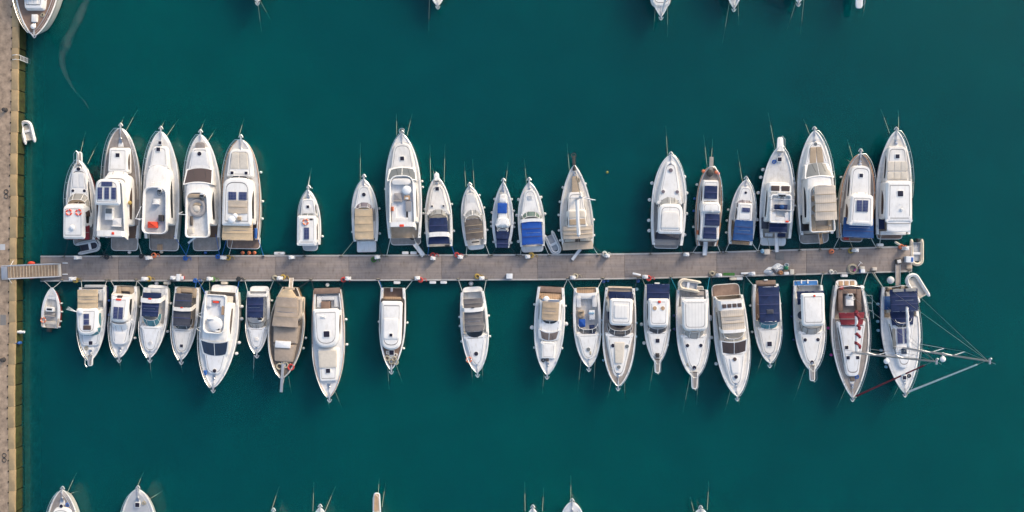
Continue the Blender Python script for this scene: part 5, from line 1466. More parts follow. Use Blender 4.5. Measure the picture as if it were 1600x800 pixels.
b = Boat('motor_boat', 'the teak boat with a rounded white cabin', 'teak-decked boat alone on the south side with rounded white cabin roof', 'motor boat',
         (611.5, 577), (614, 450), 41, 1.2, 1.75, deck='teak_brown', floor='teak_brown', ck=466, p=2.0, q=.85, ws=.9, sm=.4, hull=('gelcoat', 'dark_trim', 'dark_trim', 'gelcoat_cream'))
b.gear(); b.rail(.3, .6, mid=False); b.box(0, 464, 468, 26, 1.1, 1.5, 'teak_gold', 'stern_bench'); b.box(-2, 449.5, 456, 3.5, 1.15, 1.25, 'alloy', 'ladder', .02)
b.cab(470, 540, 34, 29, 1.3, 2.2, 'dark_trim', rf=1.0, win='glass_dark'); b.cab(473, 545, 30, 27, 2.3, 2.55, rf=1.1, ra=.35, name='hardtop', crown=.1); b.pad(498, 530, 24, 24, 2.72, 'gelcoat', 1, th=.08, name='roof_panel'); b.hat(0, 524, 5, 2.78, False)
b.hat(0, 551, 7.5, 1.72, False, 'hatch_glass'); b.hat(-6, 551, 4, 1.7, False, 'teak_pale')
for dx, y in ((-7, 560), (0, 565), (7, 566), (4, 561)):
    mb = MB(); torus(mb, (b.sg * b.m(dx, 1.8), b.f(y, 1.8), 1.76), .24, .08, 14, 6); b.add(mb, 'rope_coil', ['rope_tan'])
b.stern_lines([(597, 590, 'rope_white'), (632, 646, 'rope_white'), (598, 592, 'rope_blue')]); b.bow_lines([(606, 574, 607.5, 600), (619, 570, 626, 590)]); b.fend([('R', 504), ('R', 544), ('L', 503)])

b = Boat('motor_boat', 'the boat with a smoky grey top', 'white sports boat with long smoky grey canopy and one orange ring', 'motor boat',
         (746, 582), (738, 456), 43, 1.15, 1.75, deck='gelcoat_cool', floor='nonskid', ck=520, p=2.1, q=.8, ws=.82, sm=.42)
b.gear(); b.rail(.5, .6); b.plat(448, 31, 'gelcoat', r=.6)
b.cab(525, 572, 34, 12, 1.3, 1.8, 'gelcoat_cool', rf=1.0, tilt=(.1, -.08)); b.hat(0, 552.8, 7, 1.87); b.scr(506, 530, 31, 1.8, 2.3, 'glass_dark', 1, .9, 2.2)
b.can(486, 519, 29, 29, 2.6, .22, 'grey_canvas', 3); b.arch(483.5, 31, 1.2, 2.75, .45); b.can(467, 481, 29, 29, 2.3, .15, 'grey_canvas', 2, legs=False); b.box(0, 480, 482, 5, 2.8, 2.95, 'dark_trim', 'searchlight', .04)
b.ring(732.5, 562, 1.85, 'orange life ring on the foredeck edge of the boat with a smoky grey top', 'orange', .34)
b.stern_lines([(724, 716, 'rope_white'), (755, 760, 'rope_white')]); b.bow_lines([(737, 574, 738, 592), (754, 572, 754, 590)]); b.fend([('L', 494), ('L', 508), ('L', 532), ('R', 495), ('R', 527)])

b = Boat('motor_boat', 'the boat with copper decks', 'white boat with copper-brown stern, tan canopy and tan windscreen band', 'motor boat',
         (855, 585), (861, 449), 47, 1.2, 1.8, deck='gelcoat_cool', floor='teak_gold', ck=478, p=2.1, q=.78, ws=.86, sm=.4)
b.gear(); b.rail(.4, .6); b.box(0, 448, 457, 40, 1.0, 1.2, 'teak_brown', 'stern_deck', .03); b.cab(470, 512, 34, 32, 1.2, 2.2, 'gelcoat', win=True, rf=.5)
b.can(472, 501, 26, 26, 2.75, .2, 'cushion_tan', 3); b.scr(494, 509, 27, 2.1, 2.5, 'glass_dark', 2, .9, 2.5); b.cab(500, 526, 33, 30, 1.3, 2.1, 'gelcoat_cool', rf=.4, tilt=(.2, -.1))
b.pane(521, 532, 32, 28, 2.3, 1.95, 'glass_tan', 1, deep=.7); b.cab(535, 560, 21, 19, 1.5, 2.0, 'gelcoat', rf=.2, ra=.1); b.box(-1, 560, 565, 5, 1.75, 1.9, 'dark_trim', 'deck_locker', .03)
b.box(0, 458, 472, 38, .9, 1.1, 'teak_gold', 'aft_deck', .03); b.dome(-7, 468, 1.9, .36); b.arch(469, 31, 1.2, 2.3, .25, 'steel', .05)
b.stern_lines([(879, 887, 'rope_white')]); b.bow_lines([(850, 585, 848, 607)]); b.fend([('L', 477), ('L', 513, .24), ('L', 544), ('R', 477), ('R', 505, .24), ('R', 543)])

b = Boat('motor_boat', 'the open boat with blue seat cover', 'white open-cockpit sports boat with a blue covered helm seat', 'motor boat',
         (920, 573), (916, 450), 43, 1.15, 1.7, deck='gelcoat', floor='nonskid', ck=518, p=2.2, q=.75, ws=.86, sm=.4)
b.gear(); b.rail(.45, .6); b.box(0, 449, 459, 30, .9, 1.02, 'teak_gold', 'stern_deck', .03); b.cab(522, 562, 34, 14, 1.3, 1.78, rf=.9, tilt=(.1, -.05)); b.hat(0, 546, 6.5, 1.88, True, 'glass_grey'); b.box(3, 549, 555, 3, 1.7, 1.85, 'rope_tan', 'rope_bundle', .05)
b.scr(506, 524, 33, 1.7, 2.2, 'screen_smoke', 3, .92, 2.4); b.box(7, 508, 522, 8, 1.3, 1.85, 'navy_canvas', 'dash_cover', .05); b.box(-8, 499, 511, 10, .7, 1.5, 'blue_canvas', 'helm_seat_cover', .15, .1); b.bench(460, 480, 32, 1.2, 'cushion_white'); b.seat(-9, 487, 496, 9, .7, 1.25, 'cushion_tan'); b.box(8, 485, 500, 9, .7, 1.15, 'gelcoat_cool', 'sun_lounge'); b.box(7, 488, 491, 9, 1.15, 1.25, 'pale_blue_plastic', 'cushion', .05); b.arch(459, 32, 1.0, 1.9, .3)
b.stern_lines([(899, 887, 'rope_white'), (932, 942, 'rope_white')]); b.bow_lines([(908, 562, 904, 600), (930, 562, 928, 597)]); b.fend([('L', 490), ('L', 511)], 'rubber_black', .13, name='black')

b = Boat('motor_yacht', 'the yacht with a slatted hardtop', 'white yacht with navy-framed windows, slatted white hardtop and brown side decks', 'motor yacht',
         (966, 603), (969, 450), 52, 1.35, 2.1, deck='teak_grey', floor='teak_gold', ck=464, p=2.2, q=.74, ws=.86, sm=.4, hull=('gelcoat', 'gelcoat_cream', 'gelcoat', 'gelcoat'))
b.gear(); b.rail(.35, .65); b.box(0, 447.5, 456, 38, 1.0, 1.15, 'teak_pale', 'stern_deck', .03)
b.cab(522, 590, 42, 14, 1.55, 2.05, rf=1.0, tilt=(.15, -.12)); b.pad(535, 568, 17, 12, 2.25, 'cushion', 1); b.hat(-10, 540.5, 6.5, 2.18); b.hat(12, 541, 6.5, 2.18, True, 'glass_grey'); b.hat(0, 573.5, 6.5, 2.12, True, 'glass_grey')
b.scr(506, 528, 40, 2.1, 2.65, 'screen_smoke', 3, .9, 2.4); b.scr(488, 512, 37, 1.9, 2.9, 'glass_dark', 3, .88, 2.3, frame='navy_canvas', fr=.06); b.can(456, 474, 36, 34, 2.3, .25, 'navy_canvas', 1, legs=False); b.cab(470, 492, 41, 38, 1.3, 2.0, 'cushion', win=True)
b.cab(469, 507, 32, 31, 3.1, 3.3, rf=.5, ra=.35, name='hardtop'); b.pad(477, 498, 22, 22, 3.42, 'ribbed_white', 1, th=.08, name='sunroof')
mb = MB()
for dx in (-17, -6, 6, 17): tube(mb, [(b.m(dx * 1.15, 2), b.f(459, 2), 2.0), (b.m(dx, 3.1), b.f(472, 3.1), 3.12)], .05, 5)
b.add(mb, 'canopy_frame', ['navy_canvas'])
b.stern_lines([(948, 941, 'rope_dark'), (990, 997, 'rope_dark')]); b.bow_lines([(955, 595, 951, 615), (976, 596, 976, 616)]); b.fend([('R', 504), ('R', 525), ('L', 501), ('L', 523), ('L', 563)], 'pale_blue_plastic', name='pale blue')

b = Boat('motor_boat', 'the boat with two brown roof dots', 'white boat with navy stern cover and two brown round roof vents', 'motor boat',
         (1027, 569), (1026.5, 445), 41, 1.15, 1.7, deck='gelcoat', floor='nonskid', ck=475, p=2.1, q=.8, ws=.88, sm=.4)
b.pul(583, 8); b.gear(False); b.rail(.4, .6); b.cab(518, 560, 32, 14, 1.3, 1.75, rf=.8, tilt=(.1, -.05)); b.hat(0, 532.5, 6.5, 1.86, False); b.box(0, 552, 559, 6, 1.75, 1.95, 'dark_trim', 'windlass_cover', .1)
b.scr(505, 523, 31, 1.75, 2.25, 'screen_smoke', 2, .92, 2.4); b.cab(470, 512, 30, 29, 1.2, 2.3, win=True, rf=.5); b.cab(469, 509, 28, 27, 2.6, 2.85, rf=.5, ra=.2, name='hardtop')
b.hat(-6.3, 482, 7, 2.92, True, 'teak_gold'); b.hat(6.3, 482, 7, 2.92, True, 'teak_gold'); b.box(1, 470, 474, 4, 2.85, 3.05, 'life_red', 'folded_flag', .06)
b.can(444, 470, 36, 35, 2.4, .15, 'navy_canvas', 2); b.box(0, 441.5, 444, 8, 1.2, 1.35, 'gelcoat', 'stern_step')
b.stern_lines([(1008, 1003, 'rope_tan'), (1044, 1048, 'rope_dark')]); b.bow_lines([(1021, 571, 1016, 600)]); b.fend([('L', 507, .2), ('L', 536, .2), ('R', 516), ('R', 539)])

b = Boat('motor_yacht', 'the yacht with a ribbed white hardtop', 'white yacht with ribbed white hardtop and an inflatable across its stern', 'motor yacht',
         (1085, 590), (1082, 453), 52, 1.35, 2.0, deck='gelcoat', floor='nonskid', ck=478, p=2.2, q=.74, ws=.92, sm=.4, hull=('gelcoat', 'dark_trim', 'gelcoat', 'dark_trim'))
b.pul(608, 9); b.gear(False); b.rail(.35, .65); b.plat(447, 40, 'teak_grey', r=.2); b.box(7, 455, 462, 22, 1.3, 1.45, 'teak_grey', 'stern_deck', .03)
b.cab(524, 578, 40, 14, 1.5, 1.98, rf=1.0, tilt=(.12, -.08)); b.hat(-10.5, 540, 6, 2.1); b.hat(10.5, 540, 6, 2.1); b.hat(0, 574.5, 7, 1.98)
b.scr(506, 532, 36, 2.0, 2.7, 'screen_pale', 3, .92, 2.2, dash='cushion'); b.cab(470, 515.5, 37, 35, 2.95, 3.2, 'ribbed_white', rf=.7, ra=.15, name='hardtop', dx=0); b.bench(464, 490, 36, 1.35)
mb = MB()
for dx in (-17, 17):
    for y in (475, 508): tube(mb, [(b.m(dx * 1.1, 2), b.f(y, 2), 1.4), (b.m(dx, 3), b.f(y, 3), 3.0)], .06, 6)
b.add(mb, 'hardtop_post', ['white_paint'])
b.stern_lines([(1060, 1048, 'rope_teal'), (1105, 1109, 'rope_teal')]); b.bow_lines([(1078, 588, 1070, 630), (1091, 590, 1089, 622)]); b.fend([('L', 493), ('L', 514)], 'navy_hull', .17, name='navy'); b.fend([('R', 496, .24)])
dinghy(1075, 445.5, -80, 2.35, 1.4, 'cream inflatable dinghy lying across the stern of the yacht with a ribbed white hardtop', 'cream_rubber', 'nonskid_grey', 1.3)

b = Boat('motor_yacht', 'the yacht with brown arch windows', 'long white yacht with tan ribbed canopy and brown arch windows', 'motor yacht',
         (1152, 619), (1138, 462), 54, 1.4, 2.1, deck='gelcoat', floor='teak_pale', ck=480, p=2.1, q=.8, ws=.84, sm=.4)
b.gear(); b.rail(.35, .65); b.plat(443.5, 44, 'teak_brown', r=.6)
b.cab(550, 604, 36, 14, 1.6, 2.1, rf=1.0, tilt=(.15, -.12)); b.pad(560, 584, 16, 11, 2.3, 'cushion_white', 1); b.hat(0, 561.5, 6.5, 2.36, True, 'glass_brown'); b.hat(0, 589, 6.5, 2.22)
b.pane(536, 553, 38, 35, 2.8, 2.25, 'glass_brown', 1, .22); b.scr(518, 541, 35, 2.2, 2.85, 'screen_pale', 2, .92, 2.4, dash='cushion'); b.cab(480, 542, 42, 36, 1.4, 2.2, 'cushion', rf=.5, win=True)
b.can(485, 516, 36, 35, 3.3, .18, 'ribbed_tan', 3); b.arch(517, 38, 2.0, 3.3, .35); b.arch(477, 38, 1.4, 3.1, 1.1)
for dx in (-12, -4, 4, 12): b.box(dx, 475, 481, 6.5, 3.16, 3.22, 'glass_brown', 'arch_window', .01)
b.arch(469, 40, 1.2, 2.4, .35)
b.stern_lines([(1116, 1111, 'rope_dark'), (1161, 1164, 'rope_dark')]); b.bow_lines([(1141, 611, 1135, 634), (1154, 618, 1155, 630)]); b.fend([('L', 496, .24), ('L', 525), ('L', 566)], rr=.18)

b = Boat('motor_boat', 'the boat with a large navy cover', 'white motor boat with a large wrinkled navy cover and teal windscreen', 'motor boat',
         (1203, 567), (1197, 444), 44, 1.15, 1.75, deck='gelcoat_cream', floor='teak_brown', ck=500, p=2.2, q=.76, ws=.86, sm=.4)
b.gear(); b.rail(.45, .6); b.box(0, 438, 446, 31, .9, 1.1, 'teak_brown', 'stern_deck', .03); b.cab(512, 556, 34, 16, 1.3, 1.75, 'gelcoat_cream', rf=.8, tilt=(.1, -.05)); b.hat(0, 537.5, 7.5, 1.86, False)
b.scr(499, 516, 31, 1.75, 2.3, 'screen_teal', 2, .92, 2.4, dash='pale_blue_plastic'); b.can(447.5, 504, 33, 31, 2.8, .2, 'navy_canvas', 4, sag=.1); b.box(0, 484, 491, 11, 2.7, 2.86, 'charcoal_canvas', 'folded_flap', .08, .05); b.dome(-13, 499, 1.9, .3, 'rubber_black', 'coiled_cable', .5)
b.box(0, 436.5, 438.5, 6, 1.0, 1.2, 'gelcoat', 'stern_step')
b.stern_lines([(1180, 1164, 'rope_white')]); b.bow_lines([(1190, 560, 1184, 578), (1213, 560, 1210, 574)]); b.fend([('L', 477), ('L', 518), ('R', 475), ('R', 517)], rr=.13)

b = Boat('motor_yacht', 'the yacht with a cut-out blue stern', 'white yacht with bright blue notched stern mat and plain white hardtop', 'motor yacht',
         (1269, 580), (1263, 446), 48, 1.25, 1.9, deck='gelcoat', floor='nonskid', ck=465, p=2.2, q=.76, ws=.92, sm=.4, hull=('gelcoat', 'navy_hull', 'navy_hull'))
b.pul(595.5, 8); b.gear(False); b.rail(.4, .65); b.plat(438, 38, 'bright_blue', r=.1)
for dx in (-7, 3): b.box(dx, 437, 443, 2, .42, .5, 'gelcoat', 'stern_fitting', .02)
b.cab(518, 570, 38, 14, 1.4, 1.9, rf=1.0, tilt=(.12, -.08)); b.hat(-10, 531, 6, 2.02); b.hat(10, 531, 6, 2.02); b.hat(0, 566, 6.5, 1.9)
b.scr(502, 525, 35, 1.9, 2.6, 'screen_pale', 3, .92, 2.3, dash='gelcoat', frame='dark_trim'); b.cab(460.5, 508, 33, 32, 3.0, 3.25, rf=.45, ra=.25, name='hardtop', crown=.1); b.can(455, 476, 42, 40, 2.3, .15, 'navy_canvas', 2); b.dome(-15, 492, 1.9, .45, 'charcoal_canvas', 'seat_cover', .5)
mb = MB()
for dx in (-15, 15):
    for y in (466, 502): tube(mb, [(b.m(dx * 1.15, 2), b.f(y, 2), 1.3), (b.m(dx, 3), b.f(y, 3), 3.05)], .06, 6)
b.add(mb, 'hardtop_post', ['white_paint']); b.box(2, 461, 464, 3, 3.25, 3.4, 'life_red', 'folded_flag', .04)
b.stern_lines([(1248, 1240, 'rope_dark'), (1282, 1286, 'rope_white')]); b.bow_lines([(1257, 577, 1245, 613)]); b.fend([('L', 494), ('L', 530)], 'navy_hull', .13, name='navy')

# sailing yachts with masts
def rig(b, my, mz, h, lean, lean_f, spr, boom_y, cover, furl, sail=True, radar=None):
    """mast from its deck row, tip leaning by (x, f) metres, spreaders, boom, stays and a furled headsail"""
    mf = b.f(my, mz); tip = Vector((lean, mf - lean_f, mz + h)); base = Vector((0, mf, mz))
    P = lambda t: base + (tip - base) * t
    mb = MB(); tube(mb, [P(0) - Vector((0, 0, .3)), P(.5), P(1)], .12, 10, r1=.085); o = b.add(mb, 'mast', ['alloy'])
    hd = MB(); box(hd, tip.x - .08, tip.x + .08, tip.y - .25, tip.y + .25, tip.z, tip.z + .12, 0, .03); tube(hd, [tip, tip + Vector((.1, .1, 1.2))], .02, 5); ball(hd, tip + Vector((0, -.25, .25)), .12); b.add(hd, 'masthead', ['alloy'], o)
    for t, wd in spr:
        k = MB(); c = P(t); tube(k, [c + Vector((-wd, -.35, .1)), c, c + Vector((wd, -.35, .1))], .045, 6); b.add(k, 'spreader', ['alloy'], o)
    k = MB(); zb = mz + 1.0; bf = b.f(boom_y, zb); tube(k, [(0, mf - .15, zb), (0, bf, zb + .1)], .11, 8); bo = b.add(k, 'boom', ['alloy'])
    if sail:
        k = MB(); n = 14; pts = [(.03 * math.sin(i * 2.1), mf - .3 + (bf - mf + .4) * i / n, zb + .22 + .03 * math.sin(i * 1.3)) for i in range(n + 1)]
        tube(k, pts, .2, 8, r1=.14); b.add(k, 'furled_mainsail', [cover], bo)
    k = MB(); ft = Vector((0, b.L - .1, b.zb + .15)); hd_ = P(.97)
    pts = [ft + (hd_ - ft) * (i / 20) for i in range(21)]
    tube(k, pts, .03, 5); tube(k, pts[1:19], .11, 8, 1 , r1=.07)
    if furl == 'burgundy_canvas':
        for i in (7, 13): tube(k, pts[i:i + 2], .085, 8, 2, r1=.085)
    b.add(k, 'furled_headsail', ['steel', furl, 'white_canvas'])
    k = MB()
    for sd in (-1, 1):
        ch = Vector((sd * (b.hb(mf) - .12), mf - .35, b.zg(mf)))
        for t, wd in spr: tube(k, [ch, P(t) + Vector((sd * wd, -.35, .1))], .016, 4); ch2 = P(t) + Vector((sd * wd, -.35, .1))
        tube(k, [ch2, P(.98)], .016, 4); tube(k, [ch + Vector((0, .5, 0)), P(spr[0][0])], .016, 4)
        tube(k, [(sd * b.hb(0) * .7, .1, b.zs), P(1) - Vector((0, 0, .2))], .02, 4)
    b.add(k, 'rigging', ['steel'])
    if radar is not None:
        k = MB(); c = P(radar) + Vector((0, .5, 0)); ball(k, c, .3, .3, .18); tube(k, [P(radar), c], .05, 6); b.add(k, 'radar_dome', ['white_paint'], o)
    return mf

b = Boat('sailing_yacht', 'the sailing yacht with a red sprayhood', 'sailing yacht with burgundy sprayhood, red and white mainsail cover and teak side decks', 'sailing yacht',
         (1332.5, 622), (1327, 446), 59, 1.25, 1.7, deck='teak_grey', floor='teak_grey', ck=497, fz=.75, p=1.75, q=.92, ws=.72, sm=.42, hull=('gelcoat', 'burgundy_hull', 'gelcoat', 'gelcoat_cream'))
b.rail(.05, .6); b.gear(roller=.3); b.plat(437, 34, 'gelcoat', r=.6)
for dx in (-9, 0, 9): b.box(dx, 439, 446, 6.5, .42, .47, 'teak_gold', 'step_panel', .01)
b.cab(503, 588, 44, 17, 1.35, 1.9, 'gelcoat_cool', rf=.6, win=True, taper=.1); b.box(0, 590, 596, 7, 1.5, 1.72, 'taupe_canvas', 'deck_hatch')
for dx, y in ((-9, 543), (-7, 559), (8, 559)): b.hat(dx, y, 5.5, 1.93, False)
b.can(489, 508, 40, 34, 2.3, .3, 'burgundy_canvas', 2, legs=True, drop=.35); b.bench(452, 486, 36, 1.35, 'teak_brown', open_='fore'); b.box(0, 462, 478, 12, .8, 1.35, 'gelcoat', 'cockpit_table')
k = MB(); f = b.f(466, 1.8); torus(k, (0, 0, 0), .5, .03, 20, 6); o = b.add(k, 'steering_wheel', ['steel']); o.location = (0, f, 1.6); o.rotation_euler = (rad(75), 0, 0)
b.box(0, 459, 464, 8, .8, 1.7, 'gelcoat', 'helm_pedestal'); b.box(0, 460, 463, 6, 1.7, 1.76, 'glass_dark', 'instrument_panel', .01)
k = MB(); tube(k, [(x, b.f(450, 1.8) - .25 * (1 - abs(x) / b.B), 1.95) for x in [-b.B * .7 + b.B * 1.4 * i / 8 for i in range(9)]], .03, 5); tube(k, [(-b.B * .7, b.f(456, 1.8), 1.2), (-b.B * .7, b.f(450, 1.8), 1.95)], .03, 5); tube(k, [(b.B * .7, b.f(456, 1.8), 1.2), (b.B * .7, b.f(450, 1.8), 1.95)], .03, 5)
for x, y in ((-.86, 474), (-.86, 462), (-.9, 486)): tube(k, [(b.B * x, b.f(y, 1.8), 1.2), (b.B * (x - .18), b.f(y, 1.9), 2.3), (b.B * (x - .2), b.f(y + 12, 1.9), 2.3)], .03, 5)
b.add(k, 'pushpit', ['steel']); b.box(-13, 447, 452, 5, 1.2, 1.6, 'hose_red', 'horseshoe_buoy', .1)
rig(b, 551, 1.9, 16.6, -1.3, .95, ((.33, 1.15), (.66, .9)), 487, 'white_canvas', 'burgundy_canvas', radar=.45)
k = MB()
n = 22
pts = [(-.1 + .2 * math.sin(i * 1.1), b.f(486 + 58 * i / n, 3.2), 3.16 + .05 * math.sin(i * 1.9)) for i in range(n + 1)]
for a_, c_ in ((0, 6), (8, 12), (13, 17), (18, 23)): tube(k, pts[a_:c_], .2, 7)
b.add(k, 'sail_cover', ['burgundy_canvas'])
b.stern_lines([(1312, 1296, 'rope_dark'), (1350, 1357, 'rope_white')]); b.bow_lines([(1324, 600, 1312, 628)]); b.fend([('L', 512), ('L', 554), ('R', 493), ('R', 500)], 'pink', .15, name='pink')
LINES.append((b, 'pier', (1355, 494), (1360, 470), 'rope_dark'))

b = Boat('sailing_yacht', 'the sailing yacht with a navy bimini', 'white sailing yacht at the pier head with big navy bimini and tall mast', 'sailing yacht',
         (1414.5, 615), (1404, 448), 60, 1.25, 1.75, deck='gelcoat_cool', floor='teak_pale', ck=495, fz=.75, p=1.75, q=.9, ws=.82, sm=.4, hull=('gelcoat', 'navy_hull', 'navy_hull'))
b.rail(.05, .6); b.gear(roller=.3); b.cab(498, 575, 40, 14, 1.35, 1.9, 'gelcoat_cool', rf=.7, win=True, taper=.1)
b.can(452, 487.5, 43, 42, 3.3, .25, 'navy_canvas', 3, z0=1.4); b.box(-10, 451, 456, 17, 3.2, 3.32, 'screen_pale', 'clear_panel', .01); b.box(10, 451, 456, 17, 3.2, 3.32, 'screen_pale', 'clear_panel', .01)
b.can(487, 508, 37, 32, 2.45, .3, 'navy_canvas', 2, drop=.3); b.scr(498, 512, 30, 1.9, 2.4, 'screen_smoke', 2)
for dx in (-5, 6): b.sol(dx, 513, 537, 9, 2.02)
b.hat(0, 549, 9, 2.0, False, 'glass_blue'); b.box(-14, 513, 545, 5, 1.85, 1.95, 'glass_grey', 'deck_window', .02); b.hat(0, 590, 6, 1.72, False)
b.box(-19, 462, 483, 12, 1.3, 1.5, 'mid_blue_canvas', 'side_cover', .05); b.bench(455, 488, 40, 1.4, 'cushion')
for dx, y, mm in ((-15, 448, 'teak_gold'), (-11, 452, 'teak_brown'), (-4, 446, 'dark_trim'), (5, 446, 'teak_pale')): b.box(dx, y, y + 5, 6, 1.2, 1.6, mm, 'stern_locker', .06)
b.dome(-14, 437, 1.3, .42, 'grey_rubber', 'round_fender', .8)
k = MB(); tube(k, [(-b.m(23, 2), b.f(452, 2), 1.3), (-b.m(22, 2), b.f(449, 2), 2.4), (0, b.f(446, 2), 2.5), (b.m(22, 2), b.f(449, 2), 2.4), (b.m(23, 2), b.f(452, 2), 1.3)], .03, 5); b.add(k, 'pushpit', ['steel'])
rig(b, 544, 1.95, 17.4, -.1, .6, ((.36, 1.3), (.62, 1.1)), 479, 'white_canvas', 'white_canvas', radar=.5)
b.plank((1403, 447), (1403, 413), 8, 1.2, .85, 'teak_grey')
b.stern_lines([(1383, 1365, 'rope_white'), (1383, 1362, 'rope_tan'), (1430, 1420, 'rope_white')]); b.bow_lines([(1406, 600, 1396, 620)])
b.fend([('L', 474), ('L', 501), ('L', 515), ('L', 546), ('L', 572)], 'pale_blue_plastic', .16, name='pale blue')
dinghy(1431, 447, -32, 3.1, 1.7, 'white inflatable dinghy hung at the stern quarter of the sailing yacht with a navy bimini', 'white_rubber', 'cushion', 1.2, seat=False)

# ------------------------------------------------------------------ boats of the next piers, cut by the picture's edges
G2 = 'boats of the neighbouring piers, partly out of the picture'
b = Boat('motor_yacht', 'the teak yacht by the quay', 'large teak-decked yacht close to the quay, only its bow in the picture', 'motor yacht',
         (53, 56), (62, -130), 76, 1.7, 2.6, deck='teak_brown', floor='teak_brown', ck=-90, p=2.2, q=.82, ws=.9, hull=('gelcoat', 'dark_trim', 'gelcoat', 'gelcoat'), group=G2)
b.rail(.3, .8); b.gear(roller=.1); b.box(0, 22, 34, 9, 2.3, 2.62, 'gelcoat', 'deck_locker', .05); b.cab(-60, 12, 40, 26, 2.2, 3.0, 'gelcoat_cool', rf=.3, win=True); b.pad(-4, 6, 16, 15, 3.12, 'cushion_white', 2); b.cab(-70, -12, 46, 42, 2.2, 4.0, 'gelcoat', win=True)
mb = MB(); po = [(-b.m(26, 2.5), b.f(36, 2.5)), (b.m(26, 2.5), b.f(36, 2.5)), (b.m(6, 2.5), b.f(51, 2.5)), (-b.m(6, 2.5), b.f(51, 2.5))]
b.dome(0, 42, 2.55, .3, 'gelcoat', 'capstan_cover', .7)

def edge_boat(short, label, bow, stern, beam, zs=1.1, zb=1.7, deck='gelcoat', lines=(), kind='motor_boat', cat='motor boat', mast=False, sprit=None, hull=('gelcoat', 'navy_hull'), cabin=True, p=2.1, q=.8, hatch=True, hy=14):
    b = Boat(kind, short, label, cat, bow, stern, beam, zs, zb, deck=deck, floor='nonskid', ck=stern[1] + (bow[1] - stern[1]) * .35, p=p, q=q, hull=hull, group=G2)
    b.gear(roller=.25, anchor=sprit is None); b.rail(.4, .65)
    sy = -1 if bow[1] < stern[1] else 1
    if cabin:
        b.cab(bow[1] - sy * 75, bow[1] - sy * (hy + 4), beam * .7, beam * .42, zb - .4, zb + .25, rf=.8, win=True, tilt=(.1, -.1))
        b.cab(bow[1] - sy * 105, bow[1] - sy * 62, beam * .72, beam * .68, zb - .5, zb + 1.3, rf=.8, win=True)
    if hatch: b.hat(0, bow[1] - sy * hy, 6, zb + .06 if not cabin else zb + .12)
    if sprit: b.pul(sprit, 10, 'gelcoat_cool', 'teak_gold' if 'orange' in label else 'gelcoat')
    if mast: rig(b, bow[1] - sy * 72, zb + .2, 14, 0, .4, ((.35, 1.0), (.65, .8)), bow[1] - sy * 130, 'white_canvas', 'white_canvas')
    b.bow_lines(list(lines)); return b
edge_boat('the grey-decked bow lower left', 'white boat nearest the quay at the lower edge, tan side decks and round hatch', (97, 765), (97, 900), 56, 1.3, 1.9, 'teak_grey', [(105, 770, 116, 746), (107, 772, 117, 769)], hy=26)
edge_boat('the grey flush-deck bow', 'white-edged boat with wide grey foredeck and square hatch at the lower edge', (215, 764), (216, 905), 60, 1.3, 1.9, 'nonskid_grey', [(213, 764, 221, 745), (233, 780, 248, 771)], cabin=False, p=2.3, q=.7, hatch=False).hat(0, 789, 7, 1.9, False)
edge_boat('the barely seen bow', 'boat of which only the bow tip shows at the lower edge, dark shape beside it', (427, 799), (430, 930), 46, 1.2, 1.7, 'gelcoat', [(424, 798, 433, 770)], hatch=False)
edge_boat('the bow with crossed mooring lines', 'white boat bow at the lower edge with a small white anchor bracket', (500, 793), (503, 920), 46, 1.2, 1.7, 'gelcoat', [(489, 799, 490, 765), (508, 799, 520, 770)], hatch=False)
edge_boat('the boat with the orange pulpit', 'boat with orange-brown wooden bow pulpit poking in at the lower edge', (589, 795), (592, 930), 52, 1.2, 1.8, 'teak_gold', [(597, 792, 601, 764), (591, 772, 592, 754)], sprit=770, hull=('wood_hull', 'dark_trim', 'gelcoat', 'gelcoat'))
edge_boat('the small bow at the lower edge', 'small white bow at the lower edge between two straight mooring lines', (832.5, 794), (833, 900), 38, 1.0, 1.5, 'gelcoat', [(820.5, 799, 820, 765), (847.5, 799, 849, 772)], hatch=False)
edge_boat('the broad bow at the lower edge', 'broad blunt white bow with centre seam at the lower edge', (894, 784), (895, 915), 50, 1.3, 1.9, 'gelcoat_cool', [(891.5, 786, 892, 754)], cabin=False, p=2.4, q=.66, hatch=False)
edge_boat('the bow with a round rail', 'boat with a rounded steel bow rail just showing at the lower edge', (1095, 795), (1096, 920), 44, 1.2, 1.8, 'gelcoat_cream', [(1084, 799, 1080, 782), (1105, 797, 1107, 764)], p=2.4, q=.62, hatch=False)
edge_boat('the bow with anchor ring', 'boat bow at the upper edge with a ring-shaped anchor roller, two lines running out', (402, 3), (404, -120), 44, 1.2, 1.8, 'gelcoat', [(403, 4, 407, 38), (407, 2, 418, 22)], hatch=False)
edge_boat('the cream bow at the upper edge', 'small cream boat bow at the upper edge with one straight line', (684, 9), (682, -110), 40, 1.1, 1.7, 'gelcoat_cream', [(671, 0, 670, 36)], hatch=False)
edge_boat('the largest sailing bow above', 'sailing yacht showing most of its foredeck at the upper edge', (1033, 26), (1032, -150), 58, 1.3, 1.8, 'gelcoat', [(1024, 10, 1022, 38), (1043, 8, 1043, 45)], 'sailing_yacht', 'sailing yacht', True, p=1.75, q=.9, hatch=False)
edge_boat('the second sailing bow above', 'sailing yacht bow at the upper edge with a long pale line running down-left', (1147, 13), (1148, -150), 52, 1.2, 1.7, 'gelcoat_cream', [(1140, 2, 1132, 50), (1153, 2, 1154, 30)], 'sailing_yacht', 'sailing yacht', True, p=1.75, q=.9, hatch=False)
edge_boat('the third sailing bow above', 'sailing yacht of which just the bow fitting shows at the upper edge', (1248, 5), (1250, -150), 50, 1.2, 1.7, 'gelcoat', [(1244, 2, 1234, 34), (1256, 0, 1252, 40)], 'sailing_yacht', 'sailing yacht', True, p=1.75, q=.9, hatch=False)
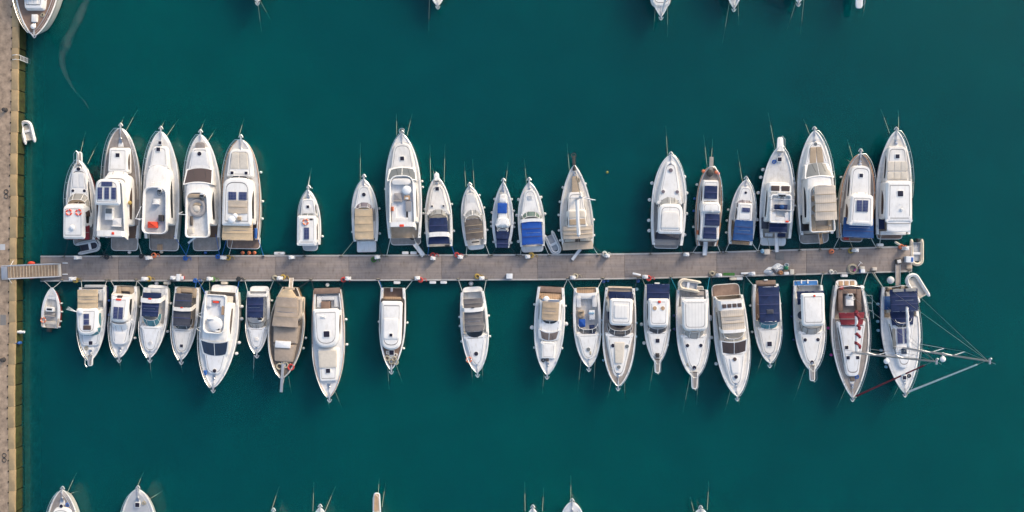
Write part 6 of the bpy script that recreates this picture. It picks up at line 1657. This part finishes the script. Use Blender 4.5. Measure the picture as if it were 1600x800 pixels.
edge_boat('the pulpit bow above', 'boat with a narrow white bow pulpit showing at the upper edge', (1343, -4), (1346, -130), 46, 1.2, 1.8, 'gelcoat', [(1352, 2, 1349, 20)], sprit=13, hatch=False)

# lower the upperworks of every boat towards its deck line
KEEP = {'hull', 'deck', 'guard_rail', 'bow_pulpit', 'pulpit_rail', 'mast', 'masthead', 'spreader', 'rigging', 'furled_headsail', 'boom', 'furled_mainsail', 'sail_cover', 'toe_rail', 'cleat', 'windlass', 'anchor', 'rope_coil', 'gangplank'}
def lower(b, o):
    nm = o.name.split('.')[0]
    if nm not in KEEP and o.type == 'MESH' and not (nm == 'radar_dome' and o.parent and o.parent.name.startswith('mast')) and o.location.length < 1e-6:
        for v in o.data.vertices:
            zr = b.zg(v.co.y) + .1
            if v.co.z > zr: v.co.z = zr + (v.co.z - zr) * LOW
        o.data.update()
    if nm != 'mast':
        for ch in o.children: lower(b, ch)
for b in BOATS:
    for o in list(b.root.children): lower(b, o)

# ------------------------------------------------------------------ fenders and mooring lines
protos = {}
def fender_mesh(m, r, ln):
    k = (m, round(r, 2), round(ln, 2))
    if k not in protos:
        mb = MB(); rr = r
        if ln < r * 2.4: ball(mb, (0, 0, 0), r, r, r * 1.1); tube(mb, [(0, 0, r), (0, 0, r + .12)], r * .25, 6)
        else: lathe(mb, (0, 0, -ln / 2), [(r * .3, -.05), (r * .35, 0), (r * .8, .05), (r, .14), (r, ln - .14), (r * .8, ln - .05), (r * .35, ln), (r * .3, ln + .05)], 12)
        tube(mb, [(0, 0, ln / 2), (0, 0, ln / 2 + .45)], .012, 4, 1)
        o = mb.build('fender', [m, 'rope_dark']); protos[k] = o
        return o, True
    o = protos[k].copy(); C.objects.link(o); return o, False
ORD = ['first', 'second', 'third', 'fourth', 'fifth', 'sixth']
for b, spec, m, r, ln, cname in FLIST:
    by = {}
    for e in spec: by.setdefault(e[0], []).append(e)
    for side, es in by.items():
        es = sorted(es, key=lambda e: -b.f(e[1], b.zs - .4))
        loc_sd = (1 if side == 'R' else -1) * b.sg
        nm = 'starboard' if loc_sd > 0 else 'port'
        for i, e in enumerate(es):
            rr = e[2] if len(e) > 2 else r; l2 = rr * 2 if len(e) > 2 else ln
            f = b.f(e[1], .9); z = max(.45, b.zg(f) - .62)
            o, first = fender_mesh(m, rr, l2)
            o.location = b.w(loc_sd * (b.hb(f) + rr * .95), f, z)
            shape = 'ball fender' if len(e) > 2 else 'fender'
            if len(es) == 1: lab = '%s %s on the %s side of %s' % (cname, shape, nm, b.short)
            else: lab = '%s %s, %s from bow, %s side of %s' % (cname, shape, ORD[i], nm, b.short)
            tag(o, lab, 'fender', 'fenders hung along the boats')
def sag_line(p0, p1, sag, n=8):
    return [p0 + (p1 - p0) * (i / n) - Vector((0, 0, sag * 4 * (i / n) * (1 - i / n))) for i in range(n + 1)]
cl_seen = set()
def cleat(px, top):
    k = (round(px), top)
    if k in cl_seen: return
    cl_seen.add(k)
    y = ptop(px) + 2.2 if top else pbot(px) - 2.2
    p = at(px, y, PZ); mb = MB(); tube(mb, [(-.2, 0, .12), (-.1, 0, .14), (.1, 0, .14), (.2, 0, .12)], .035, 6); tube(mb, [(-.07, 0, 0), (-.07, 0, .13)], .035, 5); tube(mb, [(.07, 0, 0), (.07, 0, .13)], .035, 5)
    torus(mb, (0, 0, .06), .1, .03, 10, 5, lambda i: 1)
    o = mb.build('mooring_cleat', ['iron', 'rope_tan'], pier); o.location = (p.x, p.y - oy, PZ + .02)
out = []
CN = {'rope_white': 'white', 'rope_dark': 'dark', 'rope_tan': 'tan', 'rope_blue': 'blue', 'rope_teal': 'turquoise'}
for b, kind, a, c, col in LINES:
    mb = MB()
    if kind == 'stern':
        top = b.sg > 0
        f = .35
        P0 = Vector((at(a, 400, b.zs).x, 0, 0)); xl = (P0.x - b.a.x) * b.sg
        xl = max(-b.hb(f) + .1, min(b.hb(f) - .1, xl))
        p0 = b.w(xl, f, b.zs + .05)
        y = ptop(c) + 2.2 if top else pbot(c) - 2.2
        p1 = at(c, y, PZ + .1); cleat(c, top)
        pts = sag_line(p0, p1, .12); sd = 'starboard' if xl > 0 else 'port'
        lab = '%s %s stern line of %s' % (CN[col], sd, b.short)
    elif kind == 'bow':
        x0, y0, x1, y1 = a[:4]
        p0 = at(x0, y0, b.zb - .1); p1 = at(x1, y1, -.35)
        pts = sag_line(p0, p1, .0) + [p1 + (p1 - p0) * .35 + Vector((0, 0, -.1))]
        v = b.d; side = v.x * (p1.y - b.a.y) - v.y * (p1.x - b.a.x)
        lab = '%s %s bow line of %s' % (CN[col], 'port' if side > 0 else 'starboard', b.short)
    else:
        p0 = at(a[0], a[1], b.zb); top = False
        p1 = at(c[0], pbot(c[0]) - 2.2 if c[1] < 445 else c[1], PZ + .1 if c[1] < 445 else 1.2)
        pts = sag_line(p0, p1, .1)
        if c[1] < 445: cleat(c[0], False)
        lab = '%s bow line of %s, %s' % (CN[col], b.short, 'nearer the quay' if c[0] < a[0] else 'farther from quay') if c[1] < 445 else '%s spring line of %s' % (CN[col], b.short)
    tube(mb, pts, .03 if kind != 'bow' else .022, 5)
    o = mb.build('mooring_line', [col]); out.append([o, lab, (p1 - p0).length])
byl = {}
for e in out: byl.setdefault(e[1], []).append(e)
for lab, es in byl.items():
    es.sort(key=lambda e: e[2])
    for i, (o, _, _) in enumerate(es):
        l2 = lab if len(es) == 1 else ('shorter ' if i == 0 else 'longer ' if i == 1 else 'longest ') + lab
        tag(o, l2, 'mooring line', 'mooring lines of the boats')

# ------------------------------------------------------------------ things standing on the pier
def make_ped():
    root = empty('service_pedestal')
    mb = MB(); slab(mb, rpoly([(-.3, -.19, .06), (.3, -.19, .06), (.3, .19, .06), (-.3, .19, .06)], 3), 0, .75, .03, .08); mb.build('cabinet', ['white_paint'], root)
    mb = MB(); slab(mb, rpoly([(-.2, -.2, .05), (.2, -.2, .05), (.2, .2, .05), (-.2, .2, .05)], 3), .75, .86, .04, .04, .03); mb.build('lamp_cap', ['white_rubber'], root)
    mb = MB(); box(mb, -.2, .2, .17, .2, .35, .62, 0, .01); mb.build('socket_panel', ['blue_plastic'], root)
    return root
pp = make_ped(); used = False
def ped(px, py, label, rz=0):
    global used
    if not used: o = pp; used = True
    else:
        o = pp.copy(); C.objects.link(o)
        for ch in pp.children:
            c = ch.copy(); C.objects.link(c); c.parent = o
    p = at(px, py, PZ + .6); o.location = (p.x, p.y, PZ + .005); o.rotation_euler = (0, 0, rad(rz))
    tag(o, label, 'power pedestal', 'power pedestals along the pier')
def coil(px, py, m, label, r=.26, name='hose_coil', n=3):
    p = at(px, py, PZ); mb = MB()
    for i in range(n): torus(mb, (R.uniform(-.05, .05), R.uniform(-.05, .05), .05 + .05 * i), r * (1 - .12 * i), .05, 18, 6)
    tube(mb, [(r, 0, .08), (r + .2, .15, .05), (r + .35, .05, .05), (r + .4, -.2, .05)], .035, 5)
    o = mb.build(name, [m]); o.location = (p.x, p.y, PZ + .01); tag(o, label, 'hose' if name == 'hose_coil' else 'rope')
NB = [(120, 402.5, 'the yacht with twin life rings'), (231.5, 403, 'the yacht with a red raft'), (348, 402.5, 'the yacht with a round grey seat'), (455, 402, 'the small boat with one roof ring'), (589, 402, 'the boat with a plain tan canopy'),
      (676, 403.5, 'the boat with a split navy canopy'), (719, 401.5, 'the boat with a brown-black canopy'), (824.5, 401, 'the boat with a bright blue cover'), (949, 399.5, 'the cream motor sailer'), (1073, 397.5, 'the yacht with a sunroof hardtop'),
      (1337.5, 391, 'the teak yacht with a double panel'), (1416, 388, 'the yacht with a roof skylight'),
      (112, 435.5, 'the small red open boat'), (225, 435.5, 'the boat with a twin blue roof panel'), (270, 434, 'the boat with charcoal covers'), (327, 435.5, 'the tilted yacht with a blue-black screen'), (436.5, 434.5, 'the brown covered wooden boat'), (543, 435, 'the yacht with a long white roof'),
      (651.5, 434.5, 'the teak boat with a rounded white cabin'), (752.5, 434.5, 'the boat with a smoky grey top'), (895.5, 433.5, 'the open boat with blue seat cover'), (1008.5, 432.5, 'the boat with two brown roof dots'), (1124, 430, 'the yacht with a ribbed white hardtop'), (1176, 427.5, 'the boat with a large navy cover')]
for px, py, nm in NB: ped(px, py, 'white power pedestal on the pier edge behind ' + nm if nm != 'the small red open boat' else 'white power pedestal on the pier edge ahead of ' + nm, R.uniform(-8, 8))
for px, py, m, lab in [(118.5, 437.5, 'hose_yellow', 'ochre hose coiled by the pedestal ahead of the small red open boat'), (232.5, 435.5, 'hose_yellow', 'yellow hose coiled by the pedestal behind the boat with a twin blue roof panel'), (240.5, 398.5, 'orange', 'rust-orange hose coil on the pier edge behind the yacht with a red raft'),
                       (333, 436.5, 'hose_green', 'green hose coiled behind the tilted yacht with a blue-black screen'), (357, 402.5, 'hose_yellow', 'olive hose coil behind the yacht with a round grey seat'), (430, 434, 'rope_tan', 'tan hose loosely coiled by the brown covered wooden boat'), (442, 433, 'hose_yellow', 'dull yellow hose coil beside the pedestal of the brown covered boat'),
                       (537, 437.5, 'hose_red', 'red hose coil behind the yacht with a long white roof'), (584, 406, 'turf_green', 'green hose lying flat by the pedestal behind the plain tan canopy boat'), (676, 398, 'hose_red', 'red hose heaped on the pier edge behind the split navy canopy boat'), (714, 398.5, 'hose_red', 'small red hose coil behind the brown-black canopy boat'),
                       (657, 437, 'hose_red', 'reddish hose coil behind the teak boat with a rounded white cabin'), (746, 431.5, 'hose_yellow', 'yellow hose coil behind the boat with a smoky grey top'), (830, 399, 'hose_yellow', 'yellow hose by the pedestal behind the bright blue cover'), (1013, 434.5, 'hose_red', 'red hose coil at the end of the white plank on the pier'),
                       (1329, 391.5, 'hose_yellow', 'ochre hose coil behind the teak yacht with a double panel'), (945, 396.5, 'rope_white', 'pale hose coil on the pier edge behind the cream motor sailer'), (1332, 420, 'rope_tan', 'large loose pale hose ring behind the sailing yacht with a red sprayhood'), (899, 431, 'rope_tan', 'tan hose loop by the pedestal behind the open boat with blue seat cover'),
                       (1112, 427, 'rope_tan', 'pale hose ring behind the yacht with a ribbed white hardtop'), (1408, 385.5, 'orange', 'rust-brown hose heap at the head of the pier')]:
    coil(px, py, m, lab, .55 if px == 1332 else .26)
for px, py, m, lab in [(290.5, 403.5, 'rope_blue', 'blue rope heap on the pier edge between the red raft yacht and its right neighbour'), (341, 401, 'rope_blue', 'navy rope heap on the pier edge behind the round grey seat yacht'), (306, 438, 'rope_blue', 'blue rope heap behind the tilted yacht with a blue-black screen'), (373, 436, 'rope_dark', 'dark rope heap right of the tilted yacht with a blue-black screen'), (221, 400, 'rope_dark', 'dark rope heap on the pier left of the red raft yacht'), (1298.5, 433 - 8, 'rope_white', 'pale rope loosely laid behind the notched blue stern yacht'), (167, 401, 'rope_dark', 'dark rope heap behind the yacht with four roof solar panels')]:
    coil(px, py, m, lab, .22, 'rope_heap', 4)
def pbox(name, px, py, w, h, z0, z1, m, label, cat, rz=0, lid=None, crown=.0):
    p = at(px, py, PZ + z1); o = tag(empty(name, (p.x, p.y, PZ + .008), rad(rz)), label, cat)
    a, c = w / 28, h / 28
    mb = MB(); slab(mb, rpoly([(-a, -c, .04), (a, -c, .04), (a, c, .04), (-a, c, .04)], 3), z0, z1, 0, .03, crown); mb.build('body', [m], o)
    if lid:
        mb = MB(); slab(mb, rpoly([(-a - .02, -c - .02, .04), (a + .02, -c - .02, .04), (a + .02, c + .02, .04), (-a - .02, c + .02, .04)], 3), z1, z1 + .06, 0, .02); mb.build('lid', [lid], o)
        mb = MB(); tube(mb, [(-.1, c + .02, z1 - .05), (-.08, c + .07, z1 - .05), (.08, c + .07, z1 - .05), (.1, c + .02, z1 - .05)], .015, 5); mb.build('handle', ['iron'], o)
    return o
pbox('dock_box', 796, 431.5, 9, 7.5, 0, .55, 'blue_plastic', 'white-lidded blue dock box on the pier left of the boat with copper decks', 'box', 0, 'white_paint')
pbox('dock_box', 278.5, 433.5, 5, 10, 0, .5, 'white_rubber', 'white dock box on the pier behind the boat with charcoal covers', 'box', 0, 'white_paint')
o = pbox('cool_box', 284.5, 434, 4, 5, 0, .4, 'hose_red', 'small red and white cool box beside the white dock box', 'cool box', 0, 'white_paint')
pbox('rubber_mat', 1139, 428.5, 18, 4.6, 0, .04, 'turf_green', 'green rectangular turf mat on the pier behind the brown arch windows yacht', 'mat')
pbox('rubber_mat', 1218.5, 400, 13.5, 11, 0, .03, 'grey_mat', 'grey square doormat on the pier at the end of the navy-striped yacht gangplank', 'mat')
pbox('dock_box', 1198.5, 393.5, 8, 7.5, 0, .5, 'beige_plastic', 'beige dock box on the pier left of the navy-striped yacht gangplank', 'box', 4, 'beige_plastic')
p = at(1190.5, 392.5, PZ); mb = MB(); ball(mb, (0, 0, .27), .26, .26, .27); lathe(mb, (0, 0, .5), [(.08, 0), (.06, .1)], 8); o = mb.build('buoy', ['pale_blue_plastic']); o.location = (p.x, p.y, PZ + .01); tag(o, 'pale blue ball buoy next to the beige dock box', 'buoy')
p = at(1299, 392.8, PZ + .3); mb = MB(); ball(mb, (0, 0, .3), .3, .3, .3, 0, 18, 10); lathe(mb, (0, 0, .56), [(.1, 0), (.07, .1), (.07, .14)], 8, 1); o = mb.build('buoy', ['orange', 'rope_dark']); o.location = (p.x, p.y, PZ + .01); tag(o, 'single orange ball buoy on the pier behind the ribbed tan bimini yacht', 'buoy')
for px, w in ((379, 'nearest the quay'), (389, 'in the middle'), (397.5, 'farthest from the quay')):
    p = at(px, 395, .3); mb = MB(); ball(mb, (0, 0, 0), .21); lathe(mb, (0, 0, .18), [(.07, 0), (.05, .1)], 8, 1); o = mb.build('buoy', ['orange', 'rope_dark']); o.location = (p.x, p.y, .22); tag(o, 'orange buoy in the floating row of three, ' + w, 'buoy', 'row of three orange buoys')
for px, py, r, m, lab in [(202, 394.3, .2, 'white_rubber', 'white ball fender floating behind the yacht with four roof solar panels'), (252, 393.5, .2, 'cushion', 'cream ball fender floating behind the yacht with a red raft'), (321, 394.8, .18, 'blue_plastic', 'small blue ball fender behind the yacht with a round grey seat'), (244.5, 442.6, .22, 'white_rubber', 'white ball fender behind the boat with a navy bimini pair'),
                          (511.5, 445, .22, 'white_rubber', 'white ball fender behind the yacht with a long white roof'), (736, 443, .26, 'grey_rubber', 'pale grey ball fender behind the boat with a smoky grey top'), (943, 439.3, .22, 'blue_plastic', 'larger blue ball fender under the pier edge left of the slatted hardtop yacht'), (950, 438.7, .15, 'blue_plastic', 'smaller blue ball fender under the pier edge left of the slatted hardtop yacht'), (997, 439, .22, 'blue_plastic', 'blue ball fender under the white plank on the pier edge'), (995, 452, .2, 'pale_blue_plastic', 'pale blue ball fender beside the stern of the slatted hardtop yacht'), (949, 269, .14, 'hose_yellow', 'tiny yellow float alone on the open water')]:
    p = at(px, py, .2); mb = MB(); ball(mb, (0, 0, 0), r); lathe(mb, (0, 0, r * .85), [(r * .35, 0), (r * .25, r * .4)], 8); o = mb.build('ball_fender' if r > .14 else 'float', [m]); o.location = (p.x, p.y, .15); tag(o, lab, 'fender' if r > .14 else 'float')
p = at(1211, 421, PZ + .3)   # heap of cloth
mb = MB(); n = 26; rows = []
for i in range(n + 1):
    row = []
    for j in range(n + 1):
        u, v = -1 + 2 * i / n, -1 + 2 * j / n
        rr = math.hypot(u, v); x, y = u * 1.05, v * .52
        hgt = max(0, 1 - rr ** 2.2) * .42 * (1 + .5 * wob(x * 3, y * 4, 1.3)) + .07 * max(0, wob(x * 6, y * 7, 1.5)) * (rr < 1)
        cx = x + .12 * math.sin(3 * v + u); cy = y + .35 * u + .1 * math.sin(5 * u)
        if rr > 1: cx /= rr ** .8; cy /= rr ** .8
        row.append(mb.vert(cx, cy, max(.012, hgt)))
    rows.append(row)
for a, c in zip(rows, rows[1:]): mb.bridge(a, c, 0, False)
o = tag(mb.build('crumpled_sail', ['white_canvas'], sharp=80), 'crumpled white sailcloth heaped on the pier behind the large navy cover boat', 'sailcloth'); o.location = (p.x, p.y, PZ + .005); o.rotation_euler = (0, 0, rad(-2))
p = at(1209.5, 422.5, PZ + .5); mb = MB(); slab(mb, rpoly([(-.12, -.4, .05), (.14, -.3, .05), (.1, .2, .05), (-.15, .35, .05)], 3), 0, .12, 0, .05); o = tag(mb.build('folded_bag', ['charcoal_canvas'], sharp=80), 'dark blue bag lying on the crumpled white sailcloth', 'bag'); o.location = (p.x, p.y, PZ + .42); o.rotation_euler = (0, 0, rad(35))
p = at(1219.8, 426.3, PZ + .3); mb = MB(); lathe(mb, (0, 0, 0), [(.2, 0), (.25, .04), (.25, .36), (.2, .4)], 14); torus(mb, (0, 0, .42), .14, .04, 14, 6); o = tag(mb.build('rope_drum', ['varnish']), 'orange-brown rope drum at the pier edge in front of the crumpled sailcloth', 'drum'); o.location = (p.x, p.y, PZ + .01)
p = at(1228.8, 418.6, PZ + .5); mb = MB(); lathe(mb, (0, 0, 0), [(.2, 0), (.23, .1), (.23, .5), (.18, .55), (.1, .6)], 14); o = tag(mb.build('gas_bottle', ['bottle_green']), 'green bottle standing on the pier by the crumpled sailcloth', 'bottle'); o.location = (p.x, p.y, PZ + .01)
p = at(1229, 414.2, PZ + .3); mb = MB(); lathe(mb, (0, 0, 0), [(.16, 0), (.2, .04), (.22, .4), (.23, .42), (.19, .42), (.17, .1)], 14); o = tag(mb.build('bucket', ['white_paint']), 'white bucket behind the green bottle on the pier', 'bucket'); o.location = (p.x, p.y, PZ + .01)
pbox('dock_box', 1229, 427, 7, 4, 0, .4, 'gelcoat', 'low pale dock box at the pier edge below the green bottle', 'box', 2, 'white_rubber')
pbox('dock_box', 1237.5, 424.8, 5.5, 7.5, 0, .5, 'beige_plastic', 'upright cream dock box right of the green bottle', 'box', 0, 'cushion')
o = pbox('boarding_plank', 995, 428.4, 13, 3, .3, .36, 'white_paint', 'white boarding plank lying near the two brown roof dots boat', 'plank', -12)
pbox('boarding_plank', 1164, 427, 12, 3, .05, .11, 'white_paint', 'short white plank on the pier behind the brown arch windows yacht', 'plank', 2)
p = at(1339.5, 418.5, PZ + .3); o = tag(empty('kick_scooter', (p.x, p.y, PZ), rad(-38)), 'pink kick scooter lying on the pier near the red sprayhood yacht', 'scooter')
mb = MB(); box(mb, -.07, .07, -.45, .15, .08, .13, 0, .02); mb.build('deck', ['pink'], o)
mb = MB(); tube(mb, [(0, .2, .1), (0, .75, .16)], .03, 6); tube(mb, [(-.2, .75, .16), (.2, .75, .16)], .025, 6); mb.build('handlebar', ['white_paint'], o)
for y in (-.5, .24):
    mb = MB(); torus(mb, (0, y, .06), .08, .03, 14, 6); mb.build('wheel', ['rubber_black'], o)
pbox('dock_box', 1347.5, 418.4, 6, 4, 0, .4, 'beige_plastic', 'cream box stacked near the pink scooter, farther from the water', 'box', 0, 'cushion')
pbox('dock_box', 1348, 423.4, 6, 5, 0, .4, 'blue_plastic', 'white-lidded blue box at the pier edge near the pink scooter', 'box', 0, 'white_paint')
pbox('dock_step', 1367, 420.2, 7, 5, 0, .3, 'beige_plastic', 'beige boarding step at the pier edge left of the navy bimini yacht', 'step', 0)
o = pbox('crate', 1405, 408.4, 8.5, 8, 0, .35, 'crt_dark', 'black-rimmed crate with grey top on the pier by the navy bimini yacht gangplank', 'crate', 12)
mb = MB(); box(mb, -.2, .2, -.18, .18, .35, .37, 0, .005); mb.build('top_panel', ['nonskid'], o)
o = pbox('dock_box', 1421.5, 405.4, 11, 9, 0, .55, 'gelcoat_cool', 'white and blue dock box at the end of the pier beside the cream inflatable', 'box', -3, 'white_paint')
mb = MB(); box(mb, .12, .36, -.25, .25, .61, .64, 0, .01); mb.build('stripe', ['blue_plastic'], o)
p = at(1402, 380.2, .8); mb = MB(); lathe(mb, (0, 0, -.35), [(.05, 0), (.14, .08), (.14, .62), (.05, .7)], 12); o = tag(mb.build('fender', ['cream_rubber']), 'cream fender lying on the pier edge by the rust-brown hose heap', 'fender'); o.location = (p.x, p.y, PZ + .2); o.rotation_euler = (rad(90), 0, rad(60))
o = pbox('wooden_pallet', 1421, 417.5, 9, 5, 0, .12, 'teak_pale', 'pale wooden pallet at the corner of the pier end', 'pallet', 0)
dinghy(1432, 396, 180, 2.85, 1.55, 'cream inflatable dinghy tied across the end of the pier', 'cream_rubber', 'nonskid_grey', 0, engine=True)
dinghy(43, 205, -14, 2.45, 1.45, 'white inflatable dinghy floating against the quay wall', 'white_rubber', 'cushion', 0)
